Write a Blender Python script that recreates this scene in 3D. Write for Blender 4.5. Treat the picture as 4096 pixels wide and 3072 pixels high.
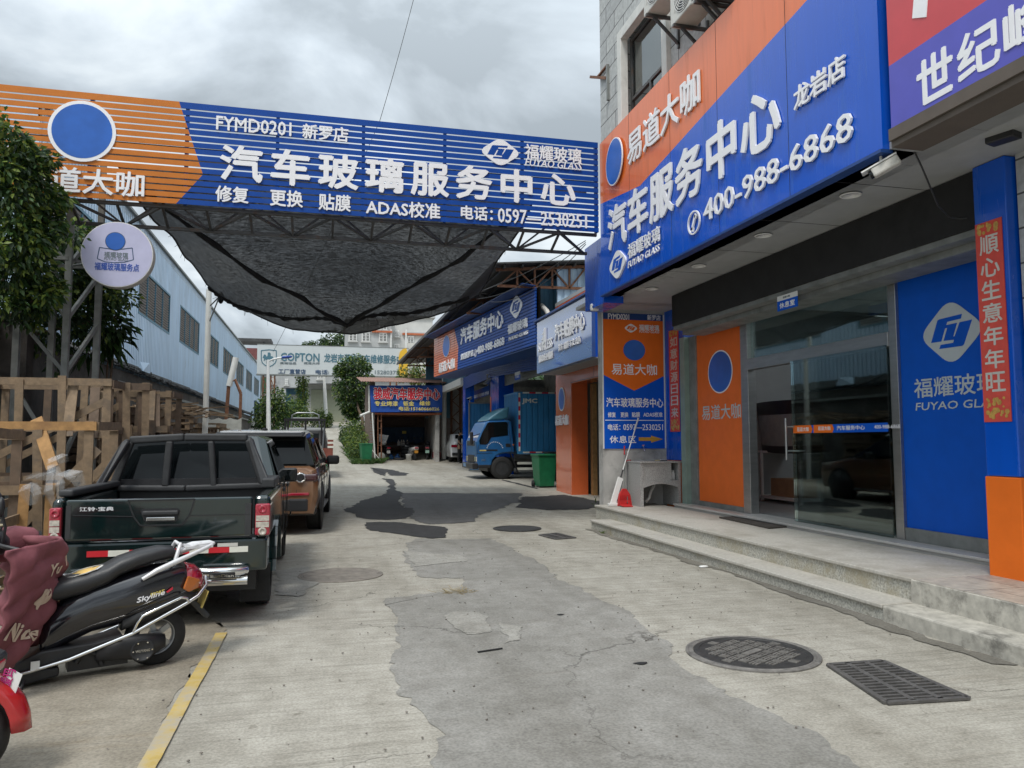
import bpy, bmesh, math, random
from mathutils import Vector as V, Matrix
R_ = math.radians
random.seed(7)
for o in list(bpy.data.objects): bpy.data.objects.remove(o)
SC = bpy.context.scene; COL = SC.collection

# ------------------------------------------------------------------ camera
CH = 1.5; FPX = 3050.0; YAW, PIT, ROL = R_(14.0), R_(4.27), R_(-0.12); S = 4096/2212
_f = V((math.sin(YAW)*math.cos(PIT), math.cos(YAW)*math.cos(PIT), math.sin(PIT)))
_r = V((math.cos(YAW), -math.sin(YAW), 0)); _u = _r.cross(_f)
_r, _u = _r*math.cos(ROL)+_u*math.sin(ROL), -_r*math.sin(ROL)+_u*math.cos(ROL)
cam = bpy.data.cameras.new('camera'); cam.sensor_width = 36; cam.lens = FPX/4096*36
cam.clip_start = .05; cam.clip_end = 2000
camo = bpy.data.objects.new('camera', cam); COL.objects.link(camo)
camo.matrix_world = Matrix(((_r.x,_u.x,-_f.x,0),(_r.y,_u.y,-_f.y,0),(_r.z,_u.z,-_f.z,CH),(0,0,0,1)))
SC.camera = camo
# ------------------------------------------------------------------ light
SUN_EL, SUN_AZ = R_(58), R_(215)      # azimuth clockwise from +Y
SC.view_settings.view_transform = 'Standard'; SC.view_settings.look = 'None'
SC.view_settings.exposure = 0.54; SC.view_settings.gamma = 1
w = bpy.data.worlds.new('World'); SC.world = w; w.use_nodes = True
nt = w.node_tree; N, L = nt.nodes, nt.links; bg = N['Background']
sky = N.new('ShaderNodeTexSky'); sky.sky_type = 'NISHITA'; sky.sun_disc = False
sky.sun_elevation = SUN_EL; sky.sun_rotation = SUN_AZ; sky.dust_density = 3
tc = N.new('ShaderNodeTexCoord'); sep = N.new('ShaderNodeSeparateXYZ'); L.new(tc.outputs['Generated'], sep.inputs[0])
# cloud layer: direction projected on a flat deck overhead
zc = N.new('ShaderNodeMath'); zc.operation = 'ADD'; zc.inputs[1].default_value = .22; L.new(sep.outputs[2], zc.inputs[0])
zm = N.new('ShaderNodeMath'); zm.operation = 'MAXIMUM'; zm.inputs[1].default_value = .03; L.new(zc.outputs[0], zm.inputs[0])
dx = N.new('ShaderNodeMath'); dx.operation = 'DIVIDE'; L.new(sep.outputs[0], dx.inputs[0]); L.new(zm.outputs[0], dx.inputs[1])
dy = N.new('ShaderNodeMath'); dy.operation = 'DIVIDE'; L.new(sep.outputs[1], dy.inputs[0]); L.new(zm.outputs[0], dy.inputs[1])
cb = N.new('ShaderNodeCombineXYZ'); L.new(dx.outputs[0], cb.inputs[0]); L.new(dy.outputs[0], cb.inputs[1]); cb.inputs[2].default_value = 3.1
nz = N.new('ShaderNodeTexNoise'); nz.inputs['Scale'].default_value = 1.7; nz.inputs['Detail'].default_value = 9; nz.inputs['Roughness'].default_value = .52; nz.inputs['Distortion'].default_value = .35
L.new(cb.outputs[0], nz.inputs['Vector'])
rp = N.new('ShaderNodeValToRGB'); L.new(nz.outputs[0], rp.inputs[0])
e = rp.color_ramp.elements; e[0].position = .40; e[0].color = (.34,.385,.42,1); e[1].position = .62; e[1].color = (.74,.80,.83,1)
e2 = rp.color_ramp.elements.new(.50); e2.color = (.50,.56,.61,1)
gr = N.new('ShaderNodeMapRange'); gr.inputs['From Min'].default_value = .38; gr.inputs['From Max'].default_value = 1; gr.inputs['To Min'].default_value = 9; gr.inputs['To Max'].default_value = 23
L.new(sep.outputs[2], gr.inputs['Value'])
vs = N.new('ShaderNodeVectorMath'); vs.operation = 'SCALE'; L.new(rp.outputs[0], vs.inputs[0]); L.new(gr.outputs[0], vs.inputs['Scale'])
mx = N.new('ShaderNodeMix'); mx.data_type = 'RGBA'; mx.inputs['Factor'].default_value = .93
L.new(sky.outputs[0], mx.inputs['A']); L.new(vs.outputs[0], mx.inputs['B'])
L.new(mx.outputs['Result'], bg.inputs[0]); bg.inputs[1].default_value = .1
sl = bpy.data.lights.new('sun', 'SUN'); sl.energy = 1.5; sl.angle = R_(14); sl.color = (1,.96,.9)
so = bpy.data.objects.new('sun', sl); COL.objects.link(so)
sd = V((math.sin(SUN_AZ)*math.cos(SUN_EL), math.cos(SUN_AZ)*math.cos(SUN_EL), math.sin(SUN_EL)))
so.rotation_euler = sd.to_track_quat('Z','Y').to_euler(); so.location = (0,-20,40)

# ------------------------------------------------------------------ pixel of the photo (2212 wide) -> point in the place
def ray(x, y): return _f + _r*((x*S-2048)/FPX) - _u*((y*S-1536)/FPX)
def onY(x, y, Y): d = ray(x,y); t = Y/d.y; return V((0,0,CH))+d*t
def onX(x, y, X): d = ray(x,y); t = X/d.x; return V((0,0,CH))+d*t
def onZ(x, y, Z): d = ray(x,y); t = (Z-CH)/d.z; return V((0,0,CH))+d*t
def onP(x, y, P, n): d = ray(x,y); n = V(n); t = (V(P)-V((0,0,CH))).dot(n)/d.dot(n); return V((0,0,CH))+d*t
def F2(x, y): return (x/S, y/S)
GP = [(-90,0),(4,0),(8,0),(12,-.03),(18,.10),(24.5,.25),(32,.31),(40,.40),(47,1.1),(60,2.9),(75,4.2),(90,5),(400,5)]
def gh(Y):
    for (a,za),(b,zb) in zip(GP, GP[1:]):
        if Y <= b: return za+(zb-za)*(Y-a)/(b-a)
    return 5
def onG(x, y):
    d = ray(x,y); t = 2.0
    while t < 200:
        p = V((0,0,CH))+d*t
        if p.z <= gh(p.y): return p
        t += .004
    return V((0,0,CH))+d*60

# ------------------------------------------------------------------ materials
MATS = {}
def mat(name, col, rough=.6, metal=0., var=.12, scale=5., bump=0., bscale=60., coat=0., spec=.5, dirt=None, dscale=2., dth=.55, alpha=1., trans=0., stretch=(1,1,1), emit=0.):
    if name in MATS: return MATS[name]
    m = bpy.data.materials.new(name); m.use_nodes = True; nt = m.node_tree; N, L = nt.nodes, nt.links
    b = N['Principled BSDF']; b.inputs['Roughness'].default_value = rough; b.inputs['Metallic'].default_value = metal
    b.inputs['Specular IOR Level'].default_value = spec
    b.inputs['Coat Weight'].default_value = coat; b.inputs['Coat Roughness'].default_value = .06
    if trans: b.inputs['Transmission Weight'].default_value = trans
    if emit: b.inputs['Emission Color'].default_value = (*col,1); b.inputs['Emission Strength'].default_value = emit
    tc = N.new('ShaderNodeTexCoord'); mp = N.new('ShaderNodeMapping'); mp.inputs['Scale'].default_value = stretch; L.new(tc.outputs['Object'], mp.inputs[0])
    n1 = N.new('ShaderNodeTexNoise'); n1.inputs['Scale'].default_value = scale; n1.inputs['Detail'].default_value = 6; n1.inputs['Roughness'].default_value = .6
    L.new(mp.outputs[0], n1.inputs['Vector'])
    r = N.new('ShaderNodeValToRGB'); L.new(n1.outputs[0], r.inputs[0])
    r.color_ramp.elements[0].position = .3; r.color_ramp.elements[1].position = .7
    r.color_ramp.elements[0].color = tuple(max(0,c*(1-var)) for c in col)+(1,)
    r.color_ramp.elements[1].color = tuple(min(1,c*(1+var)) for c in col)+(1,)
    out = r.outputs[0]
    if dirt:
        n2 = N.new('ShaderNodeTexNoise'); n2.inputs['Scale'].default_value = dscale; n2.inputs['Detail'].default_value = 9; n2.inputs['Roughness'].default_value = .7
        L.new(mp.outputs[0], n2.inputs['Vector'])
        r2 = N.new('ShaderNodeValToRGB'); L.new(n2.outputs[0], r2.inputs[0]); r2.color_ramp.elements[0].position = dth; r2.color_ramp.elements[1].position = dth+.18
        mx = N.new('ShaderNodeMix'); mx.data_type = 'RGBA'; L.new(r2.outputs[0], mx.inputs['Factor']); L.new(out, mx.inputs['A']); mx.inputs['B'].default_value = (*dirt,1)
        out = mx.outputs['Result']
        rr = N.new('ShaderNodeMapRange'); rr.inputs['To Min'].default_value = rough; rr.inputs['To Max'].default_value = max(rough,.75); L.new(r2.outputs[0], rr.inputs[0]); L.new(rr.outputs[0], b.inputs['Roughness'])
    L.new(out, b.inputs['Base Color'])
    if bump:
        n3 = N.new('ShaderNodeTexNoise'); n3.inputs['Scale'].default_value = bscale; n3.inputs['Detail'].default_value = 4; L.new(mp.outputs[0], n3.inputs['Vector'])
        bp = N.new('ShaderNodeBump'); bp.inputs['Strength'].default_value = bump; bp.inputs['Distance'].default_value = .02; L.new(n3.outputs[0], bp.inputs['Height']); L.new(bp.outputs[0], b.inputs['Normal'])
    if alpha < 1: b.inputs['Alpha'].default_value = alpha
    MATS[name] = m; return m
def glass(name, tint=(.8,.9,.88), refl=1.0, rough=0.02):
    m = bpy.data.materials.new(name); m.use_nodes = True; N, L = m.node_tree.nodes, m.node_tree.links
    N.remove(N['Principled BSDF']); o = N['Material Output']
    t = N.new('ShaderNodeBsdfTransparent'); t.inputs[0].default_value = (*tint,1)
    g = N.new('ShaderNodeBsdfGlossy'); g.inputs['Roughness'].default_value = rough; g.inputs[0].default_value = (.95,1,1,1)
    f = N.new('ShaderNodeFresnel'); f.inputs[0].default_value = 1.5
    ml = N.new('ShaderNodeMath'); ml.operation = 'MULTIPLY'; ml.inputs[1].default_value = refl; L.new(f.outputs[0], ml.inputs[0])
    x = N.new('ShaderNodeMixShader'); L.new(ml.outputs[0], x.inputs[0]); L.new(t.outputs[0], x.inputs[1]); L.new(g.outputs[0], x.inputs[2]); L.new(x.outputs[0], o.inputs[0])
    MATS[name] = m; return m
BLUE = (.0,.067,.33)
mat('panel_blue', (.0,.085,.54), .25, var=.05, coat=.3, dirt=(.02,.11,.44), dscale=1.6, dth=.54, stretch=(1,3,.3))
mat('panel_orange', (.74,.15,.025), .3, var=.05, coat=.3, dirt=(.58,.15,.06), dscale=1.6, dth=.54, stretch=(1,3,.3))
mat('slat_blue', (.0,.052,.29), .42, var=.07, spec=.3, dirt=(.01,.06,.23), dscale=3, dth=.6)
mat('slat_orange', (.52,.165,.022), .42, var=.07, spec=.3, dirt=(.38,.15,.04), dscale=3, dth=.6)
mat('dark_slat_blue', (.01,.05,.2), .45, var=.08)
mat('letter_white', (.82,.82,.84), .35, var=.03)
mat('letter_edge', (.5,.52,.56), .4, var=.03)
mat('disc_blue', (.02,.12,.48), .35, var=.25, scale=1.2)
mat('film_blue', (.0,.085,.50), .45, var=.06, spec=.25)
mat('film_orange', (.75,.15,.025), .45, var=.06, spec=.25)
mat('vinyl_blue', (.0,.09,.55), .5, var=.05, spec=.25)
mat('vinyl_orange', (.80,.16,.015), .5, var=.05, spec=.25)
mat('film_grey', (.48,.53,.55), .45, var=.05)
mat('red_sign', (.55,.05,.06), .4, var=.06, coat=.2)
mat('purple_sign', (.08,.08,.46), .4, var=.06, coat=.2)
mat('steel', (.42,.42,.41), .3, .85, var=.1, scale=3, stretch=(1,1,6))
mat('black_steel', (.02,.02,.021), .5, .2, var=.3); mat('dark_steel', (.08,.08,.08), .5, .4, var=.3, dirt=(.14,.08,.05), dscale=6)
mat('grey_steel', (.22,.23,.22), .55, .3, var=.25, dirt=(.13,.10,.08), dscale=5, dth=.6)
mat('rusty_steel', (.17,.075,.04), .8, .1, var=.4, scale=12, dirt=(.28,.16,.1), dscale=7)
mat('chrome', (.75,.75,.75), .12, 1, var=.08)
mat('black_plastic', (.018,.018,.02), .45, var=.3)
mat('grey_plastic', (.030,.031,.033), .55, var=.25, scale=15)
mat('rubber', (.018,.018,.018), .8, var=.3, scale=20)
mat('white_plastic', (.72,.72,.70), .4, var=.06)
mat('pvc_white', (.70,.70,.66), .45, var=.08, dirt=(.45,.42,.36), dscale=4, dth=.62)
mat('soffit_grey', (.36,.37,.37), .6, var=.07)
mat('wall_white', (.62,.62,.59), .85, var=.08, dirt=(.38,.37,.34), dscale=1.1, dth=.58)
mat('plaster_dirty', (.42,.41,.39), .9, var=.2, scale=2.5, dirt=(.18,.18,.17), dscale=1.4, dth=.52, bump=.2)
mat('interior_wall', (.34,.35,.345), .8, var=.04)
mat('interior_floor', (.28,.29,.29), .25, var=.06)
mat('dark_wood', (.05,.045,.04), .45, var=.3)
mat('chair_wood', (.30,.13,.05), .4, var=.35, scale=3, stretch=(6,6,1))
mat('cardboard', (.36,.22,.12), .8, var=.15)
mat('red_paper', (.62,.07,.05), .6, var=.10, scale=14)
mat('silver_ink', (.62,.60,.55), .45, .2, var=.08)
mat('gold_ink', (.55,.33,.08), .45, .1, var=.3, scale=30)
mat('bin_green', (.012,.15,.06), .45, var=.2, dirt=(.06,.13,.08), dscale=4, dth=.62)
mat('truck_blue', (.012,.10,.27), .4, var=.15, dirt=(.05,.11,.2), dscale=2.5, dth=.6, coat=.25)
mat('box_blue', (.03,.20,.42), .5, var=.2, scale=2, stretch=(3,3,.7), dirt=(.06,.19,.34), dscale=2)
mat('reflect_red', (.55,.02,.03), .4, var=.1); mat('reflect_white', (.7,.7,.62), .4, var=.1)
mat('dark_glass', (.006,.008,.009), .04, var=.05, spec=.32)
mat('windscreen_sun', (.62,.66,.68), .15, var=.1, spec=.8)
mat('pickup_paint', (.004,.014,.014), .12, var=.15, coat=1.)
mat('suv_paint', (.235,.12,.062), .28, .35, var=.08, coat=1.)
mat('suv_roof', (.72,.73,.74), .25, .0, var=.05, coat=.6)
mat('alloy', (.35,.36,.37), .35, .8, var=.1)
mat('lamp_red', (.33,.01,.03), .12, var=.3, scale=40, coat=1.)
mat('lamp_clear', (.48,.44,.38), .12, var=.35, scale=40, coat=1.)
mat('lamp_amber', (.45,.12,.01), .15, var=.2, coat=1.)
mat('scooter_black', (.008,.008,.012), .14, var=.2, coat=1.)
mat('seat_vinyl', (.022,.022,.024), .42, var=.25, bump=.08, bscale=90)
mat('foam', (.62,.42,.13), .9, var=.2, scale=20)
mat('quilt_pink', (.20,.062,.075), .8, var=.2, scale=4, bump=.3, bscale=14)
mat('quilt_print', (.60,.48,.38), .8, var=.1)
mat('fabric_black', (.015,.015,.016), .9, var=.3)
mat('rack_white', (.62,.62,.63), .3, .15, var=.05, dirt=(.4,.4,.4), dscale=9)
mat('plate_yellow', (.55,.42,.12), .5, var=.12); mat('plate_ink', (.04,.04,.04), .5)
mat('red_paint', (.42,.012,.015), .18, var=.1, coat=.8)
mat('magenta_ink', (.42,.02,.16), .5); mat('blue_ink', (.03,.09,.4), .5, var=.1); mat('grey_ink', (.16,.20,.22), .5)
mat('teal_ink', (.07,.17,.22), .55, var=.1); mat('navy_ink', (.04,.08,.16), .55, var=.1)
mat('yellow_ink', (.75,.62,.16), .5); mat('yellow_board', (.72,.42,.03), .5, var=.05)
mat('banner_blue', (.012,.075,.36), .55, var=.12, scale=2, bump=.35, bscale=3)
mat('banner_red', (.55,.02,.04), .55); mat('banner_edge', (.7,.68,.68), .55)
mat('skin', (.35,.2,.13), .55, var=.05); mat('hair_black', (.01,.01,.01), .5)
mat('granite', (.40,.39,.345), .6, var=.55, scale=55, dirt=(.33,.29,.20), dscale=1.8, dth=.5)
mat('granite_top', (.44,.42,.375), .6, var=.18, scale=30, dirt=(.32,.295,.25), dscale=1.3, dth=.5)
mat('granite_old', (.42,.40,.35), .75, var=.25, scale=12, dirt=(.12,.115,.10), dscale=4, dth=.52)
mat('sill_stone', (.45,.44,.42), .35, var=.12, scale=3, stretch=(8,1,8))
mat('sink_granite', (.36,.36,.35), .5, var=.6, scale=90)
mat('cast_iron', (.045,.044,.043), .6, .3, var=.3, scale=14, dirt=(.11,.10,.085), dscale=5, dth=.58); mat('iron_worn', (.19,.18,.165), .6, .2, var=.3, scale=20, dirt=(.09,.085,.08), dscale=6, dth=.5)
mat('cast_iron_dusty', (.20,.18,.155), .8, .1, var=.3, scale=8)
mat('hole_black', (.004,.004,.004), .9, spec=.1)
mat('coir', (.06,.05,.042), .95, var=.4, scale=80, bump=.6, bscale=200)
mat('brick_dark', (.12,.085,.065), .9, var=.4, scale=9, bump=.4, bscale=20)
mat('bark', (.14,.10,.07), .9, var=.3, scale=12, bump=.4, bscale=25)
mat('cable', (.02,.02,.02), .6)
mat('ac_white', (.55,.54,.50), .5, var=.1, dirt=(.33,.31,.27), dscale=5, dth=.57)
mat('tarp_blue', (.03,.07,.13), .7, var=.3, scale=2, bump=.5, bscale=4)
mat('roof_rust', (.22,.12,.09), .85, var=.4, scale=4, stretch=(1,6,1), dirt=(.4,.33,.28), dscale=3)
mat('roof_dark', (.06,.06,.06), .7, .2, var=.4, scale=3)
mat('corr_blue', (.46,.60,.75), .42, .1, var=.12, scale=.9, stretch=(2,2,.35), dirt=(.34,.40,.42), dscale=2.2, dth=.57)
mat('corr_blue_deep', (.04,.15,.34), .5, .1, var=.2, scale=1.5, stretch=(2,2,.4))
mat('corr_teal', (.08,.20,.28), .5, .1, var=.25, scale=1.5, stretch=(3,3,.4), dirt=(.2,.28,.32), dscale=3)
mat('louvre', (.33,.31,.30), .6, .1, var=.2, dirt=(.13,.11,.1), dscale=3)
mat('shutter_green', (.42,.44,.33), .5, .1, var=.08, dirt=(.3,.3,.22), dscale=1.4)
mat('cream_metal', (.50,.50,.44), .5, var=.1)
mat('house_grey', (.40,.41,.41), .85, var=.15, scale=.6, dirt=(.23,.23,.23), dscale=.5, dth=.55)
mat('house_white', (.55,.55,.53), .85, var=.12, scale=.6, dirt=(.33,.32,.3), dscale=.5, dth=.57)
mat('trim_orange', (.42,.12,.05), .7, var=.2)
mat('brown_rafter', (.35,.16,.07), .7, var=.3)
mat('wrap', (.7,.72,.74), .12, var=.1, alpha=.16, spec=.8)
mat('bucket_blue', (.03,.12,.32), .5); mat('yellow_note', (.6,.5,.1), .7)
mat('weathered_tarp', (.42,.42,.38), .8, var=.15)
glass('shop_glass', (.82,.88,.86), .9); glass('window_glass', (.35,.40,.42), 1.6)
def wood(name, c1, c2, sc=2.5):
    m = mat(name, c1, .75, var=.25, scale=sc, stretch=(5,5,5), dirt=c2, dscale=.8, dth=.5, bump=.25, bscale=30); return m
wood('pine', (.36,.20,.075), (.27,.145,.06)); wood('pine_grey', (.22,.155,.095), (.13,.10,.075)); wood('pine_dark', (.13,.088,.058), (.08,.06,.045))

# ------------------------------------------------------------------ mesh builder
def rotz(v, a): c, s = math.cos(a), math.sin(a); return V((v.x*c-v.y*s, v.x*s+v.y*c, v.z))
class MB:
    def __init__(s): s.v = []; s.f = []; s.m = []; s.cur = 0; s.sm = []
    def add(s, vs, fs, smooth=False):
        b = len(s.v); s.v += [V(x) for x in vs]
        for f in fs: s.f.append([b+i for i in f]); s.m.append(s.cur); s.sm.append(smooth)
        return s
    def mi(s, i): s.cur = i; return s
    def box(s, c, d, rz=0, rx=0, ry=0):
        c = V(c); hx, hy, hz = d[0]/2, d[1]/2, d[2]/2
        M = Matrix.Rotation(rz,3,'Z') @ Matrix.Rotation(ry,3,'Y') @ Matrix.Rotation(rx,3,'X')
        vs = [c+M@V((x*hx,y*hy,z*hz)) for z in (-1,1) for y in (-1,1) for x in (-1,1)]
        return s.add(vs, [(0,2,3,1),(4,5,7,6),(0,1,5,4),(2,6,7,3),(0,4,6,2),(1,3,7,5)])
    def bb(s, a, b):                       # box from corner a to corner b
        return s.box([(a[i]+b[i])/2 for i in range(3)], [abs(b[i]-a[i]) for i in range(3)])
    def bar(s, p, q, w, h=None, up=(0,0,1)):
        p, q = V(p), V(q); h = h or w; d = (q-p).normalized(); up = V(up)
        if abs(d.dot(up)) > .98: up = V((0,1,0))
        x = d.cross(up).normalized()*(w/2); y = x.cross(d).normalized()*(h/2)
        vs = [p-x-y,p+x-y,p+x+y,p-x+y,q-x-y,q+x-y,q+x+y,q-x+y]
        return s.add(vs, [(3,2,1,0),(4,5,6,7),(0,1,5,4),(1,2,6,5),(2,3,7,6),(3,0,4,7)])
    def tube(s, pts, r, n=8, cap=True, smooth=True):
        pts = [V(p) for p in pts]; rs = r if isinstance(r,(list,tuple)) else [r]*len(pts)
        vs = []; up = V((0,0,1)); prev = None
        for i,p in enumerate(pts):
            d = (pts[min(i+1,len(pts)-1)]-pts[max(i-1,0)]).normalized()
            if prev is None:
                a = d.orthogonal().normalized()
            else:
                a = (prev-d*prev.dot(d)); a = a.normalized() if a.length > 1e-6 else d.orthogonal().normalized()
            prev = a; b = d.cross(a)
            for k in range(n):
                t = 2*math.pi*k/n; vs.append(p+(a*math.cos(t)+b*math.sin(t))*rs[i])
        fs = [(i*n+k, i*n+(k+1)%n, (i+1)*n+(k+1)%n, (i+1)*n+k) for i in range(len(pts)-1) for k in range(n)]
        s.add(vs, fs, smooth)
        if cap:
            m = len(pts)-1; s.add(vs[:n], [tuple(range(n))[::-1]]); s.add(vs[m*n:], [tuple(range(n))])
        return s
    def cyl(s, p, q, r, n=20, r2=None): return s.tube([p,q], [r, r if r2 is None else r2], n)
    def lathe(s, prof, c=(0,0,0), n=20, axis='Z', smooth=True, cap=True):   # prof: (radius, height)
        c = V(c); vs = []
        for (r,h) in prof:
            for k in range(n):
                t = 2*math.pi*k/n; a, b = r*math.cos(t), r*math.sin(t)
                vs.append(c+(V((a,b,h)) if axis=='Z' else V((h,a,b)) if axis=='X' else V((b,h,a))))
        m = len(prof)
        fs = [(i*n+k, i*n+(k+1)%n, (i+1)*n+(k+1)%n, (i+1)*n+k) for i in range(m-1) for k in range(n)]
        if cap: fs += [tuple(range(n))[::-1], tuple((m-1)*n+k for k in range(n))]
        return s.add(vs, fs, smooth)
    def quad(s, *p): return s.add(p, [tuple(range(len(p)))])
    def prism(s, pts, n):                   # polygon pushed along n
        pts = [V(p) for p in pts]; n = V(n); k = len(pts)
        fs = [tuple(range(k))[::-1], tuple(range(k,2*k))]+[(i,(i+1)%k,k+(i+1)%k,k+i) for i in range(k)]
        return s.add(pts+[p+n for p in pts], fs)
    def ball(s, c, r, n=12, m=8, sc=(1,1,1)):
        c = V(c); vs = []
        for i in range(m+1):
            a = math.pi*i/m
            for k in range(n):
                t = 2*math.pi*k/n; vs.append(c+V((math.sin(a)*math.cos(t)*r*sc[0], math.sin(a)*math.sin(t)*r*sc[1], math.cos(a)*r*sc[2])))
        fs = [(i*n+k,(i+1)*n+k,(i+1)*n+(k+1)%n,i*n+(k+1)%n) for i in range(m) for k in range(n)]
        return s.add(vs, fs, True)
    def build(s, name, mats, parent=None, world=True, bevel=0, seg=2, sub=0, fix=True, smooth_all=False):
        me = bpy.data.meshes.new(name)
        vs = s.v
        if parent is not None and world:
            P = parent['_p']; a = parent['_a']; P = V(P)
            vs = [rotz(v-P, -a) for v in vs]
        me.from_pydata([tuple(v) for v in vs], [], s.f)
        for i,p in enumerate(me.polygons): p.material_index = s.m[i]; p.use_smooth = s.sm[i] or smooth_all
        for m in (mats if isinstance(mats,(list,tuple)) else [mats]): me.materials.append(MATS[m] if isinstance(m,str) else m)
        if fix:
            b = bmesh.new(); b.from_mesh(me)
            if fix == 'weld': bmesh.ops.remove_doubles(b, verts=b.verts, dist=1e-4)
            bmesh.ops.recalc_face_normals(b, faces=b.faces); b.to_mesh(me); b.free()
        o = bpy.data.objects.new(name, me); COL.objects.link(o)
        if parent is not None: o.parent = parent if '_root' not in parent else parent
        if parent is not None: o['_p'] = parent['_p']; o['_a'] = parent['_a']
        else: o['_p'] = (0,0,0); o['_a'] = 0.0
        if sub: md = o.modifiers.new('subsurf','SUBSURF'); md.levels = sub; md.render_levels = sub
        if bevel: md = o.modifiers.new('bevel','BEVEL'); md.width = bevel; md.segments = seg; md.limit_method = 'ANGLE'; md.angle_limit = R_(35)
        return o
def tag(o, label, cat, group=None):
    o['label'] = label; o['category'] = cat
    if group: o['group'] = group
    return o
def thing(name, label, cat, loc=(0,0,0), rz=0, group=None):
    o = bpy.data.objects.new(name, None); COL.objects.link(o); o.empty_display_size = .2
    o.location = loc; o.rotation_euler = (0,0,rz); o['_p'] = tuple(loc); o['_a'] = float(rz)
    return tag(o, label, cat, group)
def struct(o): o['kind'] = 'structure'; return o
def kids(o): return [c for c in bpy.data.objects if c.parent == o]
def dup(root, loc, rz=None, label=None, group=None):
    def cp(o, par):
        c = o.copy(); COL.objects.link(c)
        if par is not None: c.parent = par
        for k in kids(o): cp(k, c)
        return c
    r = cp(root, None); r.location = loc
    if rz is not None: r.rotation_euler = (0,0,rz)
    if label: r['label'] = label
    if group: r['group'] = group
    return r
# ------------------------------------------------------------------ lettering and logo on a plane
_tc = {}
def glyphs(body, bold, space):
    k = (body,bold,space)
    if k in _tc: return _tc[k]
    c = bpy.data.curves.new('t','FONT'); c.body = body; c.offset = bold; c.resolution_u = 2; c.space_character = space; c.extrude = .5
    o = bpy.data.objects.new('t', c); COL.objects.link(o)
    dg = bpy.context.evaluated_depsgraph_get(); me = bpy.data.meshes.new_from_object(o.evaluated_get(dg))
    vs = [v.co.copy() for v in me.vertices]; fs = [tuple(p.vertices) for p in me.polygons]
    bpy.data.objects.remove(o); bpy.data.curves.remove(c); bpy.data.meshes.remove(me)
    x0,x1 = min(v.x for v in vs), max(v.x for v in vs); y0,y1 = min(v.y for v in vs), max(v.y for v in vs)
    r = ([V(((v.x-x0)/(x1-x0),(v.y-y0)/(y1-y0),v.z+.5)) for v in vs], fs); _tc[k] = r; return r
def text_into(mb, body, O, U, W, w, h, depth=.004, bold=.02, space=1., shear=0.):
    vs, fs = glyphs(body, 0, space); U, W = V(U).normalized(), V(W).normalized(); n = U.cross(W); O = V(O)
    b = bold*h*.85; w2, h2 = w-2*b, h-2*b; e = max(.0004, depth*.012)
    for i,(a,c) in enumerate(((-1,-.35),(1,.35),(-.35,1),(.35,-1))):      # four shifted copies, each a hair deeper: a bold stroke
        q = O+U*(b+a*b)+W*(b+c*b)
        mb.add([q+U*(v.x*w2+shear*v.y*h2)+W*(v.y*h2)+n*(v.z*(depth+i*e)) for v in vs], fs)
    return mb
def lettering(body, O, U, W, w, h, parent, m='letter_white', depth=.004, bold=.02, space=1., shear=0., name='lettering'):
    mb = MB(); text_into(mb, body, O, U, W, w, h, depth, bold, space, shear); return mb.build(name, m, parent, fix=False)
def letter_px(body, plane, ll, ur, U, W, parent, off=.0, **k):   # ll / ur: lower-left and upper-right pixel of the writing on its plane
    a, b = plane(*ll), plane(*ur); U, W = V(U).normalized(), V(W).normalized(); n = U.cross(W); d = b-a
    return lettering(body, a+n*off, U, W, d.dot(U), d.dot(W), parent, **k)
_FL = [[(-.36,.28),(-.02,.41),(.30,.50),(.26,.40),(-.13,.30),(-.16,.23),(.13,.28),(.02,-.08),(.12,-.06),(.27,.33),(.66,.43),(.36,-.24),(.25,-.34),(-.50,-.48),(-.46,-.40),(-.02,-.31),(.0,-.22),(-.25,-.27),(-.17,.14),(-.26,.12),(-.40,-.30),(-.75,-.38)]]
def rounded_diamond(hw, hh, r=.3, n=6):
    out = []; c = [(1,0),(0,1),(-1,0),(0,-1)]
    for i in range(4):
        p, a, b = V((*c[i],0)), V((*c[i-1],0)), V((*c[(i+1)%4],0)); s_, e_ = p+(a-p)*r, p+(b-p)*r
        for k in range(n+1):
            t = k/n; q = s_*(1-t)**2+p*2*t*(1-t)+e_*t*t; out.append((q.x*hw*1.1, q.y*hh*1.1))
    return out
LOGO = [[(-.37,.22),(.0,.33),(.40,.44),(.34,.34),(-.16,.22),(-.20,.13),(.20,.22),(.04,-.26),(.13,-.25),(.31,.24),(.76,.34),(.44,-.30),(.36,-.38),(-.42,-.52),(-.36,-.41),(.14,-.32),(.18,-.24),(-.22,-.32),(-.10,.04),(-.20,.02),(-.33,-.34),(-.72,-.40),(-.42,.18)]]
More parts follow.
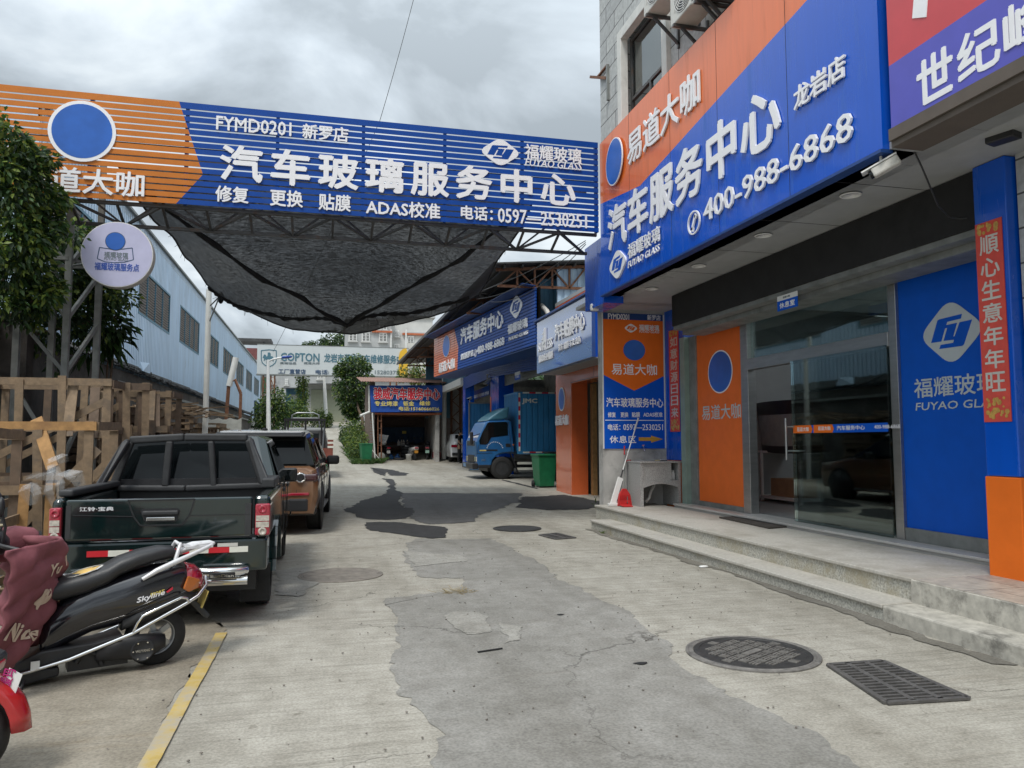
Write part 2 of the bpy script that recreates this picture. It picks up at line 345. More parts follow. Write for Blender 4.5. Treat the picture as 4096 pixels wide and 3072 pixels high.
# the emblem: rounded white diamond with an F and a Y-like stroke
F_SH = [(-.72,-.28),(-.44,.30),(-.36,.36),(.42,.44),(.36,.31),(-.10,.25),(-.14,.15),(.24,.20),(.08,-.10),(.02,-.22),(-.26,-.25),(-.12,.06),(-.21,.05),(-.36,-.25)]
Y_SH = [(-.42,-.46),(-.36,-.34),(.12,-.28),(.17,-.17),(.02,-.22),(.08,-.10),(.12,-.10),(.30,.22),(.72,.28),(.42,-.32),(.34,-.38)]
def emblem(O, U, W, hw, hh, parent, bgm='panel_blue', fgm='letter_white', depth=.02, name='emblem'):
    U, W = V(U).normalized(), V(W).normalized(); n = U.cross(W); O = V(O)
    mb = MB(); P = lambda x,y,z=0: O+U*(x*hw)+W*(y*hh)+n*z
    mb.prism([O+U*x+W*y for x,y in rounded_diamond(hw,hh)], n*depth)
    mb.mi(1)
    px_ = [(252,645),(365,365),(395,350),(730,282),(712,338),(512,380),(495,418),(655,388),(590,553),(610,550),(690,382),(868,347),(740,640),(715,660),(375,713),(397,662),(585,628),(600,592),(443,612),(508,452),(475,460),(410,620)]
    mb.prism([P((x-555)/453, (502-75*(x-555)/453-y)/378, depth+.0005) for x,y in px_], n*.0015)
    return mb.build(name, [fgm,bgm], parent)
def disc(O, U, W, rx, ry, parent, m='disc_blue', ring='letter_white', depth=.02, name='round_emblem', rw=.12):
    U, W = V(U).normalized(), V(W).normalized(); n = U.cross(W); O = V(O); k = 40
    e = lambda s,z: [O+U*(math.cos(2*math.pi*i/k)*rx*s)+W*(math.sin(2*math.pi*i/k)*ry*s)+n*z for i in range(k)]
    mb = MB(); mb.prism(e(1,0), n*depth); mb.mi(1); mb.prism(e(1-rw,depth+.0005), n*.002)
    return mb.build(name, [ring,m], parent)
XA, YA, ZA = V((1,0,0)), V((0,1,0)), V((0,0,1))
# ------------------------------------------------------------------ special surface materials
def nodes_mat(name):
    m = bpy.data.materials.new(name); m.use_nodes = True; MATS[name] = m
    return m, m.node_tree.nodes, m.node_tree.links
def brickmat(name, c1, c2, mortar, bw, bh, ms=.012, axes='YZ', rough=.85, bump=.5):
    m, N, L = nodes_mat(name); b = N['Principled BSDF']; b.inputs['Roughness'].default_value = rough
    tc = N.new('ShaderNodeTexCoord'); sp = N.new('ShaderNodeSeparateXYZ'); L.new(tc.outputs['Object'], sp.inputs[0])
    cb = N.new('ShaderNodeCombineXYZ'); L.new(sp.outputs['XYZ'.index(axes[0])], cb.inputs[0]); L.new(sp.outputs['XYZ'.index(axes[1])], cb.inputs[1])
    br = N.new('ShaderNodeTexBrick'); L.new(cb.outputs[0], br.inputs['Vector']); br.inputs['Scale'].default_value = 1
    br.inputs['Brick Width'].default_value = bw; br.inputs['Row Height'].default_value = bh; br.inputs['Mortar Size'].default_value = ms
    br.inputs['Color1'].default_value = (*c1,1); br.inputs['Color2'].default_value = (*c2,1); br.inputs['Mortar'].default_value = (*mortar,1); br.inputs['Mortar Smooth'].default_value = .3
    n = N.new('ShaderNodeTexNoise'); n.inputs['Scale'].default_value = 14; n.inputs['Detail'].default_value = 8; L.new(tc.outputs['Object'], n.inputs['Vector'])
    mr = N.new('ShaderNodeMapRange'); mr.inputs['To Min'].default_value = .55; mr.inputs['To Max'].default_value = 1.4; L.new(n.outputs[0], mr.inputs[0])
    mx = N.new('ShaderNodeVectorMath'); mx.operation = 'SCALE'; L.new(br.outputs[0], mx.inputs[0]); L.new(mr.outputs[0], mx.inputs['Scale']); L.new(mx.outputs[0], b.inputs['Base Color'])
    bp = N.new('ShaderNodeBump'); bp.inputs['Strength'].default_value = bump; bp.inputs['Distance'].default_value = .01; bp.invert = True; L.new(br.outputs['Fac'], bp.inputs['Height'])
    n2 = N.new('ShaderNodeTexNoise'); n2.inputs['Scale'].default_value = 40; L.new(tc.outputs['Object'], n2.inputs['Vector'])
    bp2 = N.new('ShaderNodeBump'); bp2.inputs['Strength'].default_value = .35; bp2.inputs['Distance'].default_value = .01; L.new(n2.outputs[0], bp2.inputs['Height']); L.new(bp.outputs[0], bp2.inputs['Normal']); L.new(bp2.outputs[0], b.inputs['Normal'])
brickmat('granite_block', (.38,.39,.39), (.46,.47,.46), (.09,.09,.09), .8, .30, .010)
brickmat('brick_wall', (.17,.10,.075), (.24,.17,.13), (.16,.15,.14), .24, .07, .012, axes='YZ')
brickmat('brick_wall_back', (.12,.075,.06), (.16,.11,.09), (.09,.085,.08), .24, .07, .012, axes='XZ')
brickmat('tile_floor', (.38,.34,.29), (.42,.38,.32), (.16,.14,.12), .6, .6, .008, axes='XY', rough=.45, bump=.3)
def concrete(name, base, dark, broom, brown=.0, lines=28., rough=.85):
    m, N, L = nodes_mat(name); b = N['Principled BSDF']; b.inputs['Roughness'].default_value = rough; b.inputs['Specular IOR Level'].default_value = .3
    g = N.new('ShaderNodeNewGeometry')
    def noise(sc, det=8, r=.6, st=None):
        n = N.new('ShaderNodeTexNoise'); n.inputs['Scale'].default_value = sc; n.inputs['Detail'].default_value = det; n.inputs['Roughness'].default_value = r
        if st:
            mp = N.new('ShaderNodeMapping'); mp.inputs['Scale'].default_value = st; mp.inputs['Rotation'].default_value = (0,0,-.13); L.new(g.outputs['Position'], mp.inputs[0]); L.new(mp.outputs[0], n.inputs['Vector'])
        else: L.new(g.outputs['Position'], n.inputs['Vector'])
        return n
    def ramp(src, p0, p1, c0, c1):
        r = N.new('ShaderNodeValToRGB'); L.new(src, r.inputs[0]); r.color_ramp.elements[0].position = p0; r.color_ramp.elements[1].position = p1
        r.color_ramp.elements[0].color = (*c0,1); r.color_ramp.elements[1].color = (*c1,1); return r
    def mul(a, bb, f=1.):
        x = N.new('ShaderNodeMix'); x.data_type = 'RGBA'; x.blend_type = 'MULTIPLY'; x.inputs['Factor'].default_value = f; L.new(a, x.inputs['A']); L.new(bb, x.inputs['B']); return x.outputs['Result']
    c = ramp(noise(.55, 9, .65).outputs[0], .35, .68, dark, base).outputs[0]
    c = mul(c, ramp(noise(4.5, 8, .7).outputs[0], .3, .7, (.72,.71,.69), (1.08,1.08,1.08)).outputs[0])
    c = mul(c, ramp(noise(60, 4, .6).outputs[0], .32, .62, (.66,.66,.66), (1.1,1.1,1.1)).outputs[0], .8)
    c = mul(c, ramp(noise(1.3, 10, .75, (.35,1.4,1)).outputs[0], .56, .75, (1,1,1), (.70-brown*.1,.66-brown*.2,.62-brown*.35)).outputs[0])
    c = mul(c, ramp(noise(1.0, 6, .6, (1.3,.10,1)).outputs[0], .45, .66, (1,1,1), (.80,.79,.77)).outputs[0])
    c = mul(c, ramp(noise(7, 5, .55).outputs[0], .66, .71, (1,1,1), (.70,.69,.67)).outputs[0])
    v = N.new('ShaderNodeTexVoronoi'); v.feature = 'DISTANCE_TO_EDGE'; v.inputs['Scale'].default_value = .42
    nd = noise(1.6, 6, .6); ad = N.new('ShaderNodeVectorMath'); ad.operation = 'MULTIPLY_ADD'; ad.inputs[1].default_value = (.8,.8,0); L.new(nd.outputs['Color'], ad.inputs[0]); L.new(g.outputs['Position'], ad.inputs[2]); L.new(ad.outputs[0], v.inputs['Vector'])
    crk = ramp(v.outputs['Distance'], .0, .004, (.35,.34,.33), (1,1,1)).outputs[0]
    mk = ramp(noise(.22, 3).outputs[0], .50, .56, (0,0,0), (1,1,1)).outputs[0]
    x = N.new('ShaderNodeMix'); x.data_type = 'RGBA'; x.inputs['A'].default_value = (1,1,1,1); L.new(mk, x.inputs['Factor']); L.new(crk, x.inputs['B']); c = mul(c, x.outputs['Result'])
    bp = N.new('ShaderNodeBump'); bp.inputs['Strength'].default_value = .3; bp.inputs['Distance'].default_value = .006
    n5 = noise(90, 4); h = n5.outputs[0]
    if broom:
        st = noise(lines, 3, .65, (.03,1,1)); st2 = ramp(st.outputs[0], .36, .50, (.50,.49,.47), (1,1,1)).outputs[0]
        mk2 = ramp(noise(.45, 5, .6).outputs[0], .38, .60, (.25,.25,.25), (1,1,1)).outputs[0]
        y = N.new('ShaderNodeMix'); y.data_type = 'RGBA'; y.inputs['A'].default_value = (1,1,1,1); L.new(mk2, y.inputs['Factor']); L.new(st2, y.inputs['B']); c = mul(c, y.outputs['Result'], broom)
        am = N.new('ShaderNodeMath'); am.operation = 'MULTIPLY_ADD'; am.inputs[1].default_value = 2.; L.new(st.outputs[0], am.inputs[0]); L.new(n5.outputs[0], am.inputs[2]); h = am.outputs[0]
    L.new(h, bp.inputs['Height']); L.new(bp.outputs[0], b.inputs['Normal']); L.new(c, b.inputs['Base Color'])
    return m
concrete('concrete_light', (.475,.455,.40), (.375,.355,.305), .5); concrete('concrete_pale', (.39,.38,.345), (.33,.32,.29), .1)
concrete('concrete_tan', (.40,.365,.30), (.31,.28,.225), .3, brown=.6)
concrete('concrete_grey', (.335,.325,.30), (.265,.258,.235), 0)
concrete('asphalt_mid', (.14,.14,.14), (.115,.115,.115), 0)
concrete('asphalt_dark', (.055,.055,.057), (.043,.043,.045), 0)
concrete('concrete_fringe', (.40,.385,.345), (.31,.30,.27), .2); concrete('concrete_grime', (.25,.235,.20), (.17,.16,.14), 0); mat('yellow_worn', (.47,.34,.10), .8, var=.18, scale=9, dirt=(.35,.31,.235), dscale=4.5, dth=.42)
concrete('far_concrete', (.42,.41,.38), (.30,.29,.27), .35, lines=6)

# ------------------------------------------------------------------ ground
def ground_sheet(name, poly, m, off, jit=.0, step=.05, grow=0.):
    from mathutils import noise as MN
    pts = []; n = len(poly); rnd = random.Random(len(poly)*7+int(off*1000))
    area = sum(poly[i].x*poly[(i+1)%n].y-poly[(i+1)%n].x*poly[i].y for i in range(n)); sg_ = 1 if area > 0 else -1
    if grow: poly = [poly[i]+V(((poly[(i+1)%n]-poly[i-1]).y*sg_,-(poly[(i+1)%n]-poly[i-1]).x*sg_,0)).normalized()*grow for i in range(n)]
    for i in range(n):
        a, b = poly[i], poly[(i+1)%n]; k = max(1, int((b-a).length/step))
        for j in range(k):
            p = a.lerp(b, j/k); q = V((p.x*1.3,p.y*1.3,off*900)); w_ = MN.noise_vector(q)*jit*2.6+MN.noise_vector(q*5)*jit*1.1+MN.noise_vector(q*17)*jit*.6; pts.append(V((p.x+w_.x, p.y+w_.y*1.4, 0)))
    bm = bmesh.new(); vs = [bm.verts.new(p) for p in pts]; bm.faces.new(vs)
    bmesh.ops.triangulate(bm, faces=bm.faces[:])
    for (Y,_) in GP:
        bmesh.ops.bisect_plane(bm, geom=bm.verts[:]+bm.edges[:]+bm.faces[:], plane_co=(0,Y,0), plane_no=(0,1,0))
    for v in bm.verts: v.co.z = gh(v.co.y)+off
    bmesh.ops.recalc_face_normals(bm, faces=bm.faces)
    for f in bm.faces:
        if f.normal.z < 0: f.normal_flip()
    me = bpy.data.meshes.new(name); bm.to_mesh(me); bm.free(); me.materials.append(MATS[m])
    o = bpy.data.objects.new(name, me); COL.objects.link(o); o['_p'] = (0,0,0); o['_a'] = 0.; return struct(o)
mb = MB(); xs = [-300,-60,-20,-8,-4,0,4,8,20,60,300]; ys = sorted({a for a,_ in GP}|{0,2,6,10,15,21,28,36,43,53,67,120,200})
mb.add([(x,y,gh(y)) for y in ys for x in xs], [(j*len(xs)+i, j*len(xs)+i+1, (j+1)*len(xs)+i+1, (j+1)*len(xs)+i) for j in range(len(ys)-1) for i in range(len(xs)-1)])
struct(mb.build('ground', 'concrete_light'))
C2 = lambda zx,zy: ((1100+zx*.6329)/S, (1800+zy*.6329)/S)
GX = lambda l: [onG(*p) for p in l]
STRIP = GX([(1065,1163),(1180,1230),(1290,1290),(1400,1345),(1450,1390),(1470,1440),(1560,1500),(1640,1530),(1760,1590),(1850,1658),(1900,1720),(946,1720),(938,1610),(892,1525),(868,1440),(872,1370),(842,1300),(990,1275),(1010,1250),(905,1245),(870,1195),(905,1165)])
ground_sheet('concrete_strip', STRIP, 'concrete_grey', .004, .05)
ground_sheet('parking_apron', GX([(-400,1720),(285,1720),(420,1440),(478,1376),(470,1340),(300,1300),(-300,1300)]), 'concrete_tan', .004, .05)
a_, b_ = onG(318,1659), onG(478,1370); d_ = (b_-a_).normalized(); s_ = V((d_.y,-d_.x,0))*.042
a_ = a_-d_*1.2
ground_sheet('yellow_line', [a_-s_, a_+s_, b_+s_, b_-s_], 'yellow_worn', .012, .003, .06)
ground_sheet('grime_strip', [V((4.40,4.3,0)),V((4.57,4.3,0)),V((4.57,12.6,0)),V((4.43,12.6,0))], 'concrete_grime', .0065, .05)
ground_sheet('dark_stain', GX([(600,1235),(660,1225),(690,1260),(640,1290),(590,1285)]), 'concrete_pale', .0066, .05)
ground_sheet('asphalt_patch', GX([C2(*p) for p in [(690,272),(1560,275),(1540,330),(1300,400),(1250,452),(1000,472),(860,440),(790,300)]]), 'asphalt_mid', .0072, .05)
ground_sheet('dark_patch', GX([C2(*p) for p in [(680,180),(735,185),(745,215),(770,250),(800,288),(798,340),(820,365),(880,370),(858,438),(690,447),(560,435),(440,392),(450,370),(540,322),(690,292),(725,240)]]), 'asphalt_dark', .008, .05)
ground_sheet('dark_patch', GX([C2(*p) for p in [(580,460),(760,460),(960,478),(1060,490),(1095,512),(1085,555),(1000,563),(860,550),(740,530),(580,505)]]), 'asphalt_dark', .0082, .035)
ground_sheet('dark_patch', GX([C2(*p) for p in [(1560,300),(1840,285),(2060,325),(2065,352),(1980,375),(1700,385),(1520,365)]]), 'asphalt_dark', .0084, .06)
ground_sheet('dark_patch', GX([C2(*p) for p in [(600,112),(740,126),(840,150),(830,163),(735,162),(700,140),(690,165),(640,150)]]), 'asphalt_dark', .0086, .06)
ground_sheet('dark_seam', GX([C2(*p) for p in [(1440,188),(1660,240),(1650,247),(1430,192)]]), 'asphalt_dark', .006, .02)
# pale scaled spot in the grey strip
ground_sheet('worn_spot', GX([(960,1335),(1010,1325),(1050,1335),(1060,1365),(1010,1372)]), 'concrete_pale', .008, .05, .03)
ground_sheet('worn_spot', GX([(1075,1345),(1120,1350),(1118,1385),(1085,1392)]), 'concrete_pale', .0081, .04, .03)
ground_sheet('worn_spot', GX([(880,1190),(1000,1200),(1010,1215),(890,1225)]), 'concrete_pale', .0082, .035, .03)

# ------------------------------------------------------------------ manholes and drains
def manhole(c, r, label, m='cast_iron', detail=True, rz=.3):
    t = thing('manhole_cover', label, 'manhole cover', c, rz, 'manhole covers in the road')
    mb = MB()
    mb.lathe([(r,-.02),(r,.006),(r*.965,.010),(r*.95,.006),(r*.93,.006),(r*.915,.010),(r*.89,.010),(r*.88,.006)], V(c), 44, smooth=False, cap=False); mb.build('frame_ring', 'iron_worn' if detail else m, t)
    mb = MB(); mb.lathe([(r*.875,-.02),(r*.875,.007),(r*.86,.011),(r*.80,.011),(r*.79,.006),(.001,.006)], V(c), 44, smooth=False)
    if detail:
        mb.mi(1); p = r*.17; k = int(r/p)+1
        for i in range(-k,k+1):
            for j in range(-k,k+1):
                x, y = i*p, j*p
                if math.hypot(x,y) > r*.70: continue
                if abs(i) <= 1 and j == 0: continue
                for q in (-1,0,1):
                    dd = (p*.82,p*.17,.006) if (i+j)%2 else (p*.17,p*.82,.006)
                    o = (0,q*p*.29) if (i+j)%2 else (q*p*.29,0)
                    v = rotz(V((x+o[0],y+o[1],0)), rz); mb.box(V(c)+v+V((0,0,.009)), dd, rz)
        v = V((0,0,.009)); mb.box(V(c)+v, (p*2.6,p*.7,.006), rz)
    mb.build('cover_plate', ['cast_iron' if detail else m,'iron_worn'], t); return t
c_ = onG(1625,1412); c_.z = gh(c_.y)+.004; manhole(c_, .46, 'dark iron manhole cover with raised basket pattern beside the long drain grate', rz=.5)
c_ = onG(1117,1142); c_.z = gh(c_.y)+.004; manhole(c_, .42, 'dark flat manhole cover near the small far drain grate', 'cast_iron', False)
c_ = onG(736,1243); c_.z = gh(c_.y)+.004; manhole(c_, .47, 'dusty brown manhole cover beside the pickup rear wheel', 'cast_iron_dusty', False)
mat('iron_dark', (.11,.105,.10), .6, .2, var=.3, scale=20, dirt=(.2,.18,.15), dscale=8, dth=.6)
def drain(P, label, nx, ny):
    c = sum(P, V())/4; c.z = gh(c.y); t = thing('drain_grate', label, 'drain grate', c, 0, 'drain grates in the road')
    A = [V((p.x,p.y,gh(p.y))) for p in P]; P3 = lambda u,v,z=0: (A[0]*(1-u)+A[1]*u)*(1-v)+(A[3]*(1-u)+A[2]*u)*v+V((0,0,z))
    MB().quad(P3(0,0,.005),P3(1,0,.005),P3(1,1,.005),P3(0,1,.005)).build('pit', 'hole_black', t)  # black sheet above the road, painting the unlit depth under the bars
    mb = MB()
    for j in range(ny+1): v = j/ny; mb.bar(P3(0,v,.012), P3(1,v,.012), .035, .014)
    for u in (0,1): mb.bar(P3(u,0,.012), P3(u,1,.012), .035, .014)
    for i in range(1,nx): mb.bar(P3(i/nx,0,.0115), P3(i/nx,1,.0115), .020, .012)
    mb.build('grate', 'iron_dark', t)
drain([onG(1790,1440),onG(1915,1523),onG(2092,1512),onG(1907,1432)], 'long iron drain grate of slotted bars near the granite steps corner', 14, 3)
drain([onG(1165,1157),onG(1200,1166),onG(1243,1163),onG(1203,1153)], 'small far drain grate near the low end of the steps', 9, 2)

# ------------------------------------------------------------------ shop on the right: building
XF, XS, XP = 6.36, 4.55, 5.0
YW_ = 13.3; Z8_ = lambda zx,zy: ((2300+.6028*zx)/S,(1150+.6028*zy)/S); XPI = onY(*Z8_(599,600),YW_).x; XWL = onY(*Z8_(184,600),YW_).x      # glazing plane, sign plane, platform edge
Z4 = lambda zx,zy: ((2600+zx*.6763)/S, (1200+zy*.6763)/S)
yF = lambda zx,zy: onX(*Z4(zx,zy), XF).y
shop = thing('shop_building', 'grey granite faced shop building with glazed ground floor above granite steps', 'building', (6.2,8,0))
YE, YN = 12.72, -8.     # far end of the wall, near end (behind the camera)
# upper wall, with window opening
wy0, wy1 = onX(*F2(2300+440*.4219,1215*.4219*.6), 4.85).y, onX(*F2(2300+900*.4219, 300*.4219), 4.85).y   # window outer
Z3 = lambda zx,zy: ((2300+.812*zx)/S, .812*zy/S)
ZW = lambda zx,zy: ((2300+.4219*zx)/S, .4219*zy/S)
XW = 4.85
ya, yb = onX(*ZW(436,800),XW).y, onX(*ZW(907,500),XW).y; zt = onX(*ZW(432,330),XW).z
zb = 5.2
mb = MB(); mb.bb((XW,YE,3.95),(XW+.25,ya,14)); mb.bb((XW,ya,3.95),(XW+.25,yb,zb)); mb.bb((XW,ya,zt),(XW+.25,yb,14)); mb.bb((XW,yb,3.95),(XW+.25,YN,14)); mb.bb((XW+.25,YE,3.95),(XW+9,YE-.25,14)); mb.bb((XW+.25,YE-.25,13.8),(XW+9,YN,14))
mb.build('upper_wall', 'granite_block', shop)
win = MB(); t_ = .17
win.bb((XW-.07,ya,zb),(XW+.06,ya-t_,zt)); win.bb((XW-.07,yb+t_,zb),(XW+.06,yb,zt)); win.bb((XW-.07,ya-t_,zt-t_),(XW+.06,yb+t_,zt)); win.bb((XW-.07,ya-t_,zb),(XW+.06,yb+t_,zb+t_))
wo = win.build('window', 'wall_white', shop, bevel=.008)
fr = MB(); fw = .05; i0, i1 = ya-t_, yb+t_; zm = zb+(zt-zb)*.62; mid = (i0+i1)/2
for (a,b) in (((i0,zb+t_),(i0-fw,zt-t_)),((i1+fw,zb+t_),(i1,zt-t_)),((i0-fw,zt-t_-fw),(i1+fw,zt-t_)),((i0-fw,zm-fw/2),(i1+fw,zm+fw/2)),((mid+.025,zb+t_),(mid-.025,zm-fw/2))): fr.bb((XW+.1,a[0],a[1]),(XW+.16,b[0],b[1]))
fr.build('frame', 'dark_steel', wo)
MB().bb((XW+.125,mid-.02,zb+t_),(XW+.135,i1+fw,zm-.02)).bb((XW+.125,i0-fw,zm+.02),(XW+.135,i1+fw,zt-t_-fw)).build('pane', 'window_glass', wo)
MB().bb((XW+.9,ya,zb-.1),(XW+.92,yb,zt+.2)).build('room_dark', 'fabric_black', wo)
# ground floor: soffit, back walls, interior
SZ = 3.95
mb = MB(); mb.bb((4.62,YW_+.24,SZ),(6.7,YN,SZ+.06)); mb.mi(1)
for (a,b) in ((1540,507),(1080,750),(755,937),(470,1075)):
    y = onZ((2300+a*.6329)/S,(400+b*.6329)/S,SZ).y; mb.bb((4.63,y-.004,SZ-.002),(5.75,y+.004,SZ+.01))
mb.build('soffit', ['soffit_grey','cable'], shop)
for (a,b) in ((1742,594),(1190,850),(783,1044),(486,1189)):
    c = onZ((2300+a*.6329)/S,(400+b*.6329)/S,SZ); m_ = MB(); m_.lathe([(.105,-.012),(.10,-.02),(.085,-.02),(.08,-.008),(.001,-.008)], c, 28); m_.build('downlight', 'white_plastic', shop)
# shutter housing
bx0 = 5.72
mb = MB(); zb1 = 3.34
ysb = onX((2300+612*.6329)/S,(400+1300*.6329)/S,bx0).y; ysn = onX(2125,900,5.66).y+.02
mb.bb((bx0,ysb,zb1+.08),(6.35,ysn,SZ-.01)); hb = mb.build('shutter_box', 'fabric_black', shop)
MB().bb((bx0+.02,ysb-.01,zb1+.015),(6.34,ysn+.01,zb1+.078)).bb((bx0+.18,ysb-.02,zb1-.06),(6.3,ysn+.02,zb1+.013)).build('shutter_guide', 'grey_steel', shop)
zg = onX(*Z4(1000,60),XF).z
# facade frame verticals
y_g0, y_g1 = yF(218,700), yF(245,700)
y_o0, y_o1 = yF(285,700), yF(556,700)
y_m0, y_m1 = yF(556,700), yF(598,700)
y_r0, y_r1 = yF(1447,700), yF(1495,700)
y_b1 = Yq0_b = onX(2125,900,5.66).y-.1
zs = .39; zt1 = onX(*Z4(560,355),XF).z; zt0 = onX(*Z4(560,420),XF).z; zT = zb1
mb = MB(); mb.bb((XF-.12,y_g0,zs),(XF+.05,y_g1,zT)); mb.build('shutter_post', mat('post_green',(.25,.33,.29),.5,.2), shop)
mb = MB()
mb.bb((XF-.04,y_m0,zs),(XF+.10,y_m1,zT)); mb.bb((XF-.04,y_r0,zs),(XF+.10,y_r1,zT)); mb.bb((XF-.05,y_m1,zt0),(XF+.08,y_r0,zt1))
mb.build('steel_frame', 'steel', shop, bevel=.006)
mb = MB(); zf = .47
mb.bb((XF-.03,y_g1-.002,zs),(XF+.04,y_m0+.002,zf)); mb.bb((XF-.03,y_g1-.002,zf),(XF+.04,y_o0,zT))
mb.build('kick_rail', 'grey_steel', shop, bevel=.004); MB().bb((XF-.03,y_r1-.002,zs),(XF+.04,y_b1,zf+.06)).build('kick_rail', 'grey_steel', shop, bevel=.004)
of = MB().bb((XF,y_o0-.001,zf),(XF+.03,y_o1+.001,zT)).build('side_light', 'film_orange', shop)
bf = MB().bb((XF,y_r1-.001,zf+.06),(XF+.03,y_b1,zT)).build('side_light', 'film_blue', shop)
bf['label'] = 'blue filmed pane'; of['label'] = 'orange filmed pane'
pf = lambda x,y: onX(x,y,XF-.002); UF, WF = -YA, ZA
disc(pf(*Z4(414,424)), UF, WF, abs(pf(*Z4(485,424)).y-pf(*Z4(340,424)).y)/2, (pf(*Z4(414,300)).z-pf(*Z4(414,556)).z)/2, of, rw=.06, depth=.003)
letter_px('易道大咖', pf, Z4(308,712), Z4(536,605), UF, WF, of, m='film_grey', depth=.002, bold=.012)
cc = pf(*Z4(1780,190)); emblem(cc, UF, WF, cc.y-pf(*Z4(1970,150)).y, pf(*Z4(1790,0)).z-cc.z-.0, bf, 'film_blue', 'film_grey', .003)
wl = letter_px('福耀玻璃', pf, Z4(1565,582), Z4(2060,415), UF, WF, bf, m='film_grey', depth=.002, bold=.015)
letter_px('FUYAO GLASS', pf, Z4(1572,655), Z4(2100,575), UF, WF, bf, m='film_grey', depth=.002, bold=.02, shear=.15)
# glass: transom, fixed leaf and the sliding leaf
MB().bb((XF+.02,y_m1,zt1),(XF+.03,y_r0,zT)).build('transom_pane', 'shop_glass', shop)
y_s = onX(*Z4(845,900),XF-.06).y; y_e = yF(1340,900)
lf = MB().bb((XF-.066,y_s,zs+.01),(XF-.054,y_r0+.02,zt0+.02)).build('sliding_door', 'shop_glass', shop)
y_j = yF(985,900)
MB().bb((XF+.03,y_j,zs+.01),(XF+.042,y_r0-.001,zt0-.002)).build('fixed_pane', 'shop_glass', shop)
mb = MB(); h0, h1 = onX(*Z4(838,700),XF-.066), onX(*Z4(850,945),XF-.066)
for sx in (-.14,.05): mb.tube([(XF-.06+sx,y_s-.06,h1.z),(XF-.06+sx,y_s-.06,h0.z)], .016, 10)
for z in (h1.z+.12,h0.z-.12): mb.tube([(XF-.2,y_s-.06,z),(XF-.01,y_s-.06,z)], .012, 8)
mb.build('handle', 'steel', lf)
pd = lambda x,y: onX(x,y,XF-.068)
z0, z1 = pd(*Z4(1040,785)).z, pd(*Z4(1040,737)).z; ystk = pd(*Z4(848,770)).y
mb = MB(); mb.bb((XF-.069,ystk,z0),(XF-.067,y_r0+.03,z1)); mb.mi(1)
for (xa,xb,yy) in ((848,962,766),(968,1088,760)):
    A, B = pd(*Z4(xa,yy)).y, pd(*Z4(xb,yy)).y; hz = (z0+z1)/2
    mb.prism([(XF-.0695,A,z0),(XF-.0695,B+.03,z0),(XF-.0695,B,hz),(XF-.0695,B+.03,z1),(XF-.0695,A,z1)], (-.0008,0,0))
stk = mb.build('sticker_strip', ['vinyl_blue','vinyl_orange'], lf)
ps = lambda x,y: onX(x,y,XF-.0705)
for (a,b) in (((870,778),(938,750)),((994,772),(1066,745))): letter_px('易道大咖', ps, Z4(*a), Z4(*b), UF, WF, lf, depth=.001, bold=.01)
letter_px('汽车服务中心', ps, Z4(1105,771), Z4(1270,739), UF, WF, lf, depth=.001)
letter_px('400-988-6868', ps, Z4(1327,762), Z4(1480,735), UF, WF, lf, depth=.001, bold=.012)
# interior
mb = MB(); RB = 11.0
mb.bb((XF+.1,13.0,.34),(RB,4.2,.385)); mb.build('interior_floor', 'interior_floor', shop)
mb = MB(); mb.bb((RB,13.0,.39),(RB+.2,4.2,SZ)); mb.bb((XF+.35,13.0,.39),(RB,12.8,SZ)); mb.bb((XF+.35,4.4,.39),(RB,4.2,SZ)); mb.build('interior_wall', 'interior_wall', shop)
# end wall with the poster, pillars
mb = MB(); mb.bb((XWL,YW_+.02,.2),(6.8,YW_+.24,SZ)); mb.build('end_wall', 'plaster_dirty', shop)
yp0, yp1 = 13.1, y_g0+.002
yq = onX(*Z4(160,800),5.98).y
mb = MB(); mb.bb((XPI,YW_+.01,1.14),(6.7,yp1,SZ-.002)); pb1 = mb.build('pillar', 'panel_blue', shop, bevel=.01); pb1['label'] = 'blue pillar with an orange foot beside the washbasin'
MB().bb((XPI-.005,YW_+.01,.28),(6.7,yp1,1.135)).build('orange_foot', 'vinyl_orange', pb1, bevel=.01)
# pillar by the right end of the glazing
Xq = 5.66; Yq0 = onX(2125,900,Xq).y
pr_ = onX(*F2(3000+1195*.9043,800+1220*.9043), Xq).y
zor = onX(*F2(3000+1060*.9043,800+1222*.9043), Xq).z
mb = MB(); mb.bb((Xq,Yq0,zor+.004),(Xq+.7,pr_,SZ-.004)); pb2 = mb.build('pillar', 'panel_blue', shop, bevel=.01); pb2['label'] = 'blue pillar with an orange foot at the near end of the glazing'
MB().bb((Xq-.01,Yq0+.01,.27),(Xq+.7,pr_-.01,zor)).build('orange_foot', 'vinyl_orange', pb2, bevel=.01)
MB().bb((Xq+.1,pr_-.02,.2),(Xq+.3,YN,SZ)).build('neighbour_wall', 'granite_block', shop)

# ------------------------------------------------------------------ steps
st = thing('granite_steps', 'two long granite steps running along the front of the shop', 'steps', (4.8,8,0))
ye = 12.62; yb1 = onZ(*F2(3526,2418),.14).y; yb2 = onZ(*F2(3640,2316),.33).y; yend = 4.12
MB().bb((4.53,ye,.105),(4.92,yb1,.14)).build('lower_tread', 'granite_top', st, bevel=.008)
MB().bb((4.555,ye-.01,-.15),(4.92,yb1+.002,.104)).build('lower_riser', 'granite', st)
MB().bb((4.53,yb1-.006,-.15),(4.92,yend,.135)).build('old_kerb', 'granite_old', st, bevel=.015)
MB().bb((4.87,YW_+.01,.295),(6.07,yb2,.33)).build('upper_tread', 'granite_top', st, bevel=.008)
MB().bb((4.895,YW_+.0,-.1),(6.06,yb2+.002,.294)).build('upper_riser', 'granite', st)
MB().bb((4.84,yb2-.006,-.1),(6.2,-6,.328)).build('tile_platform', 'granite_old', st, bevel=.006)
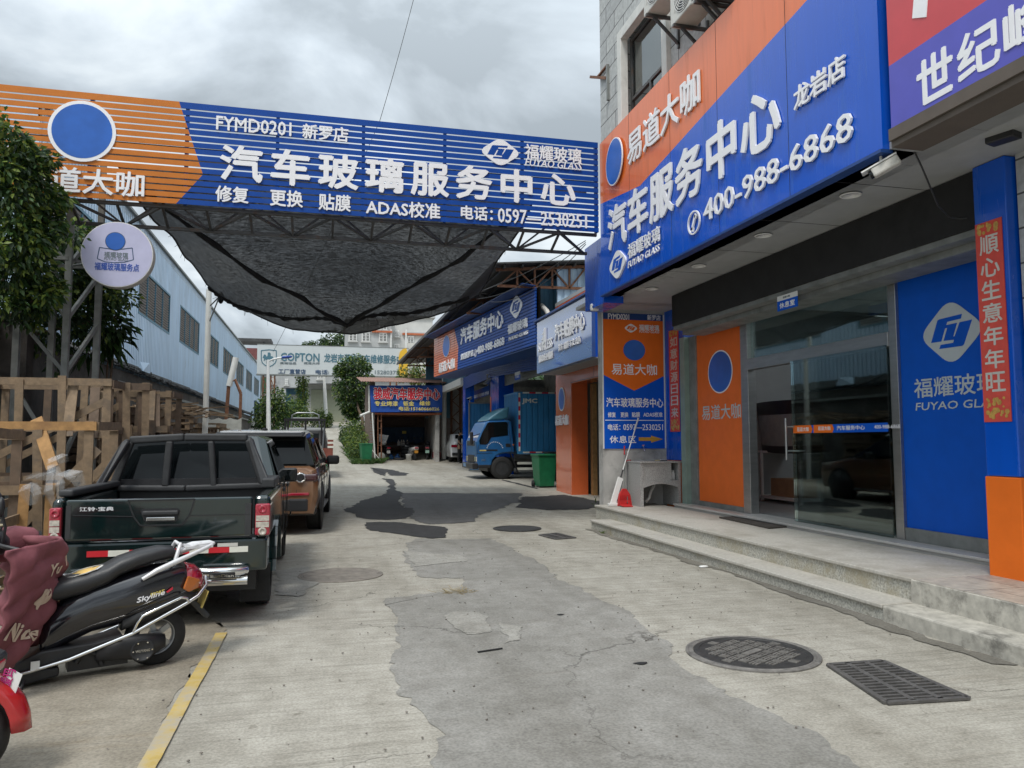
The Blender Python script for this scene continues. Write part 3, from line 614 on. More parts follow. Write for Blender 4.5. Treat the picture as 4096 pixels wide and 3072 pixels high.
MB().bb((4.86,yb2-.02,.3285),(6.2,-6,.332)).build('floor_tile', 'tile_floor', st)
MB().bb((6.06,y_g0,.362),(6.5,Yq0-.01,.39)).bb((6.085,y_g0,.28),(6.4,Yq0-.01,.361)).build('door_sill', 'sill_stone', st, bevel=.004)

# ------------------------------------------------------------------ main fascia sign
pX = lambda x,y: onX(x,y,XS)
sg = thing('fascia_sign', 'big blue and orange shop fascia sign above the glazed entrance', 'sign', (XS,8,4))
yl = onX(*F2(2401,800),XS).y; yr = onX(*F2(3519,300),XS).y; zlo = SZ; zhi = 6.57
p1, p2, p3 = pX(*Z3(128,1003)), pX(*Z3(320,915)), pX(*Z3(1143,0))
sl_ = (p3.z-p2.z)/(p3.y-p2.y); zrr = p2.z+(yr-p2.y)*sl_
D = V((.35,0,0))
MB().prism([(XS,yl,zlo),(XS,yl,p1.z),(XS,p2.y,p2.z),(XS,yr,zrr),(XS,yr,zlo)], D).build('blue_panel', 'panel_blue', sg)
MB().prism([(XS,yl,p1.z),(XS,yl,zhi),(XS,yr,zhi),(XS,yr,zrr),(XS,p2.y,p2.z)], D).build('orange_panel', 'panel_orange', sg)
MB().bb((XS+.05,yl+.002,zlo-.12),(XS+.4,yl+.95,zlo+1.03)).build('end_panel', 'panel_blue', sg)
for (a,b) in ((273,1270),(700,560),(1040,300),(470,800)): y = pX(*Z3(a,b)).y; MB().bb((XS-.0015,y-.003,zlo+.01),(XS+.01,y+.003,zhi)).build('panel_joint', 'cable', sg)
MB().bb((XS-.02,yl,zlo-.03),(XS+.1,yr,zlo-.002)).build('bottom_trim', 'dark_slat_blue', sg)
def box_text(body, plane, U, W, l, r, t, b, parent, off=.03, **k):
    U, W = V(U), V(W); n = U.cross(W); k.setdefault('depth',.05); depth = k.pop('depth'); o = plane(*l); u0 = o.dot(U); u1 = plane(*r).dot(U); w1 = plane(*t).dot(W); w0 = plane(*b).dot(W)
    O = o + U*(u0-o.dot(U)) + W*(w0-o.dot(W)) + n*(off-depth) ; return lettering(body, O, U, W, u1-u0, w1-w0, parent, depth=depth, **k)
def bt(body, l, r, t, b, **k): k.setdefault('depth',.022); return box_text(body, pX, -YA, ZA, Z3(*l), Z3(*r), Z3(*t), Z3(*b), sg, **k)
bt('易道大咖', (265,760), (621,420), (600,335), (268,825), bold=.018)
bt('汽车服务中心', (168,1100), (1020,540), (945,412), (180,1240), bold=.032, space=1.08)
bt('龙岩店', (1088,480), (1341,330), (1325,262), (1095,548), bold=.022)
bt('400-988-6868', (642,1040), (1376,610), (1345,557), (655,1092), bold=.012)
bt('福耀玻璃', (268,1230), (426,1150), (410,1116), (275,1275), bold=.01, depth=.012)
bt('FUYAO GLASS', (268,1300), (424,1230), (415,1206), (270,1322), bold=.012, shear=.2, depth=.012)
c = pX(*Z3(205,797)); disc(c-V((.03,0,0)), -YA, ZA, (pX(*Z3(165,797)).y-pX(*Z3(246,797)).y)/2, (pX(*Z3(205,685)).z-pX(*Z3(205,915)).z)/2, sg, rw=.05, depth=.02)
c = pX(*Z3(216,1303)); emblem(c-V((.0,0,0)), -YA, ZA, (pX(*Z3(175,1300)).y-pX(*Z3(258,1300)).y)/2, (pX(*Z3(216,1230)).z-pX(*Z3(216,1376)).z)/2, sg, depth=.03)
def phone_icon(plane, cpx, lpx, tpx, U, W, parent, off=.0, m='letter_white'):
    U, W = V(U), V(W); n = U.cross(W); c = plane(*cpx)+n*off; rx = abs((plane(*lpx)-plane(*cpx)).dot(U)); ry = abs((plane(*tpx)-plane(*cpx)).dot(W)); k = 30; mb = MB()
    ring = [c+U*(rx*math.cos(2*math.pi*i/k))+W*(ry*math.sin(2*math.pi*i/k)) for i in range(k+1)]
    for a,b in zip(ring,ring[1:]): mb.bar(a,b,min(rx,ry)*.14, .02, up=n)
    A, B = c+U*rx*.3+W*ry*.6, c-U*rx*.35-W*ry*.6; mb.bar(A,B,rx*.26,.02,up=n); mb.bar(A-U*rx*.1, A+U*rx*.22-W*ry*.2, rx*.34,.02,up=n); mb.bar(B-U*rx*.1+W*ry*.1, B+U*rx*.3-W*ry*.02, rx*.34,.02,up=n)
    return mb.build('phone_icon', m, parent)
phone_icon(pX, Z3(593,1097), Z3(565,1097), Z3(593,1042), -YA, ZA, sg, .02)

# second sign on the next shop
XR = XS-.02; pR = lambda x,y: onX(x,y,XR); Z5 = lambda zx,zy: ((3300+.4218*zx)/S, .4218*zy/S)
s2 = thing('fascia_sign', 'red and purple neighbouring fascia sign at the upper edge of the frame', 'sign', (XR,3.5,4.4))
yl2 = pR(*Z5(620,1000)).y; zl2 = pR(*Z5(636,1345)).z; q1, q2 = pR(*Z5(597,635)), pR(*Z5(1535,0)); yN2 = 1.0
zq = lambda y: q1.z+(q2.z-q1.z)*(y-q1.y)/(q2.y-q1.y)
MB().prism([(XR,yl2,zl2),(XR,yl2,zq(yl2)),(XR,yN2,zq(yN2)),(XR,yN2,zl2)], (.3,0,0)).build('purple_panel', 'purple_sign', s2)
MB().prism([(XR,yl2,zq(yl2)),(XR,yl2,zl2+3.4),(XR,yN2,zl2+3.4),(XR,yN2,zq(yN2))], (.3,0,0)).build('red_panel', 'red_sign', s2)
MB().bb((XR-.004,yl2,zl2-.05),(XR+.3,yN2,zl2-.002)).build('bottom_trim', mat('brown_soffit',(.11,.09,.075),.8), s2)
def b2(body, l, r, t, b, **k): return box_text(body, pR, -YA, ZA, Z5(*l), Z5(*r), Z5(*t), Z5(*b), s2, off=.004, depth=.006, **k)
b2('世', (868,700), (1223,800), (1160,415), (925,1012), bold=.03)
b2('纪', (1250,520), (1667,460), (1610,145), (1275,803), bold=.03)
a_, b_ = pR(*Z5(1250,520)), pR(*Z5(1667,460)); wd = a_.y-b_.y; z0_, z1_ = pR(*Z5(1275,803)).z, pR(*Z5(1610,145)).z
lettering('峰', V((XR-.002,b_.y-.03,z0_)), -YA, ZA, wd, z1_-z0_, s2, depth=.006, bold=.03)
MB().prism([pR(*Z5(832,175)), pR(*Z5(965,162)), pR(*Z5(985,-120)), pR(*Z5(855,-120))], (-.006,0,0)).build('lettering', 'letter_white', s2)
# down pipe between the two signs
m_ = MB(); yv = (yr+yl2)/2; m_.tube([(XS+.12,yv,zlo+.05),(XS+.12,yv,9)], .035, 12); m_.bb((XS+.2,yr,5.2),(XS+.5,yl2,5.6))
tag(m_.build('down_pipe', 'grey_steel'), 'grey drain pipe in the gap between the two fascia signs', 'pipe')
# ------------------------------------------------------------------ gantry sign across the lane
YG = 11.95; pG = lambda x,y: onY(x,y,YG); UX, UZ = XA, ZA
ga = thing('gantry_sign', 'long slatted orange and blue gantry sign spanning the lane entrance', 'sign', (0,YG,5))
GX0, GX1 = -6.2, 4.50; GZ0, GZ1 = 5.02, 6.58; NS = 16; pit = (GZ1-GZ0)/NS; Zr1 = lambda zx,zy: (zx*.4973/S, (300+zy*.4973)/S)
B = [pG(*Zr1(1443,222)), pG(*Zr1(1632,800)), pG(*Zr1(1420,1030))]
def bx(z):
    if z >= B[1].z: t = (z-B[1].z)/(B[0].z-B[1].z); return B[1].x+(B[0].x-B[1].x)*t
    t = (z-B[1].z)/(B[2].z-B[1].z); return B[1].x+(B[2].x-B[1].x)*t
mo, mb = MB(), MB()
for i in range(NS):
    za = GZ0+i*pit; zb_ = za+pit*.76
    if i == NS-1: zb_ = GZ1
    xa, xb = bx(za), bx(zb_)
    mo.prism([(GX0,YG,za),(xa,YG,za),(xb,YG,zb_),(GX0,YG,zb_)], (0,.010,0)); mb.prism([(xa,YG,za),(GX1,YG,za),(GX1,YG,zb_),(xb,YG,zb_)], (0,.010,0))
mo.build('orange_slats', 'slat_orange', ga); mb.build('blue_slats', 'slat_blue', ga)
for k in range(9): x = GX1-.03-k*1.3; MB().bb((x-.025,YG+.012,GZ0),(x+.025,YG+.075,GZ1)).build('batten', 'dark_slat_blue', ga)
def gt(body, ll, ur, **k): return letter_px(body, pG, ll, ur, UX, UZ, ga, off=.005, depth=.02, **k)
gt('FYMD0201', (467,281), (630,266), bold=.02); gt('新罗店', (653,300), (753,277), bold=.025)
def gbox(body, l, r, t, b, **k): return box_text(body, pG, UX, UZ, l, r, t, b, ga, off=.025, depth=.02, **k)
gbox('汽车玻璃服务中心', (475,350), (1243,410), (480,311), (1210,446), bold=.035, space=1.28)
gt('修复', (465,436), (538,406), bold=.025); gt('更换', (583,445), (655,414), bold=.025); gt('贴膜', (688,454), (758,423), bold=.025)
gt('ADAS校准', (790,464), (951,441), bold=.025); gt('电话：', (995,474), (1064,449), bold=.025); gt('0597—2530251', (1075,481), (1267,464), bold=.02)
Zr2 = lambda zx,zy: ((800+zx*.7685)/S, (350+zy*.7685)/S)
c = pG(*Zr2(1562,339)); emblem(c, UX, UZ, (pG(*Zr2(1663,348)).x-pG(*Zr2(1461,330)).x)/2, (pG(*Zr2(1562,268)).z-pG(*Zr2(1562,410)).z)/2, ga, 'slat_blue', depth=.02)
gt('福耀玻璃', Zr2(1690,372), Zr2(1982,322), bold=.018); gt('FUYAO GLASS', Zr2(1690,408), Zr2(1982,396), bold=.015, shear=.2)
gbox('易道大咖', Zr1(130,800), Zr1(1165,880), Zr1(790,760), Zr1(1060,985), bold=.02)
c = pG(*Zr1(664,455)); disc(c, UX, UZ, (pG(*Zr1(940,455)).x-pG(*Zr1(388,455)).x)/2, (pG(*Zr1(664,215)).z-pG(*Zr1(664,705)).z)/2, ga, rw=.11)
tr = MB(); yA, yB = YG+.12, YG+.62; zl, zh = 4.80, 5.9
for (y,z) in ((yA,5.0),(yB,zl),(yB,zh),(yA,zh)): tr.bar((-4.2,y,z),(4.5,y,z),.05)
k = 0; x = -3.6
while x < 4.4:
    nx = min(x+.62,4.45)
    a, b = ((x,yB,zl),(nx,yA,5.0)) if k%2 else ((x,yA,5.0),(nx,yB,zl)); tr.bar(a,b,.035)
    tr.bar((x,yB,zl),(nx,yB,zl+.5),.03) if k%2 else tr.bar((nx,yB,zl),(x,yB,zl+.5),.03)
    tr.bar((x,yA,5.0),(x,yB,zl),.035); x = nx; k += 1
tr.build('truss', 'dark_steel', ga)
for d in ((-3.66,12.35),(-3.42,13.0),(-4.3,12.35),(-4.05,13.0)):
    m_ = MB(); m_.bar((d[0],d[1],gh(12.5)),(d[0],d[1],5.9 if d[1]>12.5 else 5.02),.085); m_.build('post', 'grey_steel', ga)
m_ = MB()
for (z,zz) in ((4.1,4.9),(3.3,4.1),(2.5,3.3),(1.2,2.3)):
    m_.bar((-3.66,12.36,z),(-3.42,12.98,zz),.05); m_.bar((-4.3,12.36,zz),(-3.66,12.36,z),.045)
for z in (2.35,4.2): m_.bar((-4.3,12.33,z),(-3.66,12.33,z),.06); m_.bar((-4.05,13,z+.02),(-3.42,13,z+.02),.06); m_.bar((-3.66,12.36,z),(-3.42,12.98,z),.05)
m_.build('brace', 'grey_steel', ga)
# round light box
c = pG(469/S,1018/S); c = onY(469/S,1018/S,11.92); r = .485
rs = thing('round_sign', 'round white light box sign on the left gantry post', 'sign', c)
m_ = MB(); m_.lathe([(r*.99,.0),(r,.02),(r,.14),(r*.98,.16)], (c.x,c.y,c.z), 56, axis='Y', smooth=False); m_.build('casing', 'ac_white', rs)
disc(c+V((0,-.001,0)), XA, ZA, r*.985, r*.985, rs, m=mat('sign_face',(.50,.50,.68),.35,var=.06), ring='white_plastic', depth=.004, name='face', rw=.02)
pO = lambda x,y: onY(x,y,c.y-.008); Z3b = lambda zx,zy: ((300+zx*.6029)/S,(700+zy*.6029)/S)
letter_px('福耀玻璃服务点', pO, Z3b(128,629), Z3b(427,592), XA, ZA, rs, m='blue_ink', depth=.003, bold=.02)
letter_px('福耀玻璃', pO, Z3b(192,545), Z3b(352,515), XA, ZA, rs, m='grey_ink', depth=.003, bold=.01)
letter_px('FUYAO GLASS', pO, Z3b(192,564), Z3b(352,552), XA, ZA, rs, m='grey_ink', depth=.003, bold=.01, shear=.15)
disc(pO(*Z3b(268,440)), XA, ZA, .135, .135, rs, ring='navy_ink', depth=.002, rw=.07)
m_ = MB(); q = [pO(*Z3b(*p)) for p in ((163,480),(270,497),(380,484),(388,562),(330,578),(262,582),(200,576),(148,555))]
for a,b in zip(q, q[1:]+q[:1]): m_.bar(a,b,.012,.004,up=(0,1,0))
m_.build('outline', 'navy_ink', rs)
for zy in (435,600): p = onY(*Z3b(0,zy),12.3); MB().tube([(p.x-.02,12.3,p.z),(c.x-.3,12.02,p.z)], .018, 8).build('arm', 'grey_steel', rs)

# ------------------------------------------------------------------ shade net
mN, N, L = nodes_mat('shade_cloth'); b_ = N['Principled BSDF']; b_.inputs['Base Color'].default_value = (.040,.042,.045,1); b_.inputs['Roughness'].default_value = .85
tc = N.new('ShaderNodeTexCoord'); mp = N.new('ShaderNodeMapping'); mp.inputs['Scale'].default_value = (2.2,14,14); mp.inputs['Rotation'].default_value = (0,0,.06); L.new(tc.outputs['Object'], mp.inputs[0])
n1 = N.new('ShaderNodeTexNoise'); n1.inputs['Scale'].default_value = 2.5; n1.inputs['Detail'].default_value = 8; n1.inputs['Roughness'].default_value = .75; L.new(mp.outputs[0], n1.inputs['Vector'])
n2 = N.new('ShaderNodeTexNoise'); n2.inputs['Scale'].default_value = 45; n2.inputs['Detail'].default_value = 3; L.new(tc.outputs['Object'], n2.inputs['Vector'])
ad = N.new('ShaderNodeMath'); ad.operation = 'MULTIPLY_ADD'; ad.inputs[1].default_value = .3; L.new(n2.outputs[0], ad.inputs[0]); L.new(n1.outputs[0], ad.inputs[2])
mr = N.new('ShaderNodeMapRange'); mr.inputs['From Min'].default_value = .55; mr.inputs['From Max'].default_value = .95; mr.inputs['To Min'].default_value = 1.; mr.inputs['To Max'].default_value = .80; L.new(ad.outputs[0], mr.inputs[0])
L.new(mr.outputs[0], b_.inputs['Alpha'])
A_, B_ = V((-3.15,12.72,5.85)), V((3.55,12.72,5.75)); D_, C_ = onY(474,640,22.0), onY(1032,632,18.9)
net_pts = []; NU, NV = 90, 60
def seg_d(p, a, b):
    ab = b-a; t = max(0,min(1,(p-a).dot(ab)/ab.dot(ab))); return (p-(a+ab*t)).length
Mk = V((.52,.70,0)); cre = [(V((.0,.03,0)),Mk,.42,.06),(V((1.0,.0,0)),Mk,.42,.06),(Mk,V((.10,.90,0)),.22,.03),(Mk,V((.95,.84,0)),.22,.03)]
from mathutils import noise as MN
def net(u, v):
    p = (A_*(1-u)+B_*u)*(1-v)+(D_*(1-u)+C_*u)*v; s1 = math.sin(math.pi*u)
    sag = 1.02*(s1**.8)*(v**1.15) + .16*math.sin(math.pi*v)
    inw = .06*math.sin(math.pi*v); p.x += inw*(1-u)-inw*u
    p.y -= .8*s1*v*v*.0
    q = V((u,v,0)); z = -sag; cz = []
    for a,b,h,wd in cre:
        d = seg_d(q,a,b); cz.append((h*.6*math.exp(-d/wd)+h*.7*max(0,1-d/.22))*min(1,4*v+.1)*.8*min(1,(1-v)*5+.15))
    z -= max(cz)
    z += .10*(MN.noise(V((u*5,v*7,1)))) * min(1,v*3) + .045*MN.noise(V((u*16,v*9,5)))*min(1,v*3) + .03*MN.noise(V((u*3,v*40,5)))*v
    p.z += z; return p
m_ = MB(); m_.add([net(i/NU,j/NV) for j in range(NV+1) for i in range(NU+1)], [(j*(NU+1)+i,j*(NU+1)+i+1,(j+1)*(NU+1)+i+1,(j+1)*(NU+1)+i) for j in range(NV) for i in range(NU)], True)
nt_ = thing('shade_net', 'sagging black shade net stretched over the lane behind the gantry', 'shade net', (0,17,5))
m_.build('cloth', mN, nt_, fix=False)
m_ = MB(); rnd = random.Random(5)
for i in range(26):
    u = rnd.random(); e_ = rnd.choice([0,0,1]); p = net(u,1) if e_ else net(0 if rnd.random()<.6 else 1, rnd.random())
    m_.tube([p, p+V((rnd.uniform(-.07,.07),rnd.uniform(-.05,.05),-rnd.uniform(.04,.16)))], .004, 4)
for (u,v,n) in ((1.,1.,22),(0,1,6)):
    p = net(u,v)
    for i in range(n): m_.tube([p, p+V((rnd.uniform(-.25,.25),rnd.uniform(-.1,.1),rnd.uniform(-.25,.12)))], .006, 4)
m_.tube([net(i/40,1) for i in range(41)], .02, 6); m_.tube([net(0,i/40) for i in range(41)], .018, 6); m_.tube([net(1,i/40) for i in range(41)], .018, 6)
m_.build('hem', 'fabric_black', nt_, fix=False)
m_ = MB()  # black tubes along seam and folds, crease darkness put in as shapes
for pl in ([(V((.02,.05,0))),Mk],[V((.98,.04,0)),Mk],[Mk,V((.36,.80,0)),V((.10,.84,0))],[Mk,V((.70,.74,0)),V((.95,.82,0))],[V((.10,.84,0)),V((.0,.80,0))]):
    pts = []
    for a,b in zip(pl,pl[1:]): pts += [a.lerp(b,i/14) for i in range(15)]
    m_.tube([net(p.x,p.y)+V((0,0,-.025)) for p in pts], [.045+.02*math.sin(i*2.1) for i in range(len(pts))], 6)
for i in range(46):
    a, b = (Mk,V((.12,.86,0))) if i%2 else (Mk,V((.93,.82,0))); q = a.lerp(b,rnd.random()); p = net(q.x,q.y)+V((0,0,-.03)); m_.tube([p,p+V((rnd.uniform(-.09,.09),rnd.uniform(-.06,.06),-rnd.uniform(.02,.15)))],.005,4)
m_.build('seam_and_crease_lines', 'fabric_black', nt_, fix=False)
# net tie lines to the roof and posts
m_ = MB(); pc_ = net(1,1); m_.tube([pc_, V((5.2,20.0,6.05))], .01, 5); m_.build('tie_rope', 'cable', nt_)

# ------------------------------------------------------------------ wall banner by the washbasin
YPp = YW_; _zb0 = onY(*Z8_(390,1068),YPp).z; _zt0 = onY(*Z8_(390,95),YPp).z
def pP(x,y): p = onY(x,y,YPp); p.z = _zb0+(p.z-_zb0)*(SZ-.03-_zb0)/(_zt0-_zb0); return p
Z8 = lambda zx,zy: ((2300+.6028*zx)/S,(1150+.6028*zy)/S)
po = thing('wall_banner', 'tall blue and orange printed banner on the end wall above the washbasin', 'banner', pP(*Z8(390,1000)))
Q = lambda zx,zy: pP(*Z8(zx,zy)); P0, P1 = Q(186,95), Q(597,1068); xl, xr_, zt_, zb_ = P0.x, P1.x, P0.z, P1.z
dP = (0,.012,0); zh_ = Q(390,150).z; zc_ = Q(390,655).z; ze_ = Q(390,547).z; xm_ = (xl+xr_)/2
MB().prism([(xl,YPp,zb_),(xr_,YPp,zb_),(xr_,YPp,ze_),(xm_,YPp,zc_),(xl,YPp,ze_)], dP).build('blue_field', 'vinyl_blue', po)
MB().prism([(xl,YPp,ze_),(xm_,YPp,zc_),(xr_,YPp,ze_),(xr_,YPp,zh_),(xl,YPp,zh_)], dP).build('orange_field', 'vinyl_orange', po)
MB().prism([(xl,YPp,zh_),(xr_,YPp,zh_),(xr_,YPp,zt_),(xl,YPp,zt_)], dP).build('header', 'dark_slat_blue', po)
MB().bb((xl-.025,YPp+.004,zb_),(xl-.003,YPp+.011,zt_)).bb((xr_+.003,YPp+.004,zb_),(xr_+.03,YPp+.011,zt_)).build('border', 'white_plastic', po)
def pt(body, l, u, **k): return letter_px(body, pP, Z8(*l), Z8(*u), XA, ZA, po, off=.0015, depth=.002, **k)
pt('FYMD0201', (218,143), (358,108)); pt('新罗店', (478,150), (566,116)); pt('福耀玻璃', (424,222), (556,186)); pt('FUYAO GLASS', (424,240), (556,225), shear=.2)
pt('易道大咖', (242,540), (542,466), bold=.01); pt('汽车玻璃服务中心', (207,772), (585,708)); pt('修复', (218,845), (270,808)); pt('更换', (302,845), (353,808)); pt('贴膜', (377,845), (430,808)); pt('ADAS校准', (453,843), (580,808))
pt('电话：', (218,938), (300,893)); pt('0597—2530251', (320,937), (583,895)); pt('休息区', (230,1030), (405,976), space=1.1)
emblem(Q(370,208)+V((0,-.001,0)), XA, ZA, (Q(413,208)-Q(326,208)).x/2, (Q(370,175)-Q(370,241)).z/2, po, 'vinyl_orange', depth=.001)
disc(Q(392,365)+V((0,-.001,0)), XA, ZA, (Q(468,365)-Q(316,365)).x/2, (Q(390,288)-Q(390,442)).z/2, po, depth=.001, ring='vinyl_orange', rw=.05)
m_ = MB(); m_.bb((Q(200,866).x,YPp-.001,Q(200,868).z),(Q(588,866).x,YPp-.0005,Q(200,863).z)); m_.build('rule', 'letter_white', po)
m_ = MB(); m_.prism([Q(*p) for p in ((423,988),(505,988),(505,976),(583,1001),(505,1027),(505,1014),(423,1014))], (0,-.002,0)); m_.build('arrow', mat('arrow_yellow',(.62,.32,.04),.5), po)

# ------------------------------------------------------------------ spring couplets
def couplet(corners, chars, U, W, label, tops):
    a, b, c_, d = corners; n = V(U).cross(V(W)); t = thing('paper_couplet', label, 'couplet', (a+c_)/2, 0, 'red paper couplets on the pillars')
    MB().prism([a,b,c_,d], n*.006).build('paper', 'red_paper', t)
    k = len(chars); m_ = MB(); t0, t1 = tops
    for i,ch in enumerate(chars):
        f0 = t0+(t1-t0)*(i+.93)/k; f1 = t0+(t1-t0)*(i+.08)/k
        L0, L1 = a.lerp(d,f0), a.lerp(d,f1); R0 = b.lerp(c_,f0); wv = R0-L0
        text_into(m_, ch, L0+wv*.14+n*.006, wv.normalized(), W, wv.length*.72, (L1-L0).length, .002, .02)
    m_.build('lettering', 'silver_ink', t, fix=False)
    m2 = MB(); rnd = random.Random(k)
    for i in range(40):
        f = rnd.uniform(.88,.99) if i < 26 else rnd.uniform(.01,.06); p = a.lerp(d,f).lerp(b.lerp(c_,f), rnd.uniform(.12,.88))+n*.0075; r = (a-b).length*rnd.uniform(.03,.1)
        pts = [p+V(U)*math.cos(x)*r+V(W)*math.sin(x)*r for x in [j*math.pi/3 for j in range(6)]]; m2.prism(pts, n*(.0008+i*.00003))
    m2.build('flower_print', 'gold_ink', t)
pc1 = lambda zx,zy: onX(*Z8(zx,zy),XPI-.008)
a, d = pc1(640,285), pc1(640,958); y0_, y1_ = pc1(628,600).y, pc1(692,600).y
couplet([V((XPI-.008,y0_,a.z)),V((XPI-.008,y1_,a.z)),V((XPI-.008,y1_,d.z)),V((XPI-.008,y0_,d.z))], '如意财源日日来', -YA, ZA, 'narrow red paper couplet on the far pillar beside the washbasin', (.06,.87))
pc2 = lambda x,y: onX(x,y,Xq-.003)
a, d = pc2(2107,487), pc2(2128,912); b = pc2(2165,487); y0_, y1_ = a.y, b.y-.0
couplet([V((Xq-.003,y0_,a.z)),V((Xq-.003,y1_,a.z)),V((Xq-.003,y1_,d.z)),V((Xq-.003,y0_,d.z))], '順心生意年年旺', -YA, ZA, 'wide red paper couplet on the near pillar by the blue window', (.06,.86))

# ------------------------------------------------------------------ washbasin and things round it
zs0 = .33
sk = thing('washbasin', 'speckled granite washbasin with open front on the top step', 'washbasin', (5.5,12.7,zs0))
Y0, Y1 = 12.66, YW_+.015; Z8 = Z8_; X0, X1 = onY(*Z8(345,1300),YW_).x, onY(*Z8(704,1300),Y0).x
MB().bb((X0-.02,Y0-.02,1.10),(X1+.01,Y1,1.13)).bb((X0,Y0,1.13),(X1-.12,Y0+.03,1.14)).build('counter', 'sink_granite', sk, bevel=.006)
MB().bb((X0+.012,Y0+.02,.78),(X1-.2,Y0+.05,1.099)).build('apron', 'sink_granite', sk)
MB().bb((X1-.2,Y0+.01,.765),(X1-.002,Y1,.79)).bb((X1-.2,Y0+.012,.79),(X1-.18,Y1,1.099)).build('side_shelf', 'sink_granite', sk)
ar = MB(); k = 14; xa, xb = X0+.05, X1-.05; pts = [(xa,Y0+.005,.779)]+[(xa+(xb-xa)*i/k, Y0+.005, .66+.07*math.sin(math.pi*i/k)) for i in range(k+1)]+[(xb,Y0+.005,.779)]; ar.prism(pts,(0,.03,0)); ar.build('arch_panel', 'sink_granite', sk)
MB().bb((X0-.01,Y0,zs0+.001),(X0+.048,Y1,1.099)).build('leg', 'sink_granite', sk); MB().bb((X1-.048,Y0+.004,zs0+.001),(X1,Y1,1.099)).build('leg', 'sink_granite', sk)
MB().tube([(X0+.45,13.1,.78),(X0+.42,13.05,.66),(X0+.34,13.0,.58),(X0+.28,12.95,.46),(X0+.2,12.9,.40)], .028, 10).build('drain_pipe', 'pvc_white', sk)
tp = thing('tap', 'small metal tap on the end wall above the washbasin', 'tap', (X0+.3,YW_,1.32))
MB().tube([(X0+.3,YW_+.01,1.38),(X0+.3,YW_-.1,1.38),(X0+.3,YW_-.14,1.31)], .013, 8).build('spout', 'chrome', tp); MB().box((X0+.3,YW_-.08,1.415),(.05,.015,.012)).cyl((X0+.3,YW_-.08,1.38),(X0+.3,YW_-.08,1.41),.008,8).build('handle', 'chrome', tp)
m_ = MB(); m_.lathe([(.034,0),(.036,.01),(.036,.12),(.02,.14),(.02,.15),(.028,.152),(.028,.17),(.001,.172)], (X1-.1,12.78,.791), 18); tag(m_.build('detergent_jar', 'white_plastic'), 'white lidded jar on the washbasin side shelf', 'jar')
br = thing('scrub_brush', 'black and white brush lying on the washbasin counter', 'brush', (X1-.2,12.95,1.131))
MB().box((X1-.2,12.95,1.139),(.14,.05,.016),.3).build('bristles', 'black_plastic', br); MB().box((X1-.2,12.95,1.154),(.15,.045,.014),.3).build('back', 'white_plastic', br, bevel=.006)
so_ = MB(); so_.box((X0+.42,12.86,1.142),(.09,.055,.022),.2); tag(so_.build('soap_bar', mat('soap_cream',(.6,.5,.25),.5), bevel=.008), 'cream soap bar on the washbasin counter', 'soap')
def onWall(zx,zy,Y): return onY(*Z8(zx,zy),Y)
b0 = onY(*Z8(248,1446),12.95); b0.z = zs0+.01; t0_ = onY(*Z8(420,866),YW_-.05)
mp_ = thing('flat_mop', 'white flat mop leaning on the end wall banner', 'mop', b0)
dm = (t0_-b0); MB().tube([b0+dm*.3, b0+dm*.995], .012, 8).build('handle', 'white_plastic', mp_); MB().tube([b0+dm*.28,b0+dm*.40], .014, 8).build('grip', 'black_plastic', mp_); MB().tube([b0+dm*.86,b0+dm*1.0], .016, 8).build('handle_end', 'white_plastic', mp_)
MB().bar(b0+dm*.01, b0+dm*.31, .11, .03, up=(0,1,0)).bar(b0+V((-.08,0,.02)),b0+V((.12,0,.02)),.07,.05).build('squeeze_head', 'white_plastic', mp_, bevel=.008)
MB().bar(b0+dm*.05+V((.06,-.01,0)), b0+dm*.27+V((.055,-.01,0)), .012, .01).build('head_slot', 'grey_plastic', mp_)
b1 = onY(*Z8(328,1445),12.9); b1.z = zs0+.01; t1_ = onY(*Z8(328,1052),YW_-.05)
bm_ = thing('broom', 'red plastic broom standing beside the washbasin leg', 'broom', b1); dm = t1_-b1
MB().tube([b1+dm*.24,b1+dm*1.0], .011, 8).build('handle', 'grey_steel', bm_); MB().tube([b1+dm*.85,b1+dm*1.0], .015, 8).build('grip', 'red_paint', bm_)
hd = MB(); hd.prism([b1+V((-.13,-.03,.0)),b1+V((.13,-.03,.0)),b1+V((.10,-.03,.2)),b1+V((.03,-.03,.3)),b1+V((-.03,-.03,.3)),b1+V((-.10,-.03,.2))],(0,.06,0))
for i in range(12): hd.bar(b1+V((-.125+i*.023,-.035,.01)), b1+V((-.09+i*.017,-.035,.19)), .008,.006)
hd.build('bristles', mat('broom_red',(.5,.02,.02),.6,var=.2), bm_)
b2_ = onY(*Z8(355,1452),12.75); b2_.z = zs0+.008; dp = thing('dustpan', 'red dustpan with a long thin handle by the washbasin leg', 'dustpan', b2_); t2_ = onY(*Z8(348,1152),YW_-.05)
MB().tube([b2_+V((0,.05,.05)),t2_], .008, 6).build('handle', 'dark_steel', dp); MB().bar(t2_+V((-.06,0,0)),t2_+V((.07,0,.012)),.022,.03).build('grip', 'red_paint', dp, bevel=.006)
MB().prism([b2_+V(p) for p in ((-.14,-.09,0),(.05,-.09,0),(.05,.08,.02),(-.14,.08,.02))],(0,0,.012)).bb(b2_+V((-.14,.06,.01)),b2_+V((.05,.08,.10))).build('pan', mat('broom_red',(.5,.02,.02)), dp)
# door mat
m_ = MB(); zz = .3325; Z2 = lambda zx,zy: ((2300+.8119*zx)/S,(1900+.8119*zy)/S)
m_.prism([onZ(*Z2(*p),zz) for p in ((710,212),(820,207),(1076,256),(955,266))], (0,0,.018)); tag(m_.build('door_mat', 'coir'), 'dark bristly door mat in front of the glass door', 'door mat')
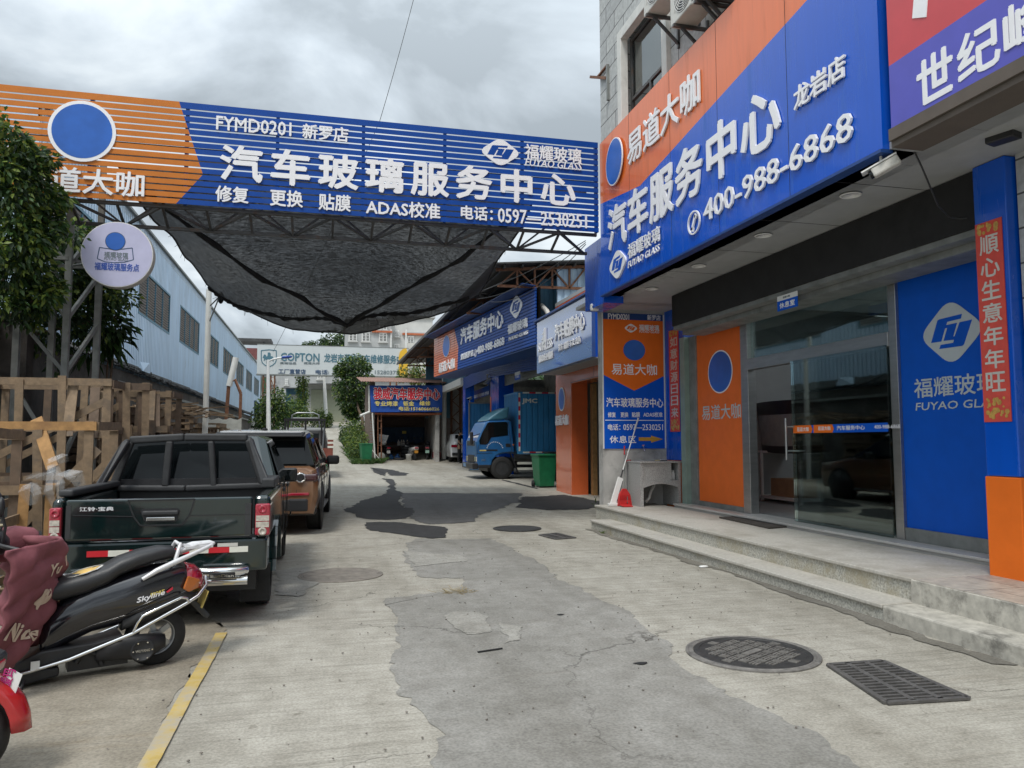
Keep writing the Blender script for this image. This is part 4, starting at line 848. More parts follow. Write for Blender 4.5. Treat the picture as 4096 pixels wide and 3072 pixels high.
# hanging room sign
rs2 = thing('hanging_sign', 'small blue and white room sign hanging from the shutter box', 'sign', (5.7,8,3.1)); XH = bx0-.03; pH = lambda zx,zy: onX((2300+.6329*zx)/S,(400+.6329*zy)/S,XH)
a, b, c_, d = pH(1277,1245), pH(1403,1212), pH(1405,1308), pH(1280,1338); ya_, yb_ = a.y, b.y; z1h, z0h = a.z, d.z; zmh = z0h+(z1h-z0h)*.66
MB().bb((XH,ya_,z0h),(XH+.01,yb_,zmh)).build('blue_part', 'vinyl_blue', rs2); MB().bb((XH,ya_,zmh+.0005),(XH+.01,yb_,z1h)).build('white_part', 'white_plastic', rs2)
wv = ya_-yb_; lettering('休息室', V((XH-.001,ya_-wv*.12,z0h+(zmh-z0h)*.2)), -YA, ZA, wv*.76, (zmh-z0h)*.6, rs2, depth=.001, bold=.03)
lettering('易道大咖', V((XH-.001,ya_-wv*.3,zmh+(z1h-zmh)*.3)), -YA, ZA, wv*.35, (z1h-zmh)*.4, rs2, m='grey_ink', depth=.001)
# security cameras
def bullet_cam(p, d, label, s=1., drop=.25):
    d = V(d).normalized(); t = thing('security_camera', label, 'security camera', p, 0, 'security cameras on the shop fronts')
    up = ZA; x = d.cross(up).normalized(); u = x.cross(d)
    MB().bar(p-d*.13*s, p+d*.10*s, .085*s, .085*s).build('body', 'ac_white', t, bevel=.015*s)
    MB().bar(p-d*.13*s+u*.048*s, p+d*.17*s+u*.048*s, .10*s, .012*s).build('sunshield', 'white_plastic', t)
    MB().cyl(p+d*.10*s, p+d*.125*s, .036*s, 16).build('lens', 'dark_glass', t)
    MB().tube([p+u*.055*s, p+u*.055*s+V((0,0,drop*.5)), p+V((0,.0,drop))], .013*s, 8).box(p+V((0,0,drop)),(.07*s,.07*s,.02*s)).build('bracket', 'ac_white', t)
    return t
p = onX(1910,362,XS+.07); bullet_cam(p, (-.55,.55,-.35), 'cream bullet camera hanging under the corner of the big fascia', 1., .22)
t = thing('security_camera', 'small white twin lens camera under the far end of the fascia', 'security camera', onY(1284,664,12.6), 0, 'security cameras on the shop fronts'); p = V(t.location)
MB().box(p,(.15,.09,.13)).build('body', 'white_plastic', t, bevel=.03, seg=4)
for dx_ in (-.035,.035): MB().cyl(p+V((dx_,-.046,.0)),p+V((dx_,-.055,.0)),.025,14).build('lens', 'dark_glass', t)
MB().cyl(p+V((0,.02,.06)),p+V((0,.02,.27)),.014,8).build('bracket', 'white_plastic', t)
# loose cable and black box under the neighbour soffit
def sagline(a, b, sag, r, n=24, wob=0, seed=1):
    rnd = random.Random(seed); a, b = V(a), V(b); return [a.lerp(b,i/n)-V((0,0,sag*4*(i/n)*(1-i/n)))+V((rnd.uniform(-wob,wob),)*3)*(0<i<n) for i in range(n+1)]
q0, q1, q2 = onX(1962,300,4.75), onX(2050,462,5.6), onX(2098,470,5.75)
m_ = MB(); m_.tube([q0, q0.lerp(q1,.3)+V((0,0,-.03)), q0.lerp(q1,.7)+V((0,0,-.12)), q1+V((0,0,-.03)), q1.lerp(q2,.5)+V((0,0,-.03)), q2], .008, 6); tag(m_.build('loose_cable', 'grey_plastic'), 'thin loose cable drooping from the soffit to the shutter box', 'cable')
p = onX(2166,272,5.3); sp = thing('black_speaker', 'small black box with a cable under the neighbouring sign', 'box', p); MB().box(p,(.14,.22,.26),.3).build('case', 'black_plastic', sp, bevel=.01); MB().tube([p+V((0,0,.12)),p+V((-.05,.1,.3)),p+V((-.15,.2,.5))],.008,6).build('lead', 'cable', sp)
MB().bb((4.5,yl2-.0,zl2+.0),(8,-3,zl2+.1)).build('neighbour_soffit', 'brown_soffit', shop)
# air conditioners
def aircon(front, rear, label, y0, y1, z0, h, fan=True):
    X = front; t = thing('air_conditioner', label, 'air conditioner', (X,(y0+y1)/2,z0), 0, 'air conditioners on the granite wall')
    MB().bb((X,y0,z0),(rear,y1,z0+h)).build('casing', 'ac_white', t, bevel=.015)
    m_ = MB(); c = V((X-.006,y0-(y0-y1)*.42,z0+h/2)); r = h*.42
    for k in range(1,9):
        ring = [c+V((0,math.cos(i*math.pi/14)*r*k/8,math.sin(i*math.pi/14)*r*k/8)) for i in range(29)]
        for a_,b_ in zip(ring,ring[1:]): m_.bar(a_,b_,.007,.006,up=(1,0,0))
    for k in range(8): a_ = k*math.pi/4; m_.bar(c,c+V((0,math.cos(a_)*r,math.sin(a_)*r)),.007,.006,up=(1,0,0))
    m_.build('fan_guard', 'white_plastic', t)
    MB().lathe([(r*1.03,-.003),(r*1.03,.0),(.001,.0)], (X-.0005,c.y,c.z), 28, axis='X').build('fan_opening', 'grey_plastic', t)
    for y in (y0-.12,y1+.12): m_ = MB(); m_.bar((X-.02,y,z0-.025),(XW,y,z0-.025),.04,.04); m_.bar((X+.1,y,z0-.04),(XW,y,z0-.40),.035); m_.bar((XW-.015,y,z0-.45),(XW-.015,y,z0+.1),.035); m_.build('bracket', 'dark_steel', t)
    return t
Xa = 4.36
yq = lambda zx,zy: onX(*ZW(zx,zy),Xa); za1 = yq(655,165).z; za2 = yq(910,262).z
aircon(Xa, Xa+.3, 'white air conditioner with a round fan guard above the window', yq(650,100).y, yq(650,100).y-.85, za1, .55)
aircon(Xa, Xa+.32, 'white air conditioner hung lower beside the window above the orange fascia', yq(902,150).y, yq(902,150).y-.9, za2, .6)
p_ = yq(1100,50); aircon(Xa, Xa+.32, 'partly visible white air conditioner at the top edge near the cables', p_.y, p_.y-.85, p_.z, .55)
# rusty bracket on the wall corner
c0, c1, c2 = onX(*ZW(305,740),XW-.02), onX(*ZW(310,615),XW-.02), onX(*ZW(315,950),XW-.02)
rb = thing('wall_bracket', 'rusty steel bracket sticking out of the granite wall corner', 'bracket', c0); tip = c0+V((-.12,1.0,0)); tip = onX(*ZW(30,722), 4.85); tip = c0+(tip-c0).normalized()*.95
MB().bar(c1,c2,.05,.05).build('back_plate', 'grey_steel', rb); MB().bar(c0,tip,.06,.05).build('arm', 'rusty_steel', rb); MB().bar(c1,c0.lerp(tip,.6),.04,.03).build('strut', 'rusty_steel', rb)
# cable bundle along the top of the fascia
m_ = MB(); rnd = random.Random(3)
for k in range(5):
    a, b = onX(*ZW(1090,545),4.7), onX(*ZW(1560,0),4.7); pts = sagline(a,b,.05*k-.1,.01,12,.03,k); m_.tube(pts,.012,6)
m_.build('cable_bundle', 'cable'); tag(bpy.data.objects['cable_bundle'], 'bundle of black cables running above the orange fascia edge', 'cables')
# overhead wires
m_ = MB(); m_.tube([onY(893,0,30), onY(893,-200,30)], .012, 5); m_.tube(sagline(onY(893,0,30),onY(820,262,30),.1,.01,10), .012, 5); m_.tube(sagline(onY(820,262,30),onY(590,760,54),.3,.01,10), .012, 5)
tag(m_.build('overhead_wire', 'cable'), 'single thin overhead wire against the cloudy sky', 'wire')
m_ = MB()
for k in range(3): m_.tube(sagline(onY(1265,520+4*k,13.2), onY(1000+30*k,640+6*k,19.8), .12+.1*k, .01, 12), .008, 5)
tag(m_.build('wire_bundle', 'cable'), 'thin wires sagging from the fascia corner to the slatted building', 'wires')

# ------------------------------------------------------------------ inside the shop
XI = 8.0; pI = lambda zx,zy: onX(*Z4(zx,zy),XI)
dv = thing('windscreen_display', 'car windscreen on a white display stand inside the doorway', 'display', (XI,pI(740,1180).y,.39))
a, b = pI(605,600), pI(970,600); zt_, zb_ = pI(740,605).z, pI(740,890).z; yl_, yr_ = a.y, b.y-.35
m_ = MB(); NN = 12
def wpt(u, v): w_ = (yl_-yr_)*(1-.18*(1-v)); ym = (yl_+yr_)/2; return V((XI-.05-.25*(1-(2*u-1)**2)+.35*(1-v)*0+.30*v*.6, ym+w_/2-w_*u, zt_+(zb_-zt_)*v-.05*math.sin(math.pi*u)*(v)))
for (v0,v1,mi_) in ((0,.26,0),(.26,.86,1),(.86,1,0)):
    m_.mi(mi_)
    for i in range(NN): u0, u1 = i/NN,(i+1)/NN; mm = 0 if (i in (0,NN-1)) else mi_; m_.mi(mm); m_.quad(wpt(u0,v0),wpt(u1,v0),wpt(u1,v1),wpt(u0,v1))
m_.build('windscreen', ['black_plastic', mat('pale_glass',(.30,.34,.33),.08)], dv, fix='weld', smooth_all=True)
zf_ = .39; zc_ = pI(740,905).z; m_ = MB()
for y in (pI(610,900).y, pI(668,900).y, pI(890,900).y): m_.bb((XI-.05,y-.02,zf_),(XI-.01,y+.02,zc_))
for y in (pI(610,900).y, pI(890,900).y): m_.bb((XI+.5,y-.02,zf_),(XI+.54,y+.02,zc_))
m_.bb((XI-.06,pI(605,900).y,zc_),(XI+.56,pI(892,900).y,zc_+.04)); m_.bb((XI-.05,pI(610,900).y,zf_+.05),(XI+.54,pI(890,900).y,zf_+.1)); m_.build('stand', 'white_plastic', dv)
pw = lambda zx,zy: onX(*Z4(zx,zy),XI-.32)
letter_px('福耀集团', pw, Z4(668,772), Z4(752,750), -YA, ZA, dv, m='grey_ink', depth=.002); letter_px('使命创造未来', pw, Z4(608,838), Z4(755,818), -YA, ZA, dv, m='grey_ink', depth=.002); letter_px('镀膜玻璃体验', pw, Z4(725,655), Z4(820,640), -YA, ZA, dv, m='film_grey', depth=.002)
cbx = MB(); cbx.bb((XI+.05,pI(700,1100).y,zf_+.102),(XI+.45,pI(850,1100).y,zf_+.42)); tag(cbx.build('cardboard_box', 'cardboard', bevel=.005), 'brown cardboard box on the lower rail of the windscreen stand', 'box')
XB = 9.2; pB = lambda zx,zy: onX(*Z4(zx,zy),XB)
MB().bb((XB+.01,12.9,.386),(XB+.1,pB(985,900).y,SZ-.01)).build('partition', 'interior_wall', shop)
tv = MB(); tv.bb((XB-.06,pB(596,430).y,pB(680,492).z),(XB,pB(776,430).y,pB(680,400).z+.25)); tag(tv.build('wall_screen', 'dark_glass', bevel=.01), 'black wall mounted screen inside the shop doorway', 'screen')
ws = thing('room_sign', 'white and blue notice board on the inner wall under the screen', 'sign', pB(695,550)); A0, A1 = pB(632,512), pB(756,580); zm_ = A1.z+(A0.z-A1.z)*.62
MB().bb((XB-.012,A0.y,A1.z),(XB,A1.y,zm_)).build('blue_part', 'vinyl_blue', ws); MB().bb((XB-.012,A0.y,zm_+.001),(XB,A1.y,A0.z)).build('white_part', 'white_plastic', ws)
letter_px('镀膜玻璃体检区', lambda x,y: onX(x,y,XB-.013), Z4(640,572), Z4(750,546), -YA, ZA, ws, depth=.001)
# stair
stc = thing('inner_staircase', 'dark staircase rising to the left behind the sliding glass door', 'staircase', (9.6,7.5,.39)); m_ = MB(); XSa = 9.4
ypos = [onX(*Z4(x,900),XSa).y for x in (945,1020,1090,1165)]; zpos = [onX(*Z4(1000,z),XSa).z for z in (1095,1010,940,860)]
yEnd = onX(*Z4(1245,900),XSa).y
for y,z in zip(ypos,zpos): m_.bb((XSa,y,.386),(XSa+1.1,yEnd,z)); m_.bb((XSa-.02,y+.02,z+.001),(XSa+1.1,yEnd,z+.03))
m_.build('steps', mat('stair_grey',(.16,.16,.155),.5), stc)
m_ = MB(); a, b = onX(*Z4(1200,830),XSa), onX(*Z4(1350,650),XSa); m_.bar(a,b,.05); m_.bar(a,V((a.x,a.y,.4)),.03); m_.bar(V((a.x,yEnd,.4)),V((a.x,yEnd,zpos[-1]+.6)),.03); m_.build('railing', 'black_plastic', stc)
# wooden chair
XC_ = 7.1; pC = lambda zx,zy: onX(*Z4(zx,zy),XC_); ch = thing('wooden_chair', 'brown wooden armchair behind the fixed glass near the steel mullion', 'chair', (XC_,pC(1440,1300).y,.39))
y0c, y1c = pC(1418,1150).y, pC(1418,1150).y-.5; zseat = pC(1440,1145).z
MB().bb((XC_,y0c,zseat-.05),(XC_+.5,y1c,zseat)).build('seat', 'chair_wood', ch, bevel=.01)
for (xx,yy) in ((XC_+.03,y0c-.03),(XC_+.47,y0c-.03),(XC_+.03,y1c+.03),(XC_+.47,y1c+.03)): MB().tube([(xx,yy,.388),(xx,yy,zseat-.051)],.022,8).build('leg', 'chair_wood', ch)
ztop = pC(1365,850).z
for xx in (XC_+.03,XC_+.24,XC_+.47): MB().tube([(xx,y0c-.03,zseat),(xx,y0c+.0,zseat+(ztop-zseat)*.4),(xx,y0c+.16,ztop)],.022,8).build('back_post', 'chair_wood', ch)
MB().tube([(XC_,y0c+.16,ztop),(XC_+.5,y0c+.16,ztop)],.028,8).build('top_rail', 'chair_wood', ch); MB().tube([(XC_+.03,y0c-.03,.5),(XC_+.03,y1c+.03,.5)],.015,8).build('stretcher', 'chair_wood', ch)
for (za_,zb_) in ((1000,890),(1150,1040)):
    P_ = onX(*Z4(1325,zb_),9.0); Q_ = onX(*Z4(1392,za_),9.0); m_ = MB(); m_.bb((9.0,P_.y,Q_.z),(9.02,Q_.y,P_.z)); o = m_.build('wall_picture', mat('poster_dark',(.03,.05,.09),.3,var=.9,scale=9)); tag(o, 'dark blue picture on the inner wall beside the wooden chair, %s one' % ('upper' if za_==1000 else 'lower'), 'picture', 'pictures on the inner wall')
# ------------------------------------------------------------------ foliage tools
def leafmat(name, col, tr=.35, rough=.5):
    m, N, L = nodes_mat(name); b = N['Principled BSDF']; b.inputs['Roughness'].default_value = rough; o = N['Material Output']
    g = N.new('ShaderNodeNewGeometry'); n = N.new('ShaderNodeTexNoise'); n.inputs['Scale'].default_value = 3.; n.inputs['Detail'].default_value = 5; L.new(g.outputs['Position'], n.inputs['Vector'])
    r = N.new('ShaderNodeValToRGB'); L.new(n.outputs[0], r.inputs[0]); r.color_ramp.elements[0].position = .3; r.color_ramp.elements[1].position = .7
    r.color_ramp.elements[0].color = (*[c*.65 for c in col],1); r.color_ramp.elements[1].color = (*[min(1,c*1.35) for c in col],1); L.new(r.outputs[0], b.inputs['Base Color'])
    t = N.new('ShaderNodeBsdfTranslucent'); L.new(r.outputs[0], t.inputs[0]); x = N.new('ShaderNodeMixShader'); x.inputs[0].default_value = tr; L.new(b.outputs[0], x.inputs[1]); L.new(t.outputs[0], x.inputs[2]); L.new(x.outputs[0], o.inputs[0]); return m
leafmat('leaf_dark', (.020,.050,.014)); leafmat('leaf_mid', (.045,.10,.022)); leafmat('leaf_light', (.16,.22,.035)); leafmat('leaf_yellow', (.22,.20,.05)); leafmat('leaf_gloss', (.02,.05,.016), .15, .25); leafmat('grass_green', (.09,.16,.035))
def leaf(mb, p, d, l, w_, rnd, fold=.25):
    d = d.normalized(); s = d.cross(V((rnd.uniform(-1,1),rnd.uniform(-1,1),rnd.uniform(-1,1)))); s = s.normalized() if s.length>1e-4 else d.orthogonal().normalized(); n = s.cross(d)
    a = p; b = p+d*l*.45+s*w_/2+n*fold*w_*.5; c = p+d*l+V((0,0,-l*.18)); e = p+d*l*.45-s*w_/2+n*fold*w_*.5; m = p+d*l*.5
    mb.add([a,b,c,e,m],[(0,1,4),(1,2,4),(2,3,4),(3,0,4)])
def crown(mb, clumps, per, l, rnd, weights=(.5,.35,.15), w_=.5, droop=.3):
    for (c,r) in clumps:
        c = V(c); r = V(r) if not isinstance(r,(int,float)) else V((r,r,r))
        for _ in range(per):
            q = V((rnd.gauss(0,1),rnd.gauss(0,1),rnd.gauss(0,1))); q = q.normalized()*(rnd.random()**.35)
            p = c+V((q.x*r.x,q.y*r.y,q.z*r.z)); x = rnd.random()+.25*max(0,q.z)
            mb.mi(0 if x < weights[0] else 1 if x < weights[0]+weights[1] else 2)
            d = q+V((rnd.uniform(-.6,.6),rnd.uniform(-.6,.6),rnd.uniform(-.5,.4)-droop)); s = rnd.uniform(.7,1.3)
            leaf(mb, p, d, l*s, l*w_*s, rnd)
def trunk(mb, pts, r0, r1, n=8):
    k = len(pts)-1; mb.tube(pts, [r0+(r1-r0)*i/k for i in range(k+1)], n)
def clump_cloud(c, R, n, r, rnd, low=-.8):
    out = []
    for _ in range(n):
        while True:
            q = V((rnd.uniform(-1,1),rnd.uniform(-1,1),rnd.uniform(low,1)))
            if q.length < 1: break
        s = rnd.uniform(.7,1.35); out.append((V(c)+V((q.x*R[0],q.y*R[1],q.z*R[2])), (r*s,r*s,r*s*.75)))
    return out

# ------------------------------------------------------------------ annex with the orange wall and its sign
Z7 = lambda zx,zy: ((1600+.663*zx)/S,(1000+.663*zy)/S); Z6 = lambda zx,zy: ((1600+.4219*zx)/S,(1000+.4219*zy)/S)
XN = 6.24; an = thing('annex_building', 'low orange annex between the shop and the slatted service building', 'building', (XN,17,.1))
yA0, yA1 = 20.05, 18.72; zLt = 2.98
mat('annex_orange', (.62,.13,.04), .22, var=.06, coat=.6)
MB().bb((XN,yA0,.05),(XN+.45,yA1,5.2)).bb((XN,yA1,zLt),(XN+.45,YW_+.26,5.2)).build('orange_wall', 'annex_orange', an, bevel=.01)
MB().bb((XN+.45,yA0,.05),(XN+5,yA0-.2,5.2)).bb((XN+4.8,yA0-.2,.05),(XN+5,YW_+.26,5.2)).bb((XN,yA0,5.202),(XN+5,YW_+.26,5.3)).bb((XN+.46,YW_+.46,.05),(XN+5,YW_+.27,5.2)).build('back_wall', 'interior_wall', an)
MB().bb((XN+.5,yA1-.06,.1),(XN+.62,yA1-.22,2.97)).build('door_post', 'pine', an)
MB().bb((XN-.004,yA1+.02,zLt+.015),(XN+.01,13.42,zLt+.03)).bb((XN-.003,17,zLt+.03),(XN+.01,17.012,5.1)).build('panel_joint', 'cable', an)
pA = lambda x,y: onX(x,y,XN-.002)
disc(pA(*Z7(978,900)), -YA, ZA, (pA(*Z7(960,900)).y-pA(*Z7(997,900)).y)/2, (pA(*Z7(978,830)).z-pA(*Z7(978,973)).z)/2, an, rw=.1)
letter_px('易道大咖', pA, Z7(942,1060), Z7(1018,990), -YA, ZA, an, depth=.03, bold=.02)
XU = 5.6; pU = lambda x,y: onX(x,y,XU); sn = thing('film_shop_sign', 'glossy pale blue film shop sign on the orange annex', 'sign', (XU,17,4))
yU0 = pU(*Z6(1297,900)).y; yU1 = pU(*Z6(1818,800)).y; zU0 = 3.3; zU1 = pU(*Z6(1290,690)).z
mat('gloss_blue', (.035,.11,.36), .06, var=.25, scale=.7, coat=1., stretch=(1,.5,2))
MB().bb((XU,yU0,zU0),(XU+.08,yU1,zU1)).build('face', 'gloss_blue', sn)
MB().bb((XU+.08,yU0,zU0-.002),(XN-.002,yU1+.002,zU1)).build('casing', 'panel_blue', sn); MB().bb((XU-.06,yU0+.1,zU1+.002),(XN,yU1-.02,zU1+.05)).build('cap', 'dark_slat_blue', sn)
MB().bb((XU+.1,yU0-.02,zU0-.03),(XN,yU1,zU0-.004)).build('soffit', 'soffit_grey', sn)
def ut(body, l, r, t, b, **k): return box_text(body, pU, -YA, ZA, Z6(*l), Z6(*r), Z6(*t), Z6(*b), sn, depth=.02, **k)
ut('汽车贴膜中心', (1475,800), (1758,650), (1735,580), (1485,870), bold=.03); ut('SUNLESS', (1318,935), (1452,860), (1440,830), (1325,972), bold=.03)
ut('懂玻璃·更懂膜', (1322,1040), (1458,980), (1450,955), (1328,1072), bold=.03); ut('洗车 贴膜 车衣 改色', (1510,940), (1720,840), (1712,815), (1515,962), bold=.02)
m_ = MB(); q = [pU(*Z6(*p)) for p in ((1376,742),(1388,738),(1388,870),(1368,905))]; m_.prism(q,(-.04,0,0)); m_.prism([pU(*Z6(*p)) for p in ((1350,860),(1372,815),(1376,850))],(-.04,0,0)); m_.prism([pU(*Z6(*p)) for p in ((1354,805),(1374,775),(1376,800))],(-.04,0,0)); m_.build('emblem', 'letter_white', sn)
m_ = MB(); m_.tube([V((5.9,22.2,5.0)),V((5.9,20.6,5.25)),V((5.92,20.3,5.27)),V((6.0,20.1,5.1)),V((6.1,19.9,4.8))], .075, 12); tag(m_.build('drain_pipe', 'pvc_white'), 'thick white drain pipe elbow behind the film shop sign', 'pipe')

# ------------------------------------------------------------------ slatted service building
XB2 = 6.35; sv = thing('service_building', 'blue service building with open bays and rusty roof trusses', 'building', (XB2,30,.2))
g0 = .2
MB().bb((XB2+.0,20.3,5.2),(XB2+.12,33.8,6.0)).bb((12.5,20.1,g0-.2),(12.7,42,6.4)).bb((XB2+.1,20.1,g0-.2),(12.5,20.28,6.4)).build('wall', 'corr_teal', sv)
MB().bb((12.3,20.3,g0-.2),(12.49,41.8,5.6)).bb((XB2+.6,41.9,g0),(12.4,42.1,5)).build('inner_wall', 'plaster_dirty', sv)
# pale corrugated gable above the annex
m_ = MB()
for i in range(30): x = 6.3+i*.2; m_.bb((x,20.02,4.9),(x+.1,20.1,6.30+.03*i*.2)); m_.bb((x+.1,20.05,4.9),(x+.2,20.1,6.30+.03*i*.2))
m_.build('gable_sheet', 'corr_blue', sv)
m_ = MB()
for i in range(10): x = 5.95+i*.14; m_.bb((x,20.55,4.6),(x+.07,20.62,6.1)); m_.bb((x+.07,20.58,4.6),(x+.14,20.62,6.1))
m_.build('side_sheet', 'corr_teal', sv)
e0 = onY(*F2(1980,1055),19.6); xe = e0.x; ze = e0.z
m_ = MB(); ny = 60
slope = .085
def rfz(x): return ze+(x-xe)*slope
m_.prism([(xe,19.6,ze),(12.8,19.6,rfz(12.8)),(12.8,19.6,rfz(12.8)+.04),(xe,19.6,ze+.04)], (0,27.5,0)); m_.build('roof', 'roof_dark', sv)
m_ = MB()
for y in (19.95,24.5,29,33.5,38,42.5):
    m_ = MB(); m_.bar((xe+.1,y,ze-.08),(8.6,y,rfz(8.6)-.08),.06,.08); m_.bar((xe+.15,y,ze-.52),(8.6,y,ze-.46),.05,.07); x = xe+.2; k = 0
    while x < 8.3:
        m_.bar((x,y,ze-.5),(x+.5,y,rfz(x+.5)-.1),.045) if k%2==0 else m_.bar((x,y,rfz(x)-.1),(x+.5,y,ze-.5),.045); m_.bar((x+.5,y,ze-.5),(x+.5,y,rfz(x+.5)-.1),.05); x += .5; k += 1
    m_.build('truss', 'rusty_steel', sv)
m_ = MB()
for i in range(12): x = xe+.3+i*.5; m_.bar((x,19.7,rfz(x)-.045),(x,46.8,rfz(x)-.045),.05,.08)
m_.bar((xe,19.62,ze-.0),(xe,47,ze-.0),.05,.12); m_.build('purlin', 'dark_steel', sv)
# slatted sign, set at an angle
Pf = V((5.58,20.0,5)); dF = V((-.105,1,0)).normalized(); nF = V((-1,-.105,0)).normalized(); UFF = -dF
pF2 = lambda x,y: onP(x,y,Pf,nF)
fs = thing('slatted_sign', 'dark blue slatted sign with an orange end over the truck bay', 'sign', Pf)
TL, BL, TR, BR = pF2(*Z6(330,850)), pF2(*Z6(343,1208)), pF2(*Z6(1262,352)), pF2(*Z6(1297,880))
lF = lambda p: (p-Pf).dot(UFF)
u0, u1 = lF(TL), lF(TR)+.25; zt2 = (TL.z+TR.z)/2; zb2_ = (BL.z+BR.z)/2
W2 = lambda u,z,o=0: V((Pf.x,Pf.y,0))+UFF*u+nF*o+V((0,0,z))
ub = [lF(pF2(*Z6(a,b))) for a,b in ((520,740),(560,920),(550,1140))]; zbm = pF2(*Z6(560,920)).z
def ubx(z): return ub[1]+(ub[0]-ub[1])*(z-zbm)/(zt2-zbm) if z > zbm else ub[1]+(ub[2]-ub[1])*(z-zbm)/(zb2_-zbm)
mo, mb = MB(), MB(); n2 = 17; ph = (zt2-zb2_)/n2
for i in range(n2):
    a, b = zb2_+i*ph, zb2_+i*ph+ph*.80
    mo.prism([W2(u0,a),W2(ubx(a),a),W2(ubx(b),b),W2(u0,b)], nF*.03); mb.prism([W2(ubx(a),a),W2(u1,a),W2(u1,b),W2(ubx(b),b)], nF*.03)
mo.build('orange_slats', 'panel_orange', fs); mb.build('blue_slats', 'slat_blue', fs)
MB().prism([W2(u0,zb2_,-.12),W2(u1,zb2_,-.12),W2(u1,zt2,-.12),W2(u0,zt2,-.12)], nF*.05).build('backing', 'hole_black', fs)
# sloped slat hood between the sign and the eaves
m_, m2 = MB(), MB()
for i in range(13):
    f0, f1 = i/13, (i+.78)/13; o0, o1 = f0*.8-.8, f1*.8-.8
    a0, a1 = zt2+.02+f0*(ze-.5-zt2), zt2+.02+f1*(ze-.5-zt2)
    q = lambda u,f,z: W2(u,z, .03+f*.38)
    m_.prism([q(u0-.2,f0,a0),q(u0+1.,f0,a0),q(u0+1.,f1,a1),q(u0-.2,f1,a1)], (0,0,.02)); m2.prism([q(u0+1.,f0,a0),q(u1,f0,a0),q(u1,f1,a1),q(u0+1.,f1,a1)], (0,0,.02))
m_.build('hood_end_slats', 'dark_slat_blue', fs); m2.build('hood_slats', 'dark_slat_blue', fs)
m_ = MB(); m_.prism([W2(u0-.6,zt2,.05),W2(u0-.25,zt2,.05),W2(u0-.25,ze-.3,.45),W2(u0-.6,ze-.1,.45)], nF*.04)
MB().prism([W2(u0,zb2_-.01,0),W2(u1,zb2_-.01,0),W2(u1,zb2_-.01,-.85),W2(u0,zb2_-.01,-.85)], (0,0,-.04)).build('soffit', 'dark_slat_blue', fs)
def ft(body, l, r, t, b, **k): return box_text(body, pF2, UFF, ZA, Z6(*l), Z6(*r), Z6(*t), Z6(*b), fs, off=.06, depth=.03, **k)
ft('汽车服务中心', (587,820), (993,620), (960,560), (597,900), bold=.03); ft('龙岩新罗店', (588,1010), (708,970), (700,945), (592,1045), bold=.025); ft('400-988-6868', (745,960), (1002,860), (990,825), (752,988), bold=.025)
ft('福耀玻璃', (1037,770), (1222,690), (1210,640), (1045,800), bold=.02); ft('FUYAO GLASS', (1047,835), (1227,790), (1220,765), (1050,862), bold=.02, shear=.15); ft('易道大咖', (378,1120), (528,1060), (520,1020), (384,1170), bold=.02)
c = pF2(*Z6(1114,540))+nF*.03; emblem(c, UFF, ZA, (lF(pF2(*Z6(1175,510)))-lF(pF2(*Z6(1052,570))))/2, (pF2(*Z6(1110,428)).z-pF2(*Z6(1114,650)).z)/2, fs, 'slat_blue')
c = pF2(*Z6(449,912))+nF*.03; disc(c, UFF, ZA, (lF(pF2(*Z6(482,900)))-lF(pF2(*Z6(417,920))))/2, (pF2(*Z6(449,815)).z-pF2(*Z6(449,1015)).z)/2, fs, rw=.04)
phone_icon(pF2, Z6(727,977), Z6(716,980), Z6(727,945), UFF, ZA, fs, .04)
# lower slatted lintel, bays, pillars
Pl = lambda x,y: onX(x,y,XB2-.08)
st_ = [(600,1212,1322),(860,1078,1205),(1320,970,1128)]
m_ = MB(); nl = 7
for i in range(nl):
    for (xa_,ta,ba),(xb_,tb,bb_) in zip(st_,st_[1:]):
        f0, f1 = i/nl, (i+.82)/nl; m_.prism([Pl(*Z6(xa_,ba+(ta-ba)*f0)),Pl(*Z6(xb_,bb_+(tb-bb_)*f0)),Pl(*Z6(xb_,bb_+(tb-bb_)*f1)),Pl(*Z6(xa_,ba+(ta-ba)*f1))], (.05,0,0))
m_.build('lintel_slats', 'slat_blue', sv)
MB().prism([Pl(*Z6(600,1320))+V((.06,0,0)),Pl(*Z6(860,1200))+V((.06,0,0)),Pl(*Z6(1320,1125))+V((.06,0,0)),Pl(*Z6(1320,900))+V((.06,0,0)),Pl(*Z6(600,1200))+V((.06,0,0))],(.05,0,0)).build('lintel_backing', 'hole_black', sv)
yp_ = [onX(*Z6(x,1350),XB2).y for x in (606,630,862,940)]
o = MB().bb((XB2-.05,yp_[0],g0),(XB2+.35,yp_[1],4.3)).build('pillar', 'panel_blue', sv); o = MB().bb((XB2-.02,yp_[2],g0),(XB2+.55,yp_[3],4.0)).build('pillar', 'panel_blue', sv)
MB().bb((XB2-.03,yp_[2]+.03,1.5),(XB2-.005,yp_[2]-.18,3.2)).build('pillar_strip', 'panel_orange', sv)
m_ = MB(); zsh = Pl(*Z6(1000,1262)).z
for i in range(9): m_.bb((XB2+.2,yp_[3]-.02,zsh+i*.09),(XB2+.26+.02*(i%2),20.3,zsh+.085+i*.09))
m_.build('roller_shutter', 'grey_steel', sv)
hs = thing('hanging_sign', 'small blue sign hanging over the truck bay', 'sign', (XB2,24,3.4)); ph_ = lambda a,b: onX(*Z6(a,b),XB2-.1); a, d = ph_(1088,1178), ph_(1138,1222)
